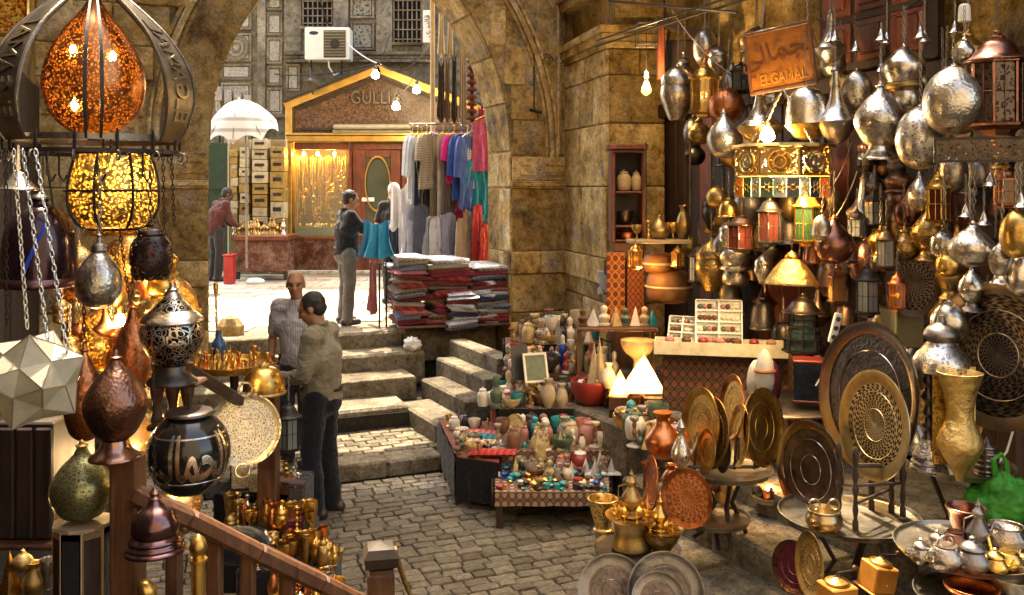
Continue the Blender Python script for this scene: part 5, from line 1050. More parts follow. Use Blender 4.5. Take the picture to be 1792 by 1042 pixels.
# engraved silver and black lamp on its post
t = hang(301, 492, 670, 104, 3.9, 'onion_flare', dict(a=engdark, b=silver, c=darkmetal), 'black and silver engraved onion lamp with calligraphy on a flared foot', None, seg=40)
mk('shoulder', lathe([(.88, .615), (.98, .6), (.99, .63), (.75, .7), (.35, .78), (.26, .86), (.17, .9)], 40, S(52, 3.9), S(178, 3.9)), silver, t); t.rotation_euler.z = 0
def on_sphere(R, zc, az0, kx, ky, prof=None):
    def fn(c):
        a = az0+c.x*kx; e = c.y*ky; rr = R+c.z; return Vector((rr*math.cos(e)*math.cos(a), rr*math.cos(e)*math.sin(a), zc+rr*math.sin(e)))
    return fn
g = textgeo(ARAB, 1, .004, .022); gb = textgeo('\uFEF2\uFEDF\uFE8E\uFECC\uFEDF\uFE8D', 1, .004, .022)
for gg, a0 in ((g, faz(301)),): mk('calligraphy', wrap_text(gg, on_sphere(S(52, 3.9)*1.0, S(80, 3.9), a0, .42, .42), .1), silver, t, ang=30)
pst = thing('lamp_post_stand', 'reddish wooden baluster stand under the black and silver lamp', 'stand', P(301, 760, 3.95))
for x in (275, 302, 328): wp('baluster', mv(lathe([(.022, 0), (.03, .03), (.018, .08), (.03, .16), (.018, .23), (.025, .27)], 12), P(x, 745, 3.95).x, 3.95, P(0, 745, 3.95).z), wood, pst)
wp('rail', pb(255, 345, 671, 679, 3.88, .14), wood, pst, ang=20); wp('rail', pb(255, 345, 745, 756, 3.88, .14), wood, pst, ang=20)
hang(228, 525, 700, 62, 4.15, 'onion', dict(a=hcopper, b=copper), 'tall polished copper lamp behind the black and silver one', 420)
hang(150, 600, 772, 70, 3.7, 'onion', dict(a=hcopper, b=copper), 'copper onion lamp partly hidden behind the dark copper globe', 480)
# near railing with newel posts
NW = thing('stair_railing', 'brown wooden stair railing with newel posts descending to the cobbles', 'railing', P(215, 1042, 3.2))
wp('newel', pb(190, 238, 803, 1300, 3.2, .1, .008), wood, NW, ang=20)
n2 = P(666, 960, 3.8); nw2 = mk('newel', join(box(-.055, .055, -.055, .055, -1.15, -.09, .008), box(-.048, .048, -.048, .048, -.09, -.075)), wood, NW, n2-NW.location, .2, ang=20)
mk('newel_cap', mv(rot(lathe([(.055, -.076), (.09, -.06), (.1, -.02), (.075, .012), (0, .03)], 4, k=0), pi/4, 'Z'), 0, 0, 0), wooddark, nw2, ang=30)
hr = [P(232, 862, 3.22), P(330, 905, 3.32), P(450, 965, 3.48), P(560, 1018, 3.62), P(655, 1066, 3.77)]
wp('handrail', join(*[xf(box(-.045, .045, 0, (b-a).length+.01, -.035, .03, .014), Matrix.Translation(a) @ (b-a).to_track_quat('Y', 'Z').to_matrix().to_4x4()) for a, b in zip(hr, hr[1:])]), wood, NW, ang=25)
for x, y, dd in ((300, 905, 3.3), (372, 940, 3.38), (430, 970, 3.45), (500, 1000, 3.55)): wp('baluster', pb(x-12, x+12, y, 1300, dd, .055, .006), wood, NW, ang=20)
t = hang(201, 612, 803, 108, 3.22, 'onion_flare', dict(a=hdark, b=copperdark, c=M('polished_bronze', (.3, .17, .13), .2, 1)), 'dark polished copper globe lamp on a flared foot atop the wooden newel post', None, seg=40)
t = hang(272, 850, 965, 104, 3.05, 'bellamp', dict(a=M('bronze_dark', (.17, .09, .09), .2, 1, .4), b=MATS['polished_bronze']), 'dark bronze bell-shaped lamp with stepped rim in front of the handrail', None); mk('ring', xf(ring(.035, .005), Matrix.Translation((.1, 0, .06)) @ Matrix.Rotation(pi/2, 4, 'X')), darkmetal, t); mk('chain', chain_geo((0, 0, S(115, 3.05)), (0, 0, S(330, 3.05)), .006), iron, t)
# black globe with silver calligraphy
d_ = 3.75; bgl = thing('calligraphy_globe', 'large black glass globe lamp with bold silver calligraphy behind the handrail', 'lamp', P(331, 862, d_)); Rg = S(70, d_)
mk('globe', mv(lathe([(.5, -.95), (.75, -.72), (.95, -.35), (1, 0), (.95, .35), (.78, .68), (.55, .9), (.5, .98)], 44, Rg, Rg), 0, 0, Rg), M('black_glass', (.016, .013, .012), .08, .3, .3, 5, spec=.8), bgl)
mk('collar', mv(lathe([(.5, .95), (.62, .97), (.55, 1.05), (.4, 1.08)], 28, Rg, Rg), 0, 0, Rg), darkmetal, bgl); mk('hanger', tube([(0, 0, Rg*2.05), (0, 0, Rg*2.5)], .006), iron, bgl)
for gg, a0, e0 in ((g, faz(331), .02), (gb, faz(331)+2.1, .0), (gb, faz(331)-2.1, 0)): mk('calligraphy', wrap_text(([Vector((v.x, v.y+e0, v.z)) for v in gg[0]], gg[1]), on_sphere(Rg*1.005, Rg, a0, .72, 1.6), .1), silver, bgl, ang=30)
mk('line_band', ring(Rg*.84, .006, Rg*.45), silver, bgl); mk('line_band', ring(Rg*.86, .006, Rg*1.52), silver, bgl); mk('base_ring', ring(Rg*.55, .012, .03), copper, bgl)
# green pierced onion on the octagonal stand
t = hang(143, 770, 910, 104, 3.3, 'onion', dict(a=filgreen, b=brassdull), 'greenish pierced brass onion lamp on the dark octagonal stand', None, seg=36); mk('liner', lathe([(r*.95, h) for r, h in SHAPES['onion'][0][2]], 24, S(52, 3.3), S(138, 3.3)), M('liner_dark', (.1, .09, .04), .6), t)
osd = thing('octagonal_stand', 'dark octagonal side table with a pale rim and wooden panels at the lower left', 'table', P(145, 1160, 3.3)); osd.location.z = P(0, 1160, 3.3).z
d_ = 3.3; Rz = S(50, d_); zt = P(0, 912, d_).z-osd.location.z
mk('top', lathe([(0, zt-.012), (1.0*Rz*1.02, zt-.012), (Rz*1.02, zt-.0), (0, zt)], 8, 1, 1, 0), M('pale_rim', (.35, .26, .16), .5), osd, ang=20)
for i in range(8):
    a, b = 2*pi*(i+.5)/8, 2*pi*(i+1.5)/8; A, B = Vector((math.cos(a), math.sin(a), 0))*Rz*.96, Vector((math.cos(b), math.sin(b), 0))*Rz*.96; c = (A+B)/2; q = math.atan2((B-A).y, (B-A).x); L = (B-A).length
    p_ = mk('side_panel', xf(box(-L/2, L/2, 0, .012, 0, zt-.013, .003), Matrix.Translation(c) @ Matrix.Rotation(q, 4, 'Z')), blackcloth if i % 2 else wooddark, osd, ang=20)
    mk('panel_frame', xf(join(box(-L/2, -L/2+.008, -.006, .0, 0, zt-.014), box(L/2-.008, L/2, -.006, .0, 0, zt-.014), box(-L/2+.008, L/2-.008, -.006, 0, zt-.04, zt-.014)), Matrix.Translation(c) @ Matrix.Rotation(q, 4, 'Z') @ Matrix.Rotation(pi, 4, 'Z')), woodpale, p_, ang=20)
# glowing pierced brass goods behind
for i, (x, yt, yb, w_, dd, sh, lab, e) in enumerate(((180, 520, 640, 90, 5.2, 'onion', 'glowing gold pierced lamp behind the silver egg lamp', 10), (300, 470, 590, 100, 5.4, 'dome', 'glowing gold pierced dome lamp left of the arch jamb', 10), (225, 405, 500, 84, 5.3, 'sphere', 'glowing gold pierced globe behind the hanging chains', 8), (110, 640, 760, 90, 5.0, 'onion', 'dim pierced brass lamp behind the paper star', 3), (230, 690, 830, 90, 4.8, 'onion', 'amber pierced lamp behind the dark copper globe', 5), (318, 850, 930, 70, 4.5, 'gourd', 'orange glass and brass lamp below the calligraphy globe', 4), (140, 420, 540, 80, 5.6, 'urn', 'pierced brass urn lamp behind the dark glass dome', 4))):
    t = hang(x, yt, yb, w_, dd, sh, gld, lab, yt-60 if yt > 380 else None); mk('liner', mv(sca(ell(1, 1, 1, 20, 14), S(w_*.44, dd), S(w_*.44, dd), S((yb-yt)*.34, dd)), 0, 0, S((yb-yt)*.42, dd)), linergold if i < 3 else lineramber, t); point('pierced_light', t.location+Vector((0, 0, S((yb-yt)*.42, dd))), e*.07, (1, .55, .18), .03)
for i, (x, y, r, lab) in enumerate(((205, 600, 60, 'gilt engraved tray standing behind the copper lamps'), (130, 700, 55, 'dark gilt tray behind the paper star'), (290, 640, 50, 'gilt tray standing behind the black and silver lamp'))): plate(P(x, y, 5.9), (.25, -1, .15), S(r, 5.9), (brass, engbrass), lab)
# cabinet and odds and ends at the lower left corner
cab = thing('dark_cabinet', 'dark wooden cabinet at the lower left under the paper star', 'cabinet', P(40, 960, 3.9)); wp('front', pb(-60, 92, 740, 955, 3.9, .4), wooddark, cab, ang=20)
for i in range(4): wp('board', pb(-40+i*33, -40+i*33+30, 750, 945, 3.885, .02), wooddark, cab, ang=20)
wp('ledge', pb(-60, 96, 955, 965, 3.84, .5), wood, cab, ang=20)
for i, (x, yb, w_, h_, sh, m, lab) in enumerate(((18, 1042, 40, 80, 'pyramid', brass, 'angular brass lantern cap in the bottom left corner'), (60, 1045, 40, 60, 'vase', brassdull, 'dull brass pot beside the octagonal stand'), (85, 1030, 30, 50, 'bowl', silver, 'small silver bowl against the octagonal stand'), (40, 1000, 34, 40, 'onion', brassdull, 'small brass onion lamp under the dark cabinet'))): hang(x, yb-h_, yb, w_, 3.6, sh, m, lab, None, name='brass_ware', cat='metalware', seg=4 if sh == 'pyramid' else 24)
# two brass bedpost finials
for i, (x, y0, y1, tl, lab) in enumerate(((347, 935, 1120, 0, 'upright brass bedpost with ball finial beside the handrail balusters'), (300, 992, 1150, -.55, 'leaning brass bedpost with rounded end by the handrail'))):
    d_ = 3.15; H = S(y1-y0, d_); t = thing('brass_bedpost', lab, 'bedpost', P(x-(0 if not i else -28), y1, d_)); m = Matrix.Rotation(tl, 4, 'Y')
    mk('shaft', xf(lathe([(.024, 0), (.024, H-.1), (.03, H-.095), (.03, H-.085), (.018, H-.08)], 16, k=0), m), brass, t); mk('finial', xf(lathe([(.018, H-.08), (.03, H-.05), (.024, H-.02), (.01, H-.005), (0, H)], 16), m), brass, t)

# ================================================================== left: trays, basin, boxes, brass display
rk = thing('far_railing', 'dark wooden railing behind the trays on the left', 'railing', P(466, 905, 5.9)); wp('newel', pb(450, 482, 645, 1000, 5.9, .12, .006), wood, rk, ang=20)
hr = [P(320, 640, 5.0), P(400, 690, 5.4), P(455, 725, 5.85)]; wp('handrail', join(*[xf(box(-.03, .03, 0, (b-a).length+.01, -.03, .03, .01), Matrix.Translation(a) @ (b-a).to_track_quat('Y', 'Z').to_matrix().to_4x4()) for a, b in zip(hr, hr[1:])]), wooddark, rk, ang=25)
zt = 1.38; tb = thing('brass_tray_table', 'round brass tray crowded with tiny gilt figures left of the stairs', 'tray', PZ(410, 640, zt)); dT = tb.location.y
mk('tray', lathe([(0, -.02), (1, -.02), (1.06, .02), (1.06, .028), (.98, .0), (0, 0)], 40, S(70, dT), 1, 0), brass, tb); mk('stand', join(tube([(0, 0, -.02), (0, 0, -1.3)], .03, 8), lathe([(.2, -1.38), (.18, -1.34), (.03, -1.28)], 16)), wooddark, tb)
for i in range(40):
    a, r = rnd.uniform(0, 6.28), math.sqrt(rnd.random())*S(64, dT); q = tb.location+Vector((r*math.cos(a), r*math.sin(a), 0)); h = rnd.uniform(.05, .12)
    t = mk('gilt_figure', lathe(rnd.choice(([(.5, 0), (.3, .2), (.5, .5), (.25, .7), (.35, .85), (0, 1)], [(.6, 0), (.2, .15), (.3, .6), (.6, .9), (.5, 1)], [(.5, 0), (.6, .3), (.2, .6), (.12, 1)])), 10, .03, h), rnd.choice((brass, brass, copper, brassdull)), None, q, label='tiny gilt figure at the %s %s of the round brass tray' % ('front' if math.sin(a) < 0 else 'back', 'left' if math.cos(a) < -.35 else 'right' if math.cos(a) > .35 else 'middle'), cat='figurine', group='gilt figures on the brass tray')
rest(462, 690, 1.05, 66, 48, 'dome', dict(a=brass, b=brassdull, c=brassdull), 'golden upturned basin on the far newel beside the man in olive', 'brass_basin', 'basin').location = P(462, 690, 5.85)
for i, (x, yt, yb, w_, dd, lab) in enumerate(((380, 495, 618, 14, 6.6, 'tall slender brass candlestick against the sunlit street'), (350, 540, 622, 12, 6.5, 'slim brass candlestick beside the arch jamb'))): hang(x, yt, yb, w_, dd, 'candlestick', brass, lab, None, name='candlestick', cat='candlestick')
mk('blue_bottle', lathe([(.04, 0), (.045, .01), (.05, .1), (.02, .16), (.018, .2)], 14), M('blue_glass', (.03, .08, .16), .1), None, PZ(383, 628, 1.39), label='small blue bottle at the back of the brass tray', cat='bottle')
t = plate(P(428, 752, 5.5), (.15, -1, .25), S(62, 5.5), (filsilver, engraved('tray_openwork', (.16, .14, .1), (.66, .6, .47), 60, .5, .25)), 'round silver openwork tray with handles standing behind the white boxes', well=.9); mk('handle', mv(ring(.04, .008), 0, .235, .02), silver, t); mk('handle', mv(ring(.04, .008), 0, -.235, .02), silver, t)
lantern(505, 700, 795, 46, 6.3, 6, iron, glass('smoky_glass', (.3, .33, .28), .1, .6), 'black iron lantern hanging beside the legs of the man in olive', 655)
disp = thing('display_steps', 'stepped display stand draped in dark cloth holding brassware', 'display stand', PZ(500, 1000, .0))
tiers = ((.56, 6.25), (.42, 5.95), (.3, 5.65), (.17, 5.35))
for i, (z, dd) in enumerate(tiers):
    x0, x1 = P((385, 395, 425, 470)[i], 0, dd).x, P((530, 550, 590, 600)[i], 0, dd).x; wp('tier', box(x0, x1, dd-.15, dd+.16+(.2 if i == 0 else 0), 0, z, .01), blackcloth, disp, ang=20)
for i, (x, y, w_, h_, m, lab) in enumerate(((424, 852, 36, 40, ivory, 'white inlaid box left of the pair on the display'), (461, 858, 40, 34, ivory, 'white inlaid box beside the far newel'), (440, 838, 30, 24, brassdull, 'small dull box behind the white inlaid boxes'), (496, 862, 40, 26, M('brown_box', (.12, .06, .04), .5), 'dark brown box under the iron lantern'), (520, 872, 26, 30, M('fur_brown', (.06, .04, .035), .9), 'dark brown bundle beside the feet of the man in olive'))):
    q = PZ(x, y, .57); w2 = S(w_, q.y); h2 = S(h_, q.y); t = thing('trinket_box', lab, 'box', q, rnd.uniform(-.3, .3)); mk('case', cbox(w2, w2*.75, h2*.68, 0, .006), mosaic('pearl_inlay', [(.6, .52, .38), (.7, .64, .5), (.35, .25, .15), (.66, .6, .46)], 120) if i < 2 else m, t, ang=20); mk('lid', cbox(w2*1.04, w2*.79, h2*.3, h2*.685, .008), m, t, ang=20); mk('clasp', mv(cbox(w2*.12, .01, h2*.2, h2*.6, .002), 0, -w2*.385, 0), brass, t, ang=20)
k_ = 0
bl = ('goblet', 'candlestick', 'vase', 'jar', 'mortar', 'bowl', 'urn')
where = {0: 'back row', 1: 'second row', 2: 'third row', 3: 'front row'}
for ti, (z, dd) in enumerate(tiers):
    for i in range(44 if ti else 20):
        x0, x1 = ((472, 526), (400, 546), (430, 586), (475, 596))[ti]; x = rnd.uniform(x0, x1); q = P(x, 0, dd+rnd.uniform(-.13, .13)); q.z = z; q.x = (x-CX)*q.y/F; sh = rnd.choice(bl); m = rnd.choice((brass, brass, brass, brassdull, copper, silver) if ti else (brass, ivory, brassdull, silver)); mn = {brass: 'bright brass', brassdull: 'dull brass', copper: 'copper', silver: 'silver', ivory: 'ivory'}[m]
        t = thing(sh if sh != 'urn' else 'small_urn', 'small %s %s at the %s of the %s of the display' % (mn, sh, ('left', 'middle', 'right')[min(2, int(3*(x-x0)/(x1-x0)))], where[ti]), sh, q, rnd.uniform(0, 6), 'brassware on the stepped display'); solids(t, sh, rnd.uniform(.026, .05), rnd.uniform(.08, .19), dict(a=m, b=m), 14)
for i, (x, yb, w_, h_, m, lab) in enumerate(((512, 955, 34, 48, M('oxblood', (.12, .01, .012), .5), 'dark red box in the middle of the brass display'), (585, 985, 30, 24, goldbox, 'gold card box at the right end of the brass display'))):
    q = PZ(x, yb, .31 if not i else .18); t = thing('gift_box', lab, 'box', q, .1); mk('case', cbox(S(w_, q.y), S(w_, q.y)*.6, S(h_, q.y)*.75, 0, .005), m, t, ang=20); mk('lid', cbox(S(w_, q.y)*1.05, S(w_, q.y)*.64, S(h_, q.y)*.24, S(h_, q.y)*.755, .005), m, t, ang=20)
mk('dark_shawl', mv(sca(ell(1, 1, 1, 18, 12), .16, .1, .09), 0, 0, 0), blackcloth, None, P(415, 955, 4.4), label='black cloth bundle just behind the handrail', cat='cloth')
mk('rope', tube(sag(P(690, 960, 3.8), P(735, 1060, 4.4), .05), .012, 6), brass, None, label='golden rope hanging beside the lower newel post', cat='rope')
# ================================================================== right: lamps hung in rows before the shop wall
SV = dict(a=hsilver, b=silver, c=silver); SP = dict(a=silver, b=pewter, c=pewter); BR = dict(a=brass, b=brass, c=brass)
engsv = dict(a=engsilver, b=silver, c=silver)
for (x, yt, yb, w_, u_, sh, ms, ch, cap, lab) in (
 (1184, 110, 211, 58, 1.9, 'urn', SV, 40, None, 'pale silver double-bellied lamp, leftmost of the upper row'),
 (1270, 152, 216, 62, 1.95, 'sphere', dict(a=hcopper, b=copper), 70, None, 'rosy copper globe lamp in the upper row of silver lamps'),
 (1269, 190, 277, 64, 1.7, 'onion', SV, 110, None, 'silver onion lamp below the rosy copper globe'),
 (1331, 142, 252, 84, 1.75, 'trumpet', dict(a=silver, b=silver, c=M('tarnished_gold', (.5, .34, .14), .3, 1)), 60, None, 'wide silver funnel lamp with a golden bowl below the wooden sign'),
 (1414, 148, 243, 72, 1.7, 'bell', dict(a=silver, b=silver, c=MATS['tarnished_gold']), 60, None, 'smooth silver bell lamp right below the wooden sign'),
 (1465, 108, 252, 72, 1.8, 'trumpet', SP, 20, 72, 'long-necked silver trumpet lamp in the middle of the upper row'),
 (1502, 120, 196, 52, 1.95, 'sphere', SV, 30, 90, 'small silver ball lamp right of the long-necked trumpet lamp'),
 (1539, 140, 280, 84, 1.65, 'onion_flare', SV, 40, 72, 'silver onion lamp with a wide flared foot in the upper row'),
 (1584, 76, 196, 68, 1.9, 'gourd', dict(a=silver, b=silver, c=brassdull), 10, None, 'silver and brass gourd lamp above the flared-foot lamp'),
 (1611, 182, 296, 84, 1.65, 'sphere', dict(a=engsilver, b=silver), 20, 66, 'dull engraved silver ball lamp low in the upper row'),
 (1672, 112, 236, 106, 1.6, 'sphere', SV, 55, None, 'largest silver ball lamp, brightly lit, at the upper right'),
 (1688, 58, 112, 36, 1.8, 'egg', SV, 10, None, 'small silver egg lamp above the largest ball'),
 (1256, 325, 365, 40, 2.1, 'sphere', dict(a=brassdull), None, None, 'shadowed brass ball lamp left of the glass chandelier'),
 (1460, 375, 462, 64, 1.7, 'onion', dict(a=copperdark, b=copper), 300, None, 'dark copper onion lamp below the glass chandelier'),
 (1700, 385, 466, 80, 1.5, 'onion', SV, 290, None, 'broad creamy silver onion lamp at the right'),
 (1700, 462, 545, 46, 1.7, 'onion_flare', SP, 440, None, 'small pewter lamp hanging under the creamy silver onion'),
 (1748, 412, 497, 38, 1.5, 'onion_flare', SV, 300, None, 'slim silver bottle-shaped lamp near the right edge'),
 (1780, 365, 452, 58, 1.5, 'sphere', BR, 290, None, 'golden ball lamp at the right edge'),
 (1786, 440, 520, 50, 1.6, 'sphere', SP, 420, None, 'dim silver ball lamp at the right edge under the golden one'),
 (1650, 400, 455, 46, 1.8, 'sphere', SP, 300, None, 'small silver ball lamp left of the creamy onion'),
 (1660, 440, 485, 42, 1.75, 'sphere', BR, None, None, 'small golden ball lamp left of the creamy onion'),
 (1662, 525, 602, 62, 1.6, 'sphere', dict(a=silver, b=silver), 490, None, 'silver ball lamp behind the pewter water pipe'),
 (1437, 375, 425, 34, 1.6, 'bell', SV, 330, None, 'bright silver bell lamp beside the green glass lantern'),
 (1276, 345, 380, 40, 1.85, 'dome', BR, 300, None, 'brass domed lamp cap above the red glass lantern'),
):
    hang(x, yt, yb, w_, DR(x, u_), sh, ms, lab, ch, cap=cap, group='lamps hung along the right-hand shop')
for (x, y, u_, lab) in ((1453, 66, 1.9, 'tiny silver bell left of the trumpet lamp chain'), (1552, 68, 1.9, 'tiny silver bell above the flared-foot lamp'), (1618, 66, 1.9, 'tiny silver bell above the engraved ball'), (1671, 50, 1.9, 'tiny silver bell left of the small egg lamp'), (1733, 318, 1.6, 'tiny silver bell over the creamy onion lamp'), (1690, 372, 1.6, 'tiny silver bell left of the slim bottle lamp'), (1722, 386, 1.6, 'tiny silver bell right of the creamy onion'), (1787, 355, 1.5, 'tiny silver bell at the right edge'), (1542, 118, 1.9, 'tiny silver bell behind the flared-foot lamp finial')):
    d = DR(x, u_); t = thing('small_bell', lab, 'bell', P(x, y+8, d), group='tiny bells on chains'); mk('bell', small_bell(0, .026), silver, t); mk('chain', chain_geo((0, 0, .07), (0, 0, S(75, d)), .007), ironbright, t); mk('clapper', ell(.008, .008, .014, 8, 6), pewter, t)
# white cylinder lamp holder and wire frame lamp with bare bulbs
t = thing('lamp_holder', 'white cylindrical lamp holder hanging above the small egg lamp', 'lamp holder', P(1688, 38, DR(1688, 1.85))); d = t.location.y; mk('cylinder', lathe([(.035, 0), (.032, .08), (.02, .1), (0, .1)], 16), whiteplastic, t); mk('cord', tube([(0, 0, .1), (0, 0, .4)], .004), iron, t)
t = thing('wire_cage_lamp', 'wire box frame with two clear bulbs hanging before the pier', 'lamp', P(1131, 172, 8.7)); d = 8.7
mk('frame', mv(join(*[tube([(a*.09, b*.09, 0), (a*.09, b*.09, .2)], .007) for a in (-1, 1) for b in (-1, 1)]+[tube([(-.09, -.09, z), (.09, -.09, z), (.09, .09, z), (-.09, .09, z)], .007, 5, True) for z in (0, .2)]), 0, 0, S(92, d)), ironbright, t)
mk('cord', tube([(0, 0, S(40, d)), (0, 0, S(130, d))], .004), iron, t); mk('socket', mv(lathe([(.02, 0), (.022, .05), (.01, .07)], 12), 0, 0, S(34, d)), whiteplastic, t); mk('bulb', mv(lathe([(0, -.09), (.045, -.06), (.05, -.02), (.025, .04), (.02, .06)], 16), 0, 0, S(20, d)), glass('clear_bulb', (.9, .85, .75), .03, .25), t); mk('filament', mv(ell(.02, .02, .03, 8, 6), 0, 0, S(42, d)), emit('cage_bulb', (1, .8, .5), 30), t); point('cage_light', t.location+Vector((0, -.12, S(42, d))), 7, (1, .7, .34), .05)
# octagonal dark lantern and brass lantern up high
redgl = glass('red_glass', (.2, .05, .04), .12, .55); greengl = glass('green_glass', (.06, .17, .08), .12, .6); ambergl = glass('amber_glass', (.45, .24, .08), .12, .5); bluegl = glass('blue_glass_pane', (.04, .09, .1), .1, .7); smoke = glass('smoke_glass', (.35, .38, .4), .1, .55)
lantern(1232, 108, 206, 54, DR(1232, 1.9), 8, brass, filbrass, 'pierced brass lantern hanging right of the leftmost silver lamp', 60, lit=.5)
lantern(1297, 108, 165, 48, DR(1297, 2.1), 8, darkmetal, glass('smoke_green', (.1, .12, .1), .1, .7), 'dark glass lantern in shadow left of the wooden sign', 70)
lantern(1745, 50, 238, 110, DR(1745, 1.75), 8, copperdark, engdarkcopper, 'large dark bronze faceted lantern at the upper right', 0, roof='dome')
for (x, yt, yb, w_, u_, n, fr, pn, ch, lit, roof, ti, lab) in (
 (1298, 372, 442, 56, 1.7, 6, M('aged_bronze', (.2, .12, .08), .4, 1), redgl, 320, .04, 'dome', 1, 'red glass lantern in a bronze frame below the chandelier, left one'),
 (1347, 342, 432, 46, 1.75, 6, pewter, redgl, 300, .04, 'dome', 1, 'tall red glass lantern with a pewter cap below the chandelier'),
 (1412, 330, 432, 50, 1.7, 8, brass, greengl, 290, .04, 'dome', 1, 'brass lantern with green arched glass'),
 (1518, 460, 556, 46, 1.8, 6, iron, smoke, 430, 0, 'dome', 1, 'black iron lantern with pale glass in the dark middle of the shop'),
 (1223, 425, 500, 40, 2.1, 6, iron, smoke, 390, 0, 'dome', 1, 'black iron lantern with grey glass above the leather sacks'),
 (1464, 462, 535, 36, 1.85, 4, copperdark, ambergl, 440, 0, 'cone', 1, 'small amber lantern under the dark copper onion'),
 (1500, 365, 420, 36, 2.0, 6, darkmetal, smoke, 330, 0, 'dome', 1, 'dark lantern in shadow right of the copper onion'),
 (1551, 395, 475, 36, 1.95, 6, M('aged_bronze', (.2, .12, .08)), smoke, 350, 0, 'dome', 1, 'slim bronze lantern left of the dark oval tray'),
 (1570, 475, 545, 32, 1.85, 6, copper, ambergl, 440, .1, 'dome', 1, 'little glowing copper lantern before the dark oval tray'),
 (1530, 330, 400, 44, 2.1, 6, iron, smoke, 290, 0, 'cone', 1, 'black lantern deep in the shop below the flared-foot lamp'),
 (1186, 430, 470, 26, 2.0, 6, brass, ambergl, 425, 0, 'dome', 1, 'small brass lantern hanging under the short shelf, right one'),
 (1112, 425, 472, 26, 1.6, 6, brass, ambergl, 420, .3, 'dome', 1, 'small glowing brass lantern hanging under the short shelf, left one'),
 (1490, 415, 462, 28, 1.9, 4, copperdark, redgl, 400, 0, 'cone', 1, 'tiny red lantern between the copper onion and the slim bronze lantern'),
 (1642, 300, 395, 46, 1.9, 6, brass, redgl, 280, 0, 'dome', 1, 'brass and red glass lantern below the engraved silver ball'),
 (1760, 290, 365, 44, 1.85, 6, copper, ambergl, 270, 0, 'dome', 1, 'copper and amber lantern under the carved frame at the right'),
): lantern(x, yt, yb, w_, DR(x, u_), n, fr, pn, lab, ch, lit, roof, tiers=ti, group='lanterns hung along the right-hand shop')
# rectangular glass chandelier
d = DR(1370, 1.6); ch = thing('glass_chandelier', 'wide rectangular brass chandelier with medallions and coloured glass, brightly lit', 'chandelier', P(1370, 345, d), -.35); W_ = S(84, d)
for k in range(8):
    a0, a1 = 2*pi*(k-.5)/8, 2*pi*(k+.5)/8; A, B = Vector((math.cos(a0), math.sin(a0), 0))*W_, Vector((math.cos(a1), math.sin(a1), 0))*W_; c = (A+B)/2; L = (B-A).length; Rm = Matrix.Translation(c) @ Matrix.Rotation(math.atan2((B-A).y, (B-A).x), 4, 'Z'); z0, z1 = S(36, d), S(84, d)
    fr = mk('side_frame', xf(join(box(-L/2, L/2, -.006, .006, z0, z0+.012), box(-L/2, L/2, -.006, .006, z1-.012, z1), box(-L/2, -L/2+.012, -.0065, .0065, z0+.012, z1-.012), box(L/2-.012, L/2, -.0065, .0065, z0+.012, z1-.012)), Rm), brassdull, ch, ang=20)
    mk('fretwork', xf(box(-L/2+.012, L/2-.012, -.002, .002, z0+.012, z1-.012, 0), Rm), filbrass, fr, smooth=False)
    mk('medallion', xf(xf(join(ring(.075, .01, 0, 24), ring(.04, .008, 0, 18)), Matrix.Rotation(pi/2, 4, 'X')), Rm @ Matrix.Translation((0, -.006, (z0+z1)/2))), brass, fr)
    mk('medallion_glass', xf(xf(lathe([(0, 0), (.07, 0), (.07, .004), (0, .004)], 20, k=0), Matrix.Rotation(pi/2, 4, 'X')), Rm @ Matrix.Translation((0, 0, (z0+z1)/2))), linerwhite if k % 3 else linergold, fr)
    for q in range(3):
        x = -L/2+L*(q+.5)/3; pn = mk('hanging_pane', xf(box(x-.04, x+.04, -.002, .002, 0, S(33, d), 0), Rm), (bluegl, ambergl, greengl, smoke)[(q+k) % 4], ch, smooth=False)
        mk('star_fret', xf(xf(join(*[ring(.018, .005, 0, 10, 4)]+[tube([(.018*math.cos(a), .018*math.sin(a), 0), (.04*math.cos(a), .04*math.sin(a), 0)], .005, 4) for a in [pi*2*i/6 for i in range(6)]]), Matrix.Rotation(pi/2, 4, 'X')), Rm @ Matrix.Translation((x, -.008, S(17, d)))), brass, pn)
mk('crown_band', lathe([(1, 0), (1.04, .01), (1, .03)], 8, W_*1.02, 1, 0) and mv(lathe([(1, 0), (1.04, .01), (1, .03)], 8, W_*1.02, 1, 0), 0, 0, S(84, d)), brassdull, ch, ang=20)
for k in range(4): a = pi/4+k*pi/2; mk('chain', chain_geo((W_*.9*math.cos(a), W_*.9*math.sin(a), S(86, d)), (0, 0, S(190, d)), .008), ironbright, ch)
for k in range(3): mk('bulb', mv(ell(.03, .03, .045, 12, 8), (-.12, .0, .14)[k], (-.1, -.16, -.06)[k], S(60, d)), emit('chandelier_bulb', (1, .85, .55), 55), ch)
point('chandelier_light', ch.location+Vector((0, -.05, S(70, d))), 12, (1, .68, .32), .06); point('chandelier_glow', ch.location+Vector((0, -.3, S(15, d))), 8, (1, .62, .26), .06)
point('funnel_lamp_light', P(1343, 232, DR(1331, 1.45)), 7, (1, .68, .3), .04)
t = thing('bare_bulb', 'bright bare bulb under the wide silver funnel lamp', 'light bulb', P(1343, 236, DR(1331, 1.52))); mk('glass', lathe([(0, -.06), (.045, -.03), (.045, .01), (.02, .05)], 14), emit('bulb_glow', (1, .86, .6), 45), t); mk('socket', lathe([(.02, .05), (.022, .09), (0, .1)], 10), brass, t)
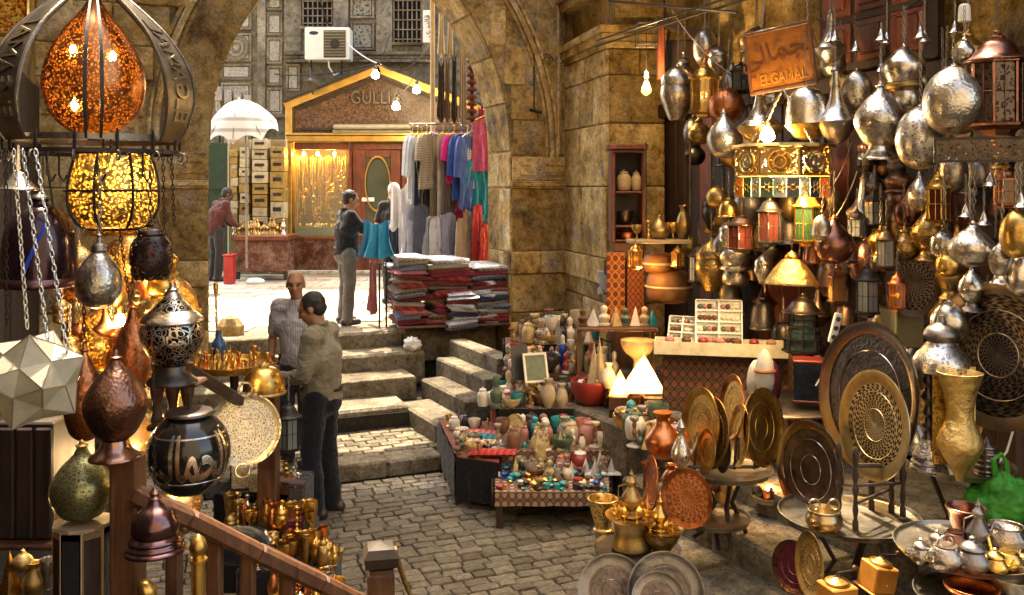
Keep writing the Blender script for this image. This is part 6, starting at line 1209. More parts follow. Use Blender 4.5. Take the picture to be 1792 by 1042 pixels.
# wooden sign
d = DR(1370, 1.72); sg = thing('wooden_sign', 'orange carved wooden sign with Arabic and Latin lettering, tilted, above the lamps', 'sign', P(1372, 158, d), -.62); W_, H_ = S(60, d), S(112, d); tl = Matrix.Rotation(math.radians(-7), 4, 'Y')
orw = M('orange_wood_sign', (.22, .075, .014), .42, 0, .55, 14, .5, 25)
mk('board', xf(box(-W_, W_, -.012, .012, 0, H_, .006), tl), orw, sg, ang=20); mk('frame', xf(join(box(-W_, W_, -.022, -.012, 0, .025, .004), box(-W_, W_, -.022, -.012, H_-.025, H_, .004), box(-W_, -W_+.025, -.0215, -.012, .025, H_-.025, .004), box(W_-.03, W_, -.0215, -.012, .025, H_-.025, .004)), tl), wood, sg, ang=20)
mk('arabic_lettering', xf(textgeo(ARAB, H_*.42, .004), tl @ Matrix.Translation((0, -.014, H_*.62)) @ Matrix.Rotation(pi/2, 4, 'X') @ Matrix.Rotation(.12, 4, 'Z')), M('carved_dark', (.1, .03, .008), .5), sg, smooth=False)
mk('latin_lettering', xf(textgeo('ELGAMAL', H_*.24, .004), tl @ Matrix.Translation((.01, -.014, H_*.2)) @ Matrix.Rotation(pi/2, 4, 'X') @ Matrix.Diagonal((.72, 1, 1, 1))), M('carved_gold', (.36, .16, .035), .4), sg, smooth=False)
for x in (-.7, .7): mk('chain', chain_geo((x*W_, 0, H_+x*.1*W_), (x*W_*.8, .05, H_+.35), .007), ironbright, sg)
# carved iron frame and wire at the right
cf = thing('carved_frame', 'long dark fretted metal frame hung with chains at the right edge', 'frame', P(1735, 280, DR(1735, 1.5)), -.35); d = cf.location.y; mk('fret_panel', box(-.26, .3, -.006, .006, 0, S(36, d), 0), filigree('fretted_iron', (.12, .09, .07), 34, ca=.6, ce=.12), cf, smooth=False); mk('border', join(box(-.27, .31, -.01, .01, -.012, 0), box(-.27, .31, -.01, .01, S(36, d), S(36, d)+.012), box(-.27, -.258, -.0105, .0105, 0, S(36, d)), box(.298, .31, -.0105, .0105, 0, S(36, d))), iron, cf, ang=20)
for i, x in enumerate((-.22, -.1, .02, .12, .22)): mk('chain', chain_geo((x, 0, -.01), (x, 0, -.2-.1*(i % 3)), .006), ironbright, cf)
for i, (a, b, s, lab) in enumerate(((P(1065, 2, 9.0), P(1290, 22, 7.4), .0, 'straight dark cable along the top of the pier'), (P(1175, 18, 8.2), P(1280, 130, 7.5), .06, 'twisted pale wire above the leftmost silver lamps'), (P(1450, 330, 6.3), P(1490, 250, 6.2), .05, 'pale wire looping under the trumpet lamp'), (P(1500, 300, 6.1), P(1462, 380, 6.2), .03, 'pale wire hanging above the copper onion'), (P(1420, 25, 6.6), P(1610, 0, 5.8), .12, 'sagging dark wire across the carved window'))):
    mk('cable', tube([p-a for p in sag(a, b, s)], .004 if i else .012, 5), iron if i in (0, 4) else M('pale_wire', (.4, .33, .25), .6), None, a, label=lab, cat='cable')
# slanting beams and wood frame in the corner by the pier
fr = thing('timber_bracket', 'dark red timber bracket in the corner above the leftmost silver lamps', 'bracket', P(1210, 200, 8.9)); wp('post', pb(1152, 1164, 30, 140, 8.8, .1), woodred, fr, ang=20); wp('post', pb(1235, 1247, 60, 150, 8.9, .1), woodred, fr, ang=20); wp('beam', poly_front([(1150, 28), (1255, 62), (1255, 74), (1150, 42)][::-1], 8.75, .12), wooddark, fr, smooth=False); wp('panel', pb(1166, 1234, 70, 130, 8.95, .04), wooddark, fr, ang=20)

# ================================================================== right: cabinet, shelf and the lit corner
cb = thing('red_cabinet', 'narrow red wooden cabinet with open shelves against the pier', 'cabinet', P(1100, 425, 9.0)); d = 9.0
for (x0, x1, y0, y1, dd, dep) in ((1070, 1077, 256, 425, d, .3), (1124, 1131, 256, 425, d, .3)): wp('side', pb(x0, x1, y0, y1, dd, dep), woodred, cb, ang=20)
for y in (335, 395, 420): wp('shelf', pb(1077, 1124, y, y+4, d+.01, .28), woodred, cb, ang=20)
wp('back', pb(1077, 1124, 262, 425, d+.28, .02), wooddark, cb, ang=20); wp('crown', join(pb(1066, 1135, 252, 262, d-.04, .36), pb(1070, 1131, 262, 268, d-.02, .1)), woodred, cb, ang=20); wp('stand', pb(1074, 1127, 425, 640, d+.02, .26), wood, cb, ang=20)
for i, (x, yb, w_, h_, sh, m, lab) in enumerate(((1092, 334, 26, 38, 'jar', woodpale, 'pale wooden drum on the top shelf of the red cabinet, left'), (1114, 334, 18, 36, 'jar', woodpale, 'pale wooden drum on the top shelf of the red cabinet, right'), (1095, 394, 28, 24, 'bowl', darkmetal, 'dark bowl on the middle shelf of the red cabinet'), (1098, 420, 34, 22, 'jar', copper, 'copper jar on the lowest shelf of the red cabinet'))): hang(x, yb-h_, yb, w_, d+.13, sh, m, lab, None, name='cabinet_jar', cat='jar')
sh_ = thing('short_shelf', 'short brass-edged shelf on rods with oil lamps standing on it', 'shelf', P(1155, 427, 8.4)); wp('board', pb(1100, 1212, 420, 427, 8.3, .22), woodpale, sh_, ang=20)
for x in (1130, 1208): wp('rod', tube([P(x, 420, 8.4), P(x, 250, 8.4)], .01), ironbright, sh_)
for i, (x, w_, h_, s2, m, lab) in enumerate(((1155, 36, 44, 'onion', brassdull, 'brass oil lamp in the middle of the short shelf'), (1135, 20, 34, 'candlestick', brass, 'brass candlestick at the left of the short shelf'), (1196, 26, 60, 'vase', brassdull, 'tall dull brass vase on the short shelf'), (1178, 20, 30, 'goblet', brass, 'small brass goblet on the short shelf'), (1115, 18, 26, 'goblet', brassdull, 'dull goblet at the left end of the short shelf'))): hang(x, 420-h_, 420, w_, 8.4, s2, m, lab, None, name='oil_lamp' if i == 0 else s2, cat='metalware')
leather = M('leather', (.16, .07, .025), .55, 0, .4, 8, .3, 30)
for i, (x, y, w_, h_, lab) in enumerate(((1170, 530, 80, 60, 'bulging brown leather pouffe below the short shelf'), (1155, 478, 60, 36, 'tan leather cushion on top of the brown pouffe'), (1290, 470, 50, 60, 'brown leather bag in the shadow under the red lanterns'))):
    t = thing('leather_pouffe', lab, 'pouffe', P(x, y, 8.6 if i < 2 else 7.9)); d = t.location.y; mk('cushion', lathe([(.5, 0), (.9, .1), (1, .45), (.85, .85), (.4, .97), (0, 1)], 20, S(w_/2, d), S(h_, d)), leather, t); mk('seam', ring(S(w_/2, d)*1.0, .012, S(h_, d)*.48, 28), woodpale, t)
for i, (x0, x1, y0, y1, d, m, lab) in enumerate(((1062, 1094, 442, 568, 8.95, kilim('kilim_orange', [(.45, .12, .03), (.3, .06, .02), (.55, .26, .08), (.2, .04, .02)], 45), 'orange patterned panel left of the glowing lantern'), (1098, 1128, 452, 560, 8.9, kilim('kilim_red', [(.25, .05, .02), (.4, .15, .05), (.15, .025, .015), (.35, .12, .04)], 60), 'red brown patterned panel behind the glowing lantern'))):
    o = mk('hanging_kilim', mv(pb(x0, x1, y0, y1, d, .03), 0, 0, 0), m, None, label=lab, cat='kilim', smooth=False)
o = mk('framed_picture', pb(1046, 1066, 474, 516, 9.2, .03), mosaic('blue_picture', [(.5, .5, .5), (.03, .05, .3), (.6, .55, .45)], 14), None, label='small picture with a blue figure beside the pier base', cat='picture', smooth=False)
point('corner_light', P(1118, 470, 8.3), 3, (1, .52, .16), .05)

# ================================================================== right: stall of alabaster, pottery and trinkets
alab = frost('alabaster', (.82, .68, .46), .35); alabw = M('white_alabaster', (.72, .66, .55), .35, 0, .2, 12); teal = M('teal_glaze', (.02, .25, .27), .25, 0, .3, 12); redw = M('red_lacquer', (.28, .03, .025), .35, 0, .3, 12); blackst = M('black_basalt', (.03, .028, .026), .4); greenst = M('green_stone', (.09, .13, .08), .45, 0, .4, 12); pink = M('pink_stone', (.42, .18, .15), .5, 0, .3, 12); cobalt = M('cobalt_glaze', (.01, .05, .3), .25)
STM = {'white alabaster': alabw, 'honey alabaster': alab, 'teal glazed': teal, 'red lacquer': redw, 'black basalt': blackst, 'green stone': greenst, 'pink stone': pink, 'cobalt glazed': cobalt, 'brass': brass}
gold_marb = M('banded_onyx', (.5, .36, .16), .3, 0, .6, 18)
stripecloth = cloth('striped_runner', (.5, .42, .28), stripe=(.45, .06, .05), scale=4, axis='Y'); khay = kilim('khayamiya', [(.12, .02, .015), (.3, .16, .03), (.03, .09, .1), (.2, .03, .03), (.35, .26, .15)], 55)
def stall_table(name, label, corners, z, mat_top, legs, skirt=None, zleg=0):
    c = sum(corners, Vector())/len(corners); t = thing(name, label, 'table', Vector((c.x, c.y, zleg))); pts = [(p.x-c.x, p.y-c.y) for p in corners]
    mk('top', prism(pts, z-zleg-.035, z-zleg), mat_top, t, smooth=False)
    for i, (x, y) in enumerate(pts):
        mk('leg', mv(box(-.025, .025, -.025, .025, 0, z-zleg-.036, .004), x*.92, y*.92, 0), wooddark, t, ang=20)
    if skirt:
        for i in range(len(pts)):
            a, b = Vector((*pts[i], 0)), Vector((*pts[(i+1) % len(pts)], 0)); q = (b-a).normalized(); nrm = Vector((q.y, -q.x, 0))*.012; n = 10; v = []
            for j in range(n+1):
                p = a.lerp(b, j/n)+nrm*(1+.8*math.sin(j*2.1)); v += [p+Vector((0, 0, z-zleg-.002)), p+Vector((0, 0, z-zleg-skirt)), p*1+nrm*.5+Vector((0, 0, z-zleg-.002)), p+nrm*.5+Vector((0, 0, z-zleg-skirt))]
            f = []
            for j in range(n): k = 4*j; f += [(k, k+1, k+5, k+4), (k+2, k+6, k+7, k+3), (k+1, k+3, k+7, k+5)]
            mk('cloth_skirt', (v, f), mat_top if skirt < .2 else blackcloth, t)
    return t
ta = [PZ(768, 735, .42), PZ(800, 800, .42), PZ(874, 810, .42), PZ(868, 738, .42)]; stall_table('stall_table', 'small stall table under striped runners nearest the stairs', ta, .42, woodred, 4, .34)
def span(x0, x1, d0, d1, z): return [Vector((P(x0, 0, d1).x, d1, z)), Vector((P(x0, 0, d0).x, d0, z)), Vector((P(x1, 0, d0).x, d0, z)), Vector((P(x1, 0, d1).x, d1, z))]
tb_ = span(866, 1066, 6.92, 7.52, .30); stall_table('stall_table', 'low front stall table with a patterned cloth covered in trinkets', tb_, .30, khay, 4, .1)
tm_ = span(862, 1078, 7.53, 8.05, .44); stall_table('stall_table', 'second tier of the stall behind the trinkets, draped in patterned cloth', tm_, .44, khay, 4, .15)
tu_ = span(872, 1070, 8.06, 8.55, .66); stall_table('stall_table', 'third tier of the stall crowded with vases and bowls', tu_, .66, khay, 4, .2)
tp_ = span(884, 1062, 8.56, 9.0, .86); stall_table('stall_table', 'highest tier of the stall with stone figures against the pier', tp_, .86, wood, 4, .16)
stall_table('stall_table', 'small wooden table carrying the glowing pyramid lamps', [PZ(1064, 655, .86), PZ(1066, 696, .86), PZ(1205, 700, .86), PZ(1190, 650, .86)], .86, wood, 4, .1, .68)
def tier(x, y, z):
    if x > 1062 or z in (.42, .70, .69, .88, .87, .98): return y, z
    if y < 675: return 641+(y-640)*14/35, .86
    if y < 730: return 697+(y-675)*19/55, .66
    if y < 790: return 765+(y-730)*24/60, .44
    return min(855, 805+(y-790)), .30
tq_ = span(884, 1050, 9.02, 9.45, 1.06); stall_table('stall_table', 'rearmost tier of the stall touching the pier', tq_, 1.06, wood, 4, .2)
top_sh = thing('upper_shelf', 'narrow upper shelf with miniature pyramids in the lit corner', 'shelf', P(1080, 590, 8.3)); zt = P(0, 572, 8.3).z; wp('board', box(P(1010, 0, 8.3).x, P(1150, 0, 8.3).x, 8.2, 8.6, zt-.03, zt, .006), wood, top_sh, ang=20)
for x in (1015, 1146): wp('leg', box(P(x, 0, 8.35).x-.02, P(x, 0, 8.35).x+.02, 8.45, 8.5, .68, zt-.031), wood, top_sh, ang=20)
G = 'souvenirs on the stall by the pier'
for (x, yb, w_, h_, shp, mt, z, lab) in (
 (890, 690, 22, 55, 'bust', 'honey alabaster', .86, 'honey alabaster figure at the left end of the upper stall shelf'), (925, 668, 20, 44, 'vase', 'white alabaster', .86, 'white alabaster vase behind the picture frames'), (985, 650, 14, 60, 'canopic', 'cobalt glazed', .86, 'cobalt bottle at the back of the upper stall shelf'),
 (1000, 655, 22, 52, 'bust', 'honey alabaster', .86, 'honey figure right of the cobalt bottle'), (1015, 660, 16, 66, 'canopic', 'green stone', .86, 'tall green stone figure at the back of the stall'), (1035, 665, 20, 56, 'bust', 'pink stone', .86, 'pink stone figure in the middle of the upper shelf'), (990, 672, 16, 36, 'bust', 'red lacquer', .86, 'small red figure in the upper row'), (1052, 672, 22, 48, 'canopic', 'white alabaster', .86, 'white jar with rounded lid left of the glowing pyramid'),
 (1065, 680, 24, 44, 'vase', 'white alabaster', .86, 'white alabaster vase just left of the glowing pyramid'), (1020, 684, 24, 34, 'jar', 'white alabaster', .86, 'squat white jar in front of the pink figure'), (1040, 686, 20, 28, 'canopic', 'pink stone', .86, 'small pink canopic jar in the front of the upper shelf'), (960, 676, 20, 30, 'goblet', 'honey alabaster', .86, 'honey alabaster goblet right of the picture frames'), (975, 682, 18, 26, 'jar', 'red lacquer', .86, 'little red jar at the front of the upper shelf'), (1000, 684, 20, 28, 'goblet', 'white alabaster', .86, 'white goblet at the front of the upper shelf'), (945, 662, 14, 46, 'canopic', 'honey alabaster', .86, 'slim honey figure behind the white frames'), (1075, 660, 18, 46, 'bust', 'white alabaster', .86, 'white figure behind the glowing pyramid'),
 (930, 735, 34, 46, 'jar', 'black basalt', .56, 'dark stone jar in the middle of the stall'), (868, 722, 26, 60, 'bust', 'green stone', .56, 'grey green upright stone at the left of the middle table'), (985, 735, 44, 34, 'bowl', 'teal glazed', .56, 'teal glazed bowl right of the dark stone jar'), (1035, 718, 74, 46, 'bowl', 'red lacquer', .56, 'wide red bowl of trinkets on a foot'), (960, 722, 26, 50, 'vase', 'honey alabaster', .56, 'honey vase behind the teal bowl'), (1000, 752, 34, 40, 'jar', 'honey alabaster', .56, 'yellowish carved jar in front of the red bowl'), (1030, 756, 40, 44, 'jar', 'pink stone', .56, 'pinkish carved jar below the red bowl'), (905, 712, 24, 22, 'bowl', 'teal glazed', .56, 'small teal bowl behind the striped plate'), (1058, 740, 22, 40, 'canopic', 'green stone', .56, 'green stone bottle right of the red bowl'), (915, 748, 18, 48, 'canopic', 'red lacquer', .56, 'reddish bottle left of the onyx urn'),
 (845, 715, 20, 34, 'jar', 'white alabaster', .56, 'white round jar at the left end of the middle table'), (880, 700, 40, 26, 'jar', 'red lacquer', .56, 'red and white box-like jar near the side steps'), (860, 705, 26, 24, 'jar', 'white alabaster', .56, 'white box-like jar near the side steps'),
 (945, 800, 36, 70, 'jar', 'onyx', .30, 'swirled golden onyx urn standing on the front table'), (985, 800, 26, 44, 'goblet', 'teal glazed', .30, 'teal and white cup beside the onyx urn'), (1015, 806, 34, 34, 'jar', 'red lacquer', .30, 'dark red box jar on the front table'), (918, 798, 16, 40, 'canopic', 'teal glazed', .30, 'slim teal bottle left of the onyx urn'),
 (795, 752, 20, 26, 'jar', 'white alabaster', .42, 'white trinket jar on the nearest small table, left'), (815, 748, 16, 24, 'jar', 'black basalt', .42, 'black trinket jar on the nearest small table'), (785, 746, 12, 20, 'goblet', 'brass', .42, 'tiny brass cup at the left corner of the nearest table'), (830, 752, 22, 18, 'bowl', 'white alabaster', .42, 'white bowl on the nearest small table'),
 (1148, 740, 40, 34, 'bowl', 'honey alabaster', .70, 'honey alabaster bowl below the glowing pyramid'), (1150, 764, 34, 26, 'jar', 'pink stone', .69, 'pinkish clay pot in front of the honey bowl'), (1185, 672, 54, 24, 'bowl', 'red lacquer', .88, 'wide brown bowl right of the glowing pyramid'), (1186, 690, 50, 20, 'bowl', 'green stone', .87, 'olive bowl below the brown one'), (1180, 655, 14, 16, 'jar', 'white alabaster', .98, 'small white cup on top of the brown bowl')):
    m = gold_marb if mt == 'onyx' else STM[mt]; yb, z = tier(x, yb, z); rest(x, yb, z+.002, w_, h_, shp, dict(a=m, b=STM['white alabaster'] if mt in ('cobalt glazed', 'red lacquer') else m), lab, {'bust': 'stone_figure', 'canopic': 'stone_jar', 'jar': 'lidded_jar', 'vase': 'stone_vase', 'bowl': 'bowl', 'goblet': 'goblet'}[shp], {'bust': 'figurine', 'canopic': 'jar', 'jar': 'jar', 'vase': 'vase', 'bowl': 'bowl', 'goblet': 'goblet'}[shp], G)
# picture frames and plates among the goods
for i, (x, y, w_, h_, z, tl, m, lab) in enumerate(((940, 690, 44, 52, .87, -.35, greenst, 'white-edged picture frame leaning at the left of the upper shelf'), (912, 686, 30, 62, .87, -.2, blackst, 'dark slate panel leaning behind the white-edged frame'))):
    y, z = tier(x, y-20, z); q = PZ(x, y, z+.002); t = thing('picture_frame', lab, 'frame', q, .3); w2, h2 = S(w_/2, q.y), S(h_, q.y); R = Matrix.Rotation(tl, 4, 'X'); mk('panel', xf(box(-w2, w2, 0, .012, 0, h2), R), m, t, ang=20)
    if not i: mk('border', xf(join(box(-w2, -w2+.02, -.01, .0, 0, h2), box(w2-.02, w2, -.01, 0, 0, h2), box(-w2+.02, w2-.02, -.01, 0, h2-.02, h2), box(-w2+.02, w2-.02, -.01, 0, 0, .02)), R), alabw, t, ang=20)
for i, (x, y, r, m, lab, z) in enumerate(((878, 735, 26, redw, 'oval red carved plate standing on the nearest table', .43), (900, 755, 22, gold_marb, 'oval red and gold plate leaning by the onyx urn', .43))):
    q = PZ(x, y+22, z); plate(q+Vector((0, 0, S(r, q.y)*1.25)), (-.35, -1, .3), S(r, q.y)*.8, (m, m), lab, ry=1.35, name='oval_plate', cat='plate')
plate(PZ(912, 706, .66)+Vector((0, 0, .03)), (0, -.2, 1), .17, (blackst, silver), 'silver and black oval dish lying on the middle table', name='dish', cat='dish')
for i, (x, y, w_, h_, c, lab) in enumerate(((850, 778, .34, .03, (.5, .36, .2), 'striped cream runner folded on the nearest table'), (842, 768, .30, .03, (.02, .16, .2), 'teal runner folded on the nearest table'), (850, 760, .3, .03, (.45, .1, .08), 'red striped runner folded at the back of the nearest table'), (862, 796, .36, .035, (.36, .03, .025), 'scarlet runner along the front of the nearest table'))):
    mk('folded_runner', folded(w_, .14, h_, 90+i), cloth('run%d' % i, c, stripe=dk(c, 1.7), scale=6, axis='X'), None, PZ(x, y, .425+.002*i), TG-.6, ang=60, label=lab, cat='textile', group='runners on the nearest table')
# many tiny beads and boxes along the front table
k_ = 0
beadc = [('teal', teal), ('white', alabw), ('cobalt', cobalt), ('red', redw), ('brown', wood), ('black', blackst), ('brass', brass)]
C4 = tb_
for i in range(130):
    a, b = rnd.uniform(.03, .97), rnd.uniform(.05, .95); q = (C4[0].lerp(C4[1], b)).lerp(C4[3].lerp(C4[2], b), a); n, m = rnd.choice(beadc); r = rnd.uniform(.018, .04)
    g = lathe(rnd.choice(([(.6, 0), (1, .3), (1, .7), (.5, 1), (0, 1.1)], [(1, 0), (1, 1.1), (.9, 1.2), (0, 1.2)], [(.8, 0), (.4, .4), (.9, 1.2), (.2, 1.7), (0, 1.7)])), 10, r, r)
    mk('trinket', g, m, None, q+Vector((0, 0, .002)), label='tiny %s trinket at the %s %s of the low front stall table' % (n, ('back', 'middle', 'front')[int(b*3)], ('left', 'centre', 'right')[int(a*3)]), cat='trinket', group='trinkets on the low front table')
for i in range(18):
    n, m = rnd.choice(beadc); q = PZ(1035, 711, .66)+Vector((rnd.uniform(-.13, .13), rnd.uniform(-.1, .1), .2+rnd.uniform(0, .03))); mk('trinket', ell(.025, .025, .03, 8, 6), m, None, q, label='little %s scarab heaped in the wide red bowl' % n, cat='trinket', group='scarabs in the red bowl')
for i, (x, yb, w_, h_) in enumerate(((1025, 786, 20, 26), (1050, 782, 24, 34), (1040, 792, 16, 20), (1070, 786, 20, 24), (1000, 796, 18, 30))): rest(x, yb+40, .302, w_, h_, 'pyramid', alabw, 'small white stone pyramid, %s of five on the front table' % ('second from the left', 'tallest', 'middle and smallest', 'rightmost', 'leftmost')[i], 'stone_pyramid', 'pyramid', 'white pyramids on the front table', sides=4, rz=.5)
board = thing('white_box', 'open white box of stone pyramids at the right of the front table', 'box', PZ(1040, 826, .302), 0); mk('tray', cbox(.42, .2, .006, -.001, 0), whiteplastic, board, smooth=False)
for i, (x, w_, h_, m) in enumerate(((1020, 22, 30, wood), (1038, 26, 30, alabw), (1058, 24, 36, ivory), (1078, 24, 34, gold_marb), (1095, 22, 32, greenst), (1112, 26, 34, alabw), (1128, 22, 34, alab), (1142, 20, 28, teal))): hang(x, 570-h_, 570, w_, 8.35, 'pyramid' if i % 2 else 'bust', m, 'miniature %s on the narrow upper shelf, number %s from the left' % ('pyramid' if i % 2 else 'figure', ('one', 'two', 'three', 'four', 'five', 'six', 'seven', 'eight')[i]), None, name='miniature', cat='miniature', seg=4 if i % 2 else 16)
# lamps of alabaster: glowing pyramid and bowl
q = PZ(1127, 684, .862); t = thing('pyramid_lamp', 'glowing white alabaster pyramid lamp on the upper stall shelf', 'lamp', q); R = S(34, q.y)*1.41; mk('pyramid', lathe([(1, 0), (1, .03), (0, .93*2)], 4, R, R*.72, 0), frost('glow_alabaster', (.95, .85, .6), .85), t, rz=pi/4, smooth=False); mk('base', mv(cbox(R*1.5, R*1.5, .012, -.001, 0), 0, 0, 0), woodpale, t, smooth=False); mk('bulb', mv(ell(.025, .025, .035), 0, 0, .09), emit('pyramid_bulb', (1, .8, .45), 60), t); point('pyramid_light', q+Vector((0, 0, .1)), 1.8, (1, .66, .28), .04)
q = PZ(1085, 690, .862); t = thing('pyramid_lamp', 'smaller glowing pyramid lamp left of the large one', 'lamp', q); R = S(18, q.y)*1.41; mk('pyramid', lathe([(1, 0), (1, .03), (0, 1.9)], 4, R, R*.9, 0), MATS['glow_alabaster'], t, rz=.6, smooth=False); point('pyramid_light', q+Vector((0, 0, .06)), .8, (1, .66, .28), .03)
q = P(1116, 626, 8.2); t = thing('alabaster_bowl_lamp', 'glowing alabaster bowl on a pedestal above the pyramid lamp', 'lamp', Vector((q.x, q.y, .86))); z0 = q.z-.86; mk('bowl', mv(lathe(SHAPES['bowl'][0][2], 24, S(30, 8.2), S(30, 8.2)), 0, 0, z0), alab, t); mk('pedestal', lathe([(.09, 0), (.08, .03), (.05, .08), (.04, z0-.03), (.07, z0+.01)], 16), alab, t); point('bowl_light', Vector((q.x, q.y-.0, q.z+.1)), .35, (1, .6, .22), .04)
for i, (x, y0, y1, lab) in enumerate(((1050, 575, 660, 'tall honey alabaster obelisk glowing at the left of the bowl lamp'), (1038, 585, 662, 'shorter honey obelisk beside the tall one'))): hang(x, y0, y1, 22, 8.1, 'pyramid', alab, lab, None, name='obelisk', cat='obelisk', seg=4).location.z = .865
# mother-of-pearl boxes / stone collection
def stone_box(cx, cy, d, w_, h_, rz, tilt, rows, cols, label):
    t = thing('specimen_box', label, 'box', P(cx, cy, d), rz); R = Matrix.Rotation(tilt, 4, 'X'); mk('tray', xf(box(-w_/2, w_/2, 0, .02, 0, h_), R), whiteplastic, t, smooth=False)
    for i in range(rows+1): mk('divider', xf(box(-w_/2, w_/2, -.035, 0, h_*i/rows-.006 if i else 0, h_*i/rows+.006 if i < rows else h_), R), whiteplastic, t, smooth=False)
    for j in range(cols+1): mk('divider', xf(box(-w_/2+w_*j/cols-.006, -w_/2+w_*j/cols+.006, -.034, -.001, .007, h_-.007), R), whiteplastic, t, smooth=False)
    for i in range(rows):
        for j in range(cols):
            for q in range(4):
                g = xf(ell(w_/cols*.13, .016, h_/rows*.24, 8, 6), R @ Matrix.Translation((-w_/2+w_*(j+.2+.2*q)/cols, -.008, h_*(i+.42)/rows))); mk('specimen', g, (pink, wood, ivory, alabw, greenst)[(i*3+j+q*(i % 2)) % 5], t)
    return t
stone_box(1258, 604, 7.3, .36, .36, -.2, -.3, 4, 2, 'upright white box of sorted stone specimens, right one'); stone_box(1192, 612, 7.4, .22, .27, -.45, -.35, 4, 2, 'leaning white box of sorted stone specimens, left one')
pb_ = thing('pale_crate', 'long pale wooden crate below the specimen boxes', 'crate', P(1262, 620, 7.2), -.2); mk('crate', join(box(-.52, .5, -.1, .14, 0, .012), box(-.52, .5, -.1, -.088, .012, .1), box(-.52, .5, .128, .14, .012, .1), box(-.52, -.508, -.088, .128, .012, .1), box(.488, .5, -.088, .128, .012, .1)), ivory, pb_, smooth=False)
for i in range(7): mk('stones', mv(ell(.04, .03, .03, 8, 6), -.4+i*.13, 0, .1), (pink, wood, redw)[i % 3], pb_)
ktab = stall_table('kilim_table', 'table draped in a red patterned kilim under the specimen crate', [PZ(1190, 700, .8), PZ(1215, 712, .8), PZ(1450, 716, .8), PZ(1440, 690, .8)], .83, wood, 4, None, .68)
zk = P(0, 622, 7.25).z; kt = thing('kilim_chest', 'chest covered in red geometric kilim under the specimen crate', 'chest', Vector((P(1275, 0, 7.35).x, 7.35, .68)), -.2); mk('chest', box(-.52, .5, -.16, .25, 0, zk-.68, .01), kilim('kilim_dark', [(.09, .012, .01), (.02, .05, .05), (.18, .08, .025), (.05, .01, .01), (.03, .06, .03), (.2, .05, .04)], 48), kt, smooth=False)
# white and plum egg jars, tiered lantern, dark box, brass lampshade
for i, (x, yb, w_, h_, m, lab) in enumerate(((1322, 700, 30, 70, alabw, 'white egg-shaped jar at the left of the trio'), (1352, 704, 30, 74, M('plum_glaze', (.09, .015, .03), .2), 'plum egg-shaped jar at the right of the trio'), (1338, 695, 34, 84, alabw, 'tall white egg jar with orange band at the back of the trio'))):
    d = 6.6-.06*i; t = thing('egg_jar', lab, 'jar', P(x, yb, d)); mk('egg', lathe([(.4, 0), (.8, .15), (1, .42), (.8, .75), (.35, .95), (0, 1)], 22, S(w_/2, d), S(h_, d)), m, t)
    if i == 2: mk('band', ring(S(w_/2, d)*.98, .012, S(h_*.55, d)), M('orange_glaze', (.45, .13, .02), .3), t)
jt = thing('jar_table', 'round dark table with a metal rim under the egg jars', 'table', P(1375, 705, 6.5)); mk('top', lathe([(0, -.015), (.42, -.015), (.43, 0), (.42, .006), (0, .004)], 40, k=0), pewter, jt); mk('leg', tube([(0, 0, -.015), (0, 0, .68-jt.location.z)], .04, 8), wooddark, jt)
lantern(1405, 512, 625, 72, 6.6, 8, darkmetal, bluegl, 'tall three-tiered dark lantern behind the egg jars', None, .5, tiers=3)
t = thing('dark_casket', 'dark casket with red edges right of the egg jars', 'casket', P(1418, 700, 6.35), -.3); mk('case', cbox(.22, .18, .28, .0, .01), M('dark_blue_lacquer', (.012, .018, .03), .25), t, ang=20); mk('edge', cbox(.23, .19, .015, .27, .004), redw, t, ang=20); mk('edge', cbox(.23, .19, .012, -.002, .004), redw, t, ang=20)
t = hang(1385, 438, 498, 92, DR(1385, 1.6), 'shade', dict(a=M('hammered_brass', (.6, .42, .16), .35, 1, .3, 30, .4, 90), b=brass), 'wide hammered brass lampshade glowing under the green lantern', 420); point('shade_light', t.location+Vector((0, 0, .02)), 4, (1, .62, .25), .04); mk('bulb', mv(ell(.03, .03, .04), 0, 0, .03), emit('chandelier_bulb', (1, .85, .55), 55), t)
t = thing('power_strip', 'white power strip with leads hanging left of the great dark tray', 'power strip', P(1455, 600, 6.0), -.3, rotm=Matrix.Rotation(.25, 3, 'Y')); mk('body', cbox(.05, .03, .2, 0, .006), whiteplastic, t, ang=20)
for i in range(3): mk('socket', mv(lathe([(.016, 0), (.016, .004), (0, .004)], 12, k=0), 0, 0, 0) and xf(lathe([(.016, 0), (.016, .004), (0, .004)], 12, k=0), Matrix.Translation((0, -.016, .04+i*.06)) @ Matrix.Rotation(pi/2, 4, 'X')), blackst, t)
mk('lead', tube([(0, 0, 0), (.02, -.01, -.08), (.0, 0, -.2), (-.03, 0, -.3)], .005), whiteplastic, t); 
plate(P(1597, 495, DR(1597, 2.1)), (-.55, -1, .05), S(44, DR(1597, 2.1)), (darkmetal, engdarkcopper), 'dark oval engraved tray hanging in the shadow of the shop', ry=1.35, well=.82)
mk('wall_switch_panel', pb(1575, 1612, 400, 440, DR(1597, 2.35), .04), M('khaki_paint', (.2, .17, .09), .6), None, label='khaki electric panel on the dark plank wall', cat='panel', smooth=False)
mk('khaki_crate', pb(1568, 1618, 545, 610, DR(1597, 2.15), .3), M('khaki_paint', (.2, .17, .09)), None, label='khaki wooden box below the dark oval tray', cat='box', smooth=False)
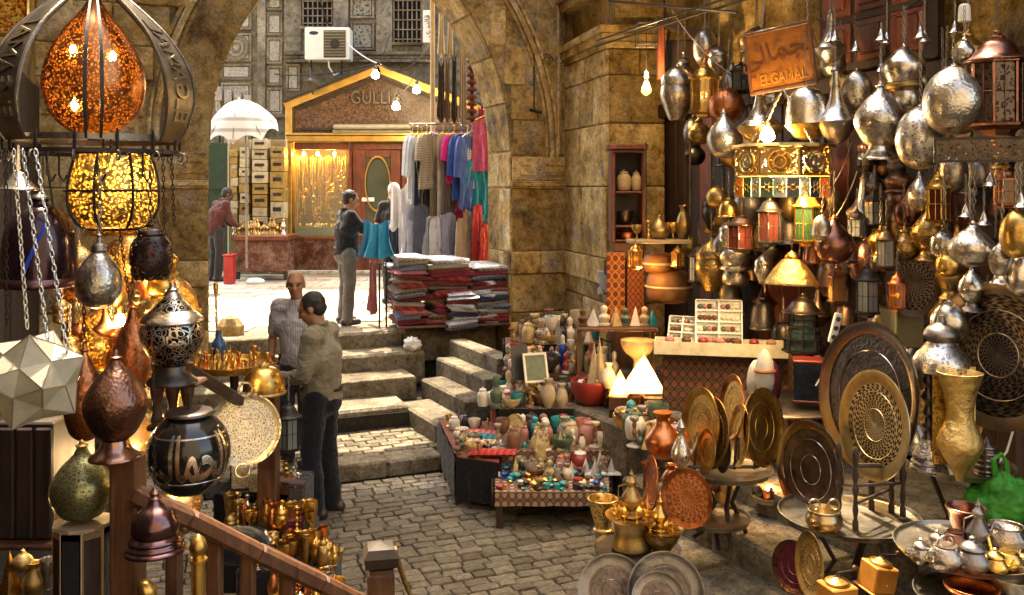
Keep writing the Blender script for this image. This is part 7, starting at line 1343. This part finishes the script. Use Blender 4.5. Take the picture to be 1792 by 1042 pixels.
# ================================================================== right foreground: trays on stands
def disc_table(px, py, d, wpx, mat, label, zfoot, legs=True, name='tray_table'):
    q = P(px, py, d); R = S(wpx/2, d); t = thing(name, label, 'table', Vector((q.x, q.y, zfoot))); h = q.z-zfoot
    mk('tray_top', mv(lathe([(0, -.014), (.94, -.014), (1.0, .02), (1.015, .02), (1.0, .008), (.94, 0), (0, 0)], 56, R, 1, 0), 0, 0, h), mat, t, ang=50)
    if legs:
        for i in range(3):
            a = 2*pi*i/3+.5; mk('leg', tube([(R*.6*math.cos(a), R*.6*math.sin(a), 0), (R*.2*math.cos(a), R*.2*math.sin(a), h*.5), (R*.6*math.cos(a), R*.6*math.sin(a), h-.014)], .014, 8), wooddark, t)
    t['top'] = q.z; return t
tin = M('tinned_copper', (.36, .32, .26), .36, 1, .4, 9, .1, 50, dark=(.1, .08, .06))
disc_table(1268, 822, 5.5, 164, tin, 'round tinned tray on a stand carrying the fan of brass plates', .5)
disc_table(1250, 908, 5.45, 124, tin, 'small round tray table with the leaning copper tray', .5)
disc_table(1485, 904, 4.95, 236, tin, 'large round tray table carrying the turned wooden stand', .32)
disc_table(1680, 815, 5.0, 176, tin, 'round tray table at the right with the pewter water pipe', .5)
disc_table(1695, 962, 4.3, 244, tin, 'large round tray of teapots at the lower right', .4)
disc_table(1115, 962, 5.4, 150, pewter, 'low round metal table with brass coffee sets by the cobbles', .0)
disc_table(1530, 1046, 4.6, 110, tin, 'low tray under the orange coffee grinder at the bottom', .32)
disc_table(1345, 872, 5.9, 60, tin, 'small dark tray with a lit candle cup behind the ledges', .68)
def facing(px, ratio, side=-1, tilt=.1):
    a = -pi/2-math.atan((px-CX)/F)+side*math.acos(min(1, ratio)); return Vector((math.cos(a), math.sin(a), tilt))
# brass plates in a fan on their wooden rack
rk = thing('plate_rack', 'small wooden rack holding the fan of brass plates', 'rack', P(1275, 822, 5.5)); rk.location.z += .002
for x in (1215, 1250, 1285, 1320): wp('peg', tube([P(x, 822, 5.45), P(x+4, 765, 5.5)], .009), wooddark, rk)
wp('base_bar', pb(1205, 1330, 816, 821, 5.44, .03), wooddark, rk, ang=20)
for i, (x, y, w_, h_, yaw, d, m, lab) in enumerate(((1228, 746, 62, 132, -.85, 5.58, (brass, hbrass), 'tall brass plate at the left back of the fan'), (1248, 758, 56, 122, -.9, 5.5, (brassdull, engbrass), 'dull engraved brass plate second in the fan'), (1283, 712, 40, 110, -1.0, 5.66, (copper, hbrass), 'coppery brass plate standing highest behind the fan'), (1333, 748, 66, 134, .35, 5.55, (brass, hbrass), 'broad brass plate facing right at the end of the fan'), (1296, 762, 32, 106, -1.05, 5.46, (brass, hbrass), 'narrow edge-on brass plate right of the fan middle'), (1238, 790, 30, 76, -1.0, 5.4, (brass, brass), 'small bright brass plate in front of the fan'), (1268, 792, 24, 70, -1.1, 5.4, (pewter, pewter), 'small grey plate between the brass ones'))):
    R = S(h_/2, d); va = math.atan2((x-CX), F); plate(P(x, y, d), facing(x, w_/h_, 1 if yaw > 0 else -1, .14), R, m, lab, ry=min(1, 1), group='fan of brass plates', well=.8)
va = .25
plate(P(1203, 872, 5.25), facing(1203, .86, -1, .15), S(50, 5.25), (hcopper, engcopper), 'round copper tray leaning on the small tray table', well=.84)
plate(P(1141, 845, 5.5), facing(1141, .25, -1), S(46, 5.5), (copper, copper), 'thin copper tray seen almost edge-on beside the leaning one', well=.84)
t = thing('copper_jug', 'copper jug with a flared lip behind the leaning copper tray', 'jug', P(1160, 800, 5.7)); mk('body', lathe([(.06, 0), (.1, .05), (.11, .12), (.05, .2), (.04, .24), (.06, .28)], 24), copper, t); mk('handle', tube([(.05, 0, .25), (.12, 0, .22), (.1, 0, .1)], .008), copper, t)
t = thing('pewter_ewer', 'pale ornate ewer standing before the brass plates', 'ewer', P(1192, 835, 5.45)); mk('body', lathe([(.05, 0), (.045, .02), (.02, .05), (.06, .12), (.05, .18), (.018, .25), (.03, .3)], 22), engsilver, t); mk('spout', tube([(.05, 0, .12), (.09, 0, .2), (.1, 0, .27)], [.014, .01, .007], 8), silver, t); mk('lid', mv(lathe([(.03, 0), (.02, .02), (0, .05)], 14), 0, 0, .3), silver, t)
# the great dark tray, inlaid tray and turned stand
plate(P(1520, 692, 5.2), facing(1520, .63, -1, .12), S(127, 5.15), (M('great_tray_rim', (.3, .25, .24), .22, 1, .3), hsteel), 'great dark round tray standing behind the inlaid one', well=.86, lipf=.06)
plate(P(1418, 822, 5.15), facing(1418, .65, -1, .1), S(84, 5.1), (M('great_tray_rim', (.3, .25, .23)), hsteel), 'dark hammered round tray leaning left of the turned stand', well=.88, lipf=.05)
plate(P(1530, 744, 4.95), facing(1530, .6, -1, .1), S(93, 4.95), (M('inlay_rim', (.6, .47, .24), .35, 1, .25, 20), inlay), 'brass tray with dense silver inlay on the turned wooden stand', well=.78, lipf=.05)
zt = P(0, 904, 4.95).z; stn = thing('turned_stand', 'dark turned wooden folding stand holding the inlaid tray', 'stand', Vector((P(1525, 0, 4.9).x, 4.9, zt+.002)))
def post_geo(h): return lathe([(.016, 0), (.016, .04), (.009, .06), (.016, .1), (.009, .16), (.017, .2), (.017, h*.5), (.01, h*.55), (.017, h*.65), (.01, h*.75), (.017, h*.85), (.013, h*.95), (0, h)], 10, k=2)
for (x, y0, y1, d) in ((1468, 780, 922, 4.85), (1497, 785, 932, 4.75), (1580, 748, 905, 4.95), (1560, 800, 895, 5.0), (1525, 850, 890, 5.05)): wp('post', mv(post_geo(S(y1-y0, d)), P(x, 0, d).x, d, zt+.002), wooddark, stn)
wp('bar', tube([P(1470, 850, 4.85), P(1498, 850, 4.75)], .008), wooddark, stn); wp('bar', tube([P(1498, 850, 4.76), P(1578, 846, 4.95)], .008), wooddark, stn); wp('bar', tube([P(1500, 880, 4.76), P(1560, 856, 5.0)], .008), wooddark, stn); wp('cross_slat', tube([P(1498, 815, 4.76), P(1575, 815, 4.95)], .012), wooddark, stn)
q = P(1442, 924, 4.72); q.z = zt+.002; t = thing('brass_pot', 'small round brass pot with ring handles on the large tray table', 'pot', q); mk('body', lathe([(.05, 0), (.085, .03), (.095, .07), (.08, .105), (.085, .115), (.075, .115), (.06, .05), (0, .02)], 24), M('aged_brass_pot', (.5, .38, .22), .3, 1), t)
for s_ in (-1, 1): mk('handle', xf(ring(.028, .006, 0, 14), Matrix.Translation((s_*.05, 0, .14)) @ Matrix.Rotation(pi/2, 4, 'X')), M('aged_brass_pot', (.5, .38, .22)), t)
# brass coffee sets on the low metal table
zl = P(0, 962, 5.4).z+.002
q = PZ(1105, 960, zl); t = thing('brass_brazier', 'wide brass cauldron carrying a tray of cups on the low metal table', 'cauldron', q); mk('body', lathe([(.1, 0), (.12, .02), (.1, .1), (.115, .17), (.12, .18)], 28), brassdull, t); mk('tray', mv(lathe([(0, 0), (.14, 0), (.155, .02), (.15, .02), (.135, .008), (0, .008)], 32, k=0), 0, 0, .181), brass, t)
zz = q.z+.19
for i in range(9): a = 2*pi*i/9; rr = .1; t = thing('coffee_cup', 'tiny brass coffee cup in the ring on the cauldron tray', 'cup', Vector((q.x+rr*math.cos(a), q.y+rr*math.sin(a), zz)), group='coffee cups on the cauldron'); solids(t, 'goblet', .024, .055, BR, 12)
def ewer(loc, H, m, label, name='coffee_pot'):
    t = thing(name, label, 'coffee pot', loc, rnd.uniform(-.4, .4)); mk('body', lathe([(.2, 0), (.22, .04), (.1, .12), (.2, .3), (.21, .38), (.08, .6), (.1, .7)], 22, H, H), m, t); mk('lid', lathe([(.1, .7), (.11, .72), (.04, .82), (.05, .86), (.015, .93), (0, 1)], 14, H, H), m, t); mk('spout', tube([(.15*H, 0, .3*H), (.26*H, 0, .4*H), (.3*H, 0, .6*H)], [.035*H, .025*H, .015*H], 8), m, t); mk('handle', tube([(-.09*H, 0, .66*H), (-.26*H, 0, .6*H), (-.27*H, 0, .4*H), (-.17*H, 0, .28*H)], .016*H, 6), m, t); return t
ewer(Vector((q.x, q.y, zz)), .29, brassdull, 'tall brass ewer in the middle of the cauldron tray')
q = PZ(1158, 966, zl); t = thing('brass_basin', 'fluted brass basin with a cup tray at the right of the low table', 'basin', q); mk('body', lathe([(.05, 0), (.06, .02), (.1, .08), (.11, .12)], 16), brassdull, t); mk('tray', mv(lathe([(0, 0), (.12, 0), (.135, .02), (.13, .02), (.115, .006), (0, .006)], 32, k=0), 0, 0, .121), brass, t)
zz = q.z+.13
for i in range(7): a = 2*pi*i/7; t = thing('coffee_cup', 'tiny brass coffee cup in the ring on the basin tray', 'cup', Vector((q.x+.085*math.cos(a), q.y+.085*math.sin(a), zz)), group='coffee cups on the basin'); solids(t, 'goblet', .02, .05, BR, 12)
ewer(Vector((q.x-.01, q.y, zz)), .24, brass, 'bright brass ewer in the middle of the basin tray')
q = P(1055, 938, 5.75); t = thing('brass_mug', 'engraved brass pot with wide collar left of the cauldron', 'pot', Vector((q.x, q.y, zl-.02))); solids(t, 'mortar', .1, .2, dict(a=engbrass), 22); 
# plates leaning at the bottom by the ledges
for i, (x, y, R, m, lab) in enumerate(((1072, 1034, 60, (pewter, hsteel), 'dark round plate leaning at the foot of the low table, left'), (1165, 1036, 64, (pewter, hsteel), 'wide pale pewter plate leaning at the foot of the ledges'), (1152, 1050, 44, (pewter, hsteel), 'smaller pewter plate in front of the wide pale one'))): plate(P(x, y, 4.95-.1*i), (-.1, -1, .45), S(R, 4.95), m, lab, name='plate', cat='plate', well=.7)
# coffee grinder boxes and oval tray at the bottom
def grinder(px, yb, d, s_, m, label, tl=0):
    t = thing('coffee_grinder', label, 'coffee grinder', P(px, yb, d), .3, rotm=Matrix.Rotation(tl, 3, 'Y') @ Matrix.Rotation(.3, 3, 'Z')); mk('box', cbox(s_, s_, s_*.95, 0, .006), m, t, ang=20); mk('base', cbox(s_*1.15, s_*1.15, s_*.08, -s_*.08, .004), m, t, ang=20); mk('hopper', lathe([(.4, .95), (.42, 1.05), (.3, 1.1), (.12, 1.18), (.1, 1.22)], 16, s_, s_), brass, t); mk('crank', tube([(0, 0, s_*1.2), (0, 0, s_*1.3), (s_*.7, 0, s_*1.32)], s_*.04, 6), iron, t); mk('knob', mv(ell(s_*.08, s_*.08, s_*.1, 10, 8), s_*.7, 0, s_*1.4), wood, t); mk('drawer_knob', mv(ell(s_*.06, s_*.06, s_*.06, 8, 6), 0, -s_*.53, s_*.35), brass, t); return t
gw = M('orange_box_wood', (.5, .2, .035), .4, 0, .3, 10)
grinder(1465, 1070, 4.4, .14, gw, 'square orange wooden coffee grinder at the bottom'); grinder(1532, 1030, 4.5, .13, gw, 'tilted orange coffee grinder with a crank', .2)
plate(P(1419, 988, 4.6), facing(1419, .42, -1, .1), S(54, 4.6), (brassdull, engbrass), 'oval brass tray standing on edge under the large tray table', well=.8); plate(P(1390, 992, 4.75), (-.85, -.6, .15), S(44, 4.75), (copperdark, M('plum_enamel', (.08, .01, .02), .25)), 'plum coloured plate behind the oval brass tray', well=.85)
# right tray: water pipe, brass vase, beehive lantern
z5 = P(0, 815, 5.0).z+.002; q = PZ(1625, 822, z5); wpipe = thing('water_pipe', 'tall pewter water pipe with a domed skirt on the right tray table', 'water pipe', q); d = q.y; H = S(270, d)
mk('base', lathe([(.25, 0), (.26, .015), (.22, .04), (.24, .05), (.2, .08), (.22, .09), (.15, .15), (.1, .2)], 28, H*.45, H), engraved('pewter_ribbed', (.1, .09, .085), (.34, .31, .28), 40, .4), wpipe); mk('stem', lathe([(.1, .2), (.06, .25), (.1, .29), (.05, .33), (.09, .37), (.05, .42), (.11, .47), (.05, .53), (.09, .57), (.06, .63)], 20, H*.45, H), darkmetal, wpipe)
mk('skirt', mv(lathe([(.42, .64), (.42, .66), (.4, .72), (.25, .8), (.2, .83)], 30, H*.42, H), S(22, d), 0, 0), engsilver, wpipe); mk('globe', mv(lathe([(.2, .83), (.26, .87), (.2, .92), (.08, .95), (.05, 1)], 22, H*.42, H), S(22, d), 0, 0), pewter, wpipe); mk('joint', tube([(0, 0, H*.6), (S(22, d), 0, H*.66)], .022, 8), pewter, wpipe)
q = PZ(1680, 842, z5); t = thing('brass_vase', 'tall golden hammered vase with a square flared mouth on the right tray table', 'vase', q); d = q.y; H = S(190, d)*1.0; hb = M('hammered_brass', (.6, .42, .16))
mk('body', lathe([(.03, 0), (.07, .1), (.16, .24), (.2, .34), (.165, .46), (.115, .6), (.14, .8), (.19, .97), (.2, 1), (.17, .96), (.09, .62)], 24, H, H), hb, t); mk('panel_back', xf(box(-.1, .13, .09, .1, H*.1, H*1.02, .004), Matrix.Identity(4)), engbrass, t, ang=20)
q = PZ(1727, 830, z5); t = thing('beehive_lantern', 'grey ribbed beehive lantern at the right of the right tray', 'lantern', q); d = q.y; R = S(20, d); mk('base', lathe([(1, 0), (1.05, .03), (.95, .06)], 24, R, S(66, d)), pewter, t)
for i in range(5): mk('rib_ring', ring(R*(.98-.05*i*i*.35), R*.12, S(66, d)*(.12+.15*i), 24), pewter, t)
mk('core', lathe([(.9, .04), (.88, .5), (.6, .75), (.25, .88), (.1, .95), (0, 1)], 20, R, S(66, d)), darkmetal, t); mk('strap', join(*[tube([(R*.98*math.cos(a), R*.98*math.sin(a), 0), (R*math.cos(a), R*math.sin(a), S(35, d)), (R*.4*math.cos(a), R*.4*math.sin(a), S(58, d))], .006) for a in (-1, -2.2, .5, 2)]), iron, t)
t = hang(1598, 705, 790, 50, 5.15, 'onion', SV, 'shining silver onion lamp behind the water pipe base', None)
t.location.z = z5; plate(P(1655, 730, 5.25), (-.3, -1, .1), S(58, 5.25), (brass, engbrass), 'golden tray standing behind the water pipe', well=.82)
plate(P(1746, 622, DR(1746, 1.9)-.2), (-.95, -.5, .1), S(122, DR(1746, 1.9)), (M('bronze_rim', (.3, .22, .14), .35, 1), engdarkcopper), 'tall dark oval mirror-like tray leaning on the right wall', well=.86, lipf=.05)
t = thing('tube_light', 'pale green tube switch with a white cord near the right edge', 'switch', P(1775, 725, 4.9)); mk('tube', lathe([(.018, 0), (.018, .17), (.008, .18)], 12, k=0), M('pale_green_plastic', (.45, .55, .45), .4), t); mk('cord', tube([(0, 0, 0), (-.01, 0, -.1), (-.04, 0, -.2), (-.1, 0, -.28)], .006), whiteplastic, t); mk('cord', tube([(0, 0, .18), (0, 0, .6)], .004), whiteplastic, t)
pk = thing('wooden_post', 'dark wooden post at the right edge beside the leaning tray', 'post', P(1790, 900, 5.1)); pk.location.z = .5; wp('post', mv(box(-.05, .05, -.05, .05, .5, 3.2, .01), P(1800, 0, 5.1).x, 5.1, 0), wooddark, pk, ang=20)
# green plastic bag
o = thing('green_bag', 'bright green plastic shopping bag at the right edge', 'plastic bag', P(1752, 905, 4.75)); d = 4.75
grn = frost('green_plastic', (.09, .52, .07), .5); b_ = mk('bag', mv(sca(lathe([(0, 0), (.7, .02), (1, .2), (.98, .5), (.7, .75), (.3, .95), (.22, 1.1)], 72, k=9), .17, .13, .22), 0, 0, 0), grn, o); folds(b_, .12, .1); folds(b_, .03, .04)
mk('handle', tube([(-.03, 0, .22), (-.045, -.01, .3), (.0, 0, .33), (.025, 0, .29), (.03, 0, .2)], [.02, .012, .008, .012, .02], 6), grn, o)
# teapots on the lower right tray
z6 = P(0, 962, 4.3).z+.002; tpale = hammered('polished_nickel', (.46, .39, .33), .3, 70, (.15, .12, .09))
def teapot(px, yb, w_, m, label, lid=True, ring_h=False):
    q = PZ(px, yb, z6); s_ = S(w_*1.28, q.y); t = thing('teapot', label, 'teapot', q, rnd.uniform(-.5, .5)); mk('body', lathe([(.3, 0), (.34, .02), (.5, .25), (.5, .42), (.36, .66), (.3, .7), (.33, .74)], 26, s_, s_), m, t); mk('spout', tube([(.42*s_, 0, .3*s_), (.62*s_, 0, .42*s_), (.72*s_, 0, .68*s_)], [.08*s_, .055*s_, .035*s_], 8), m, t); mk('handle', tube([(-.4*s_, 0, .58*s_), (-.66*s_, 0, .6*s_), (-.72*s_, 0, .36*s_), (-.48*s_, 0, .24*s_)], .035*s_, 6), m, t)
    if lid: mk('lid', lathe([(.37, .74), (.39, .77), (.3, .88), (.1, .98), (.08, 1.06), (.1, 1.1), (0, 1.14)], 20, s_, s_), m, t)
    if ring_h: mk('bail', xf(tube([(.3*s_*math.cos(a), 0, .3*s_*math.sin(a)) for a in [pi*i/10 for i in range(11)]], .025*s_, 6), Matrix.Translation((0, 0, .72*s_))), m, t)
    return t
teapot(1612, 985, 30, tpale, 'small nickel teapot at the left of the teapot tray'); teapot(1655, 997, 46, tpale, 'round nickel pot without lid in the front of the teapot tray', False, True); teapot(1702, 1002, 44, pewter, 'grey pewter teapot with a wide lid in the front of the tray'); teapot(1742, 1005, 32, brass, 'golden teapot right of the pewter one'); teapot(1765, 996, 34, brass, 'golden pot at the right end of the teapot tray', False)
teapot(1640, 968, 28, tpale, 'small nickel teapot at the back left of the tray'); teapot(1672, 962, 34, copperdark, 'brown pot at the back of the teapot tray', False)
q = PZ(1712, 965, z6); ewer(q, S(95, q.y), pewter, 'tall pewter coffee pot with a pointed lid at the back of the teapot tray')
q = PZ(1760, 962, z6); t = thing('nickel_cauldron', 'wide nickel cauldron with a dark mouth at the right edge', 'cauldron', q); s_ = S(70, q.y); mk('body', lathe([(.3, 0), (.48, .15), (.5, .35), (.4, .55), (.38, .6), (.42, .62), (.4, .6), (.34, .5), (0, .3)], 28, s_, s_), tpale, t)
q = PZ(1690, 948, z6); t = thing('brown_bowl', 'brown mortar-shaped bowl behind the tall pewter coffee pot', 'bowl', q); solids(t, 'mortar', S(34, q.y), S(60, q.y), dict(a=copperdark), 22)
for i, (x0, y0, x1, y1, lab) in enumerate(((1720, 905, 1742, 990, 'long brass ladle leaning across the golden teapot'), (1745, 940, 1792, 975, 'pale spoon lying at the right end of the teapot tray'))):
    a, b = PZ(x1, y1, z6+.03), P(x0, y0, 4.35); t = thing('ladle', lab, 'ladle', a); mk('handle', tube([(0, 0, 0), b-a], .008, 6), brass, t); mk('bowl', ell(.03, .03, .014, 12, 8), brass, t)
t = thing('candle_cup', 'small lit candle cup with white pieces on the dark tray behind the ledges', 'candle', P(1345, 872, 5.88)); mk('cup', lathe([(.03, 0), (.04, .05), (.035, .05), (0, .01)], 16), copper, t); mk('flame', mv(ell(.012, .012, .02), 0, 0, .06), emit('candle', (1, .6, .2), 40), t); point('candle_light', t.location+Vector((0, 0, .1)), 1.2)
for i, (x, y, w_, h_, sh, m, lab) in enumerate(((1700, 1050, 90, 24, 'bowl', copper, 'shallow copper bowl at the bottom edge'), (1775, 1050, 80, 40, 'bowl', tin, 'tinned bowl at the bottom right corner'))): hang(x, y-h_, y, w_, 4.0, sh, m, lab, None, name='bowl', cat='bowl')
disc_table(1740, 1052, 4.0, 260, tin, 'low tray at the bottom right corner', .32)
# shadowed goods deep in the shop so the wall is never bare
k_ = 0
deep = ('onion', 'sphere', 'bell', 'urn', 'gourd', 'dome', 'trumpet')
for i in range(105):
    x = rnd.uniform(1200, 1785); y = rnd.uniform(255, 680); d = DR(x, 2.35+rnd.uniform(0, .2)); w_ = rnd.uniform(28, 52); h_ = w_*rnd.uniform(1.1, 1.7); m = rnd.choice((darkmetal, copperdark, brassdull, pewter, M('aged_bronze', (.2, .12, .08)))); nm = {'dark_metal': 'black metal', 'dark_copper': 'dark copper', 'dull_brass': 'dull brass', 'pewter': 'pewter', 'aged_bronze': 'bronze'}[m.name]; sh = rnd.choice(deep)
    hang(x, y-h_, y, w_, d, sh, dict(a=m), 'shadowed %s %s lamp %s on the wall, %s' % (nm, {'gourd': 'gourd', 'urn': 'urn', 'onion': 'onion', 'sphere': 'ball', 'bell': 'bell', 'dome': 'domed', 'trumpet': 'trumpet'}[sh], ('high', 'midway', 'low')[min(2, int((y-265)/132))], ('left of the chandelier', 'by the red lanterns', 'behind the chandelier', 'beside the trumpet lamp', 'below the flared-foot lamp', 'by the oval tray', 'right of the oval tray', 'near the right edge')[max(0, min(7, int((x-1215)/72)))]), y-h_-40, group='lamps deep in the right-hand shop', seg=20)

# denser souvenirs on the stall tables, grouped by table
def bilerp(c, a, b): return (c[0].lerp(c[1], b)).lerp(c[3].lerp(c[2], b), a)
pw = mosaic('painted_ware', [(.32, .07, .04), (.55, .47, .3), (.03, .12, .15), (.4, .25, .06), (.5, .44, .34)], 95); clay = M('brown_clay', (.2, .1, .06), .6, 0, .4, 16); grst = M('grey_stoneware', (.3, .27, .23), .5, 0, .4, 18)
soup = [('honey alabaster', alab), ('white alabaster', alabw), ('white alabaster', alabw), ('teal glazed', teal), ('red lacquer', redw), ('black basalt', blackst), ('green stone', greenst), ('pink stone', pink), ('brass', brass), ('banded onyx', gold_marb), ('banded onyx', gold_marb), ('painted', pw), ('painted', pw), ('brown clay', clay), ('brown clay', clay), ('grey stoneware', grst), ('grey stoneware', grst)]
sn = {'vase': ('stone_vase', 'vase'), 'jar': ('lidded_jar', 'jar'), 'canopic': ('stone_jar', 'canopic jar'), 'bust': ('stone_figure', 'figurine'), 'goblet': ('goblet', 'goblet'), 'bowl': ('bowl', 'bowl'), 'candlestick': ('candlestick', 'candlestick'), 'pyramid': ('stone_pyramid', 'pyramid')}
for (cor, z, n, hs, nm) in ((ta, .42, 26, (.05, .13), 'nearest small table'), (tm_, .44, 58, (.09, .24), 'second tier'), (tu_, .66, 52, (.1, .24), 'third tier'), (tp_, .86, 44, (.1, .26), 'highest tier'), (tq_, 1.06, 30, (.1, .3), 'rearmost tier'),
        ([tb_[0], tb_[0].lerp(tb_[1], .55), tb_[3].lerp(tb_[2], .55), tb_[3]], .3, 34, (.06, .17), 'low front table'), ([PZ(1090, 740, .68), PZ(1110, 790, .68), PZ(1200, 800, .68), PZ(1190, 745, .68)], .68, 36, (.1, .26), 'stone platform by the copper jug'), ([PZ(1195, 860, .5), PZ(1200, 905, .5), PZ(1225, 900, .5), PZ(1220, 860, .5)], .5, 5, (.06, .16), 'ledge behind the copper tray')):
    for i in range(n):
        a, b = rnd.uniform(.03, .97), rnd.uniform(.03, .97); q = bilerp(cor, a, b)+Vector((0, 0, .002)); q.z = z+.002; mn, m = rnd.choice(soup); sh = rnd.choice(('vase', 'jar', 'canopic', 'bust', 'goblet', 'bowl', 'candlestick', 'pyramid')); H = rnd.uniform(*hs); R = H*rnd.uniform(.2, .34) if sh != 'bowl' else H*.6
        t = thing(sn[sh][0], '%s %s at the %s %s of the %s' % (mn, sn[sh][1], ('back', 'middle', 'front')[int(b*3)], ('left', 'centre', 'right')[int(a*3)], nm) if 'ledge' not in nm else '%s %s on the %s' % (mn, sn[sh][1], nm), sn[sh][1], q, rnd.uniform(0, 6), 'souvenirs on the '+nm); solids(t, sh, R, H if sh != 'bowl' else H*.6, dict(a=m, b=rnd.choice(soup)[1] if rnd.random() < .4 else m), 4 if sh == 'pyramid' else 16)
# more gilt clutter behind the left-hand lamps
for i in range(34):
    x, y = rnd.uniform(95, 330), rnd.uniform(470, 860); d = rnd.uniform(4.6, 5.6); w_ = rnd.uniform(30, 60); h_ = w_*rnd.uniform(1.1, 1.8); sh = rnd.choice(('onion', 'sphere', 'urn', 'gourd', 'dome', 'jar', 'trumpet')); mn, m = rnd.choice((('brass', brass), ('pierced brass', filbrass), ('copper', copper), ('dull brass', brassdull), ('engraved brass', engbrass)))
    hang(x, y-h_, y, w_, d, sh, dict(a=m, b=brass), '%s %s lamp %s among the gilt goods %s' % (mn, {'sphere': 'ball', 'dome': 'domed', 'jar': 'jar-shaped'}.get(sh, sh), ('high', 'midway', 'low')[min(2, int((y-470)/130))], ('behind the paper star', 'behind the copper globe', 'behind the black and silver lamp')[min(2, int((x-95)/79))]), y-h_-50, group='gilt lamps behind the left-hand goods', seg=22)
for i, (x, y, d, e) in enumerate(((210, 560, 4.75, 3.0), (150, 690, 4.5, 1.6), (260, 800, 4.5, 1.6))):  # bulbs added to brighten the dark left-hand goods
    t = thing('bare_bulb', ('warm bare bulb among the gilt lamps under the glowing globe', 'warm bare bulb behind the paper star', 'warm bare bulb behind the calligraphy globe')[i], 'light bulb', P(x, y, d)); mk('glass', ell(.025, .025, .035), emit('bulb_glow', (1, .86, .6), 45), t); mk('socket', lathe([(.015, .03), (.018, .07), (0, .075)], 10), brass, t); point('gilt_fill_light', t.location+Vector((0, -.06, 0)), e, (1, .6, .22), .04)

# pots along the front edge of the stone platform
for i in range(34):
    a = rnd.random(); q = AG(rnd.uniform(.86, 1.15), 2.3+a*1.9, .682); 
    if i % 3 == 0: q = AG(rnd.uniform(.46, .78), 3.15+a*.8, .502)
    sh = rnd.choice(('mortar', 'vase', 'jar', 'goblet', 'bowl', 'candlestick')); mn, m = rnd.choice((('brass', brass), ('copper', hcopper), ('dull brass', brassdull), ('pewter', pewter), ('dark bronze', hdark))); H = rnd.uniform(.08, .2)
    t = thing('metal_pot' if sh in ('mortar', 'jar') else sh, 'small %s %s on the %s of the ledge by the coffee sets' % (mn, sh, ('far end', 'middle', 'near end')[int(a*3)] if i % 3 else 'lower step'), sh, q, rnd.uniform(0, 6), 'pots on the ledge'); solids(t, sh, H*rnd.uniform(.35, .5), H, dict(a=m, b=m), 18)

# a denser second row of lamps between the front ones and the wall
for i in range(46):
    x = rnd.uniform(1160, 1785); y = rnd.choice((rnd.uniform(110, 300), rnd.uniform(300, 560))); d = DR(x, 2.05+rnd.uniform(0, .2)); w_ = rnd.uniform(30, 58); h_ = w_*rnd.uniform(1.1, 1.8); sh = rnd.choice(('onion', 'sphere', 'bell', 'urn', 'gourd', 'onion_flare', 'trumpet', 'egg')); mn, m = rnd.choice((('silver', hsilver), ('pewter', pewter), ('brass', hbrass), ('dull brass', brassdull), ('copper', hcopper), ('engraved silver', engsilver), ('pierced brass', filbrass)))
    hang(x, y-h_, y, w_, d, sh, dict(a=m), '%s %s lamp in the second row, %s' % (mn, {'sphere': 'ball', 'onion_flare': 'footed onion', 'egg': 'egg-shaped'}.get(sh, sh), ('high ', 'low ')[y > 300]+('near the pier', 'near the wooden sign', 'around the chandelier', 'near the flared-foot lamp', 'near the largest ball', 'at the right edge')[min(5, int((x-1160)/105))]), y-h_-70, group='second row of lamps in the right-hand shop', seg=24)
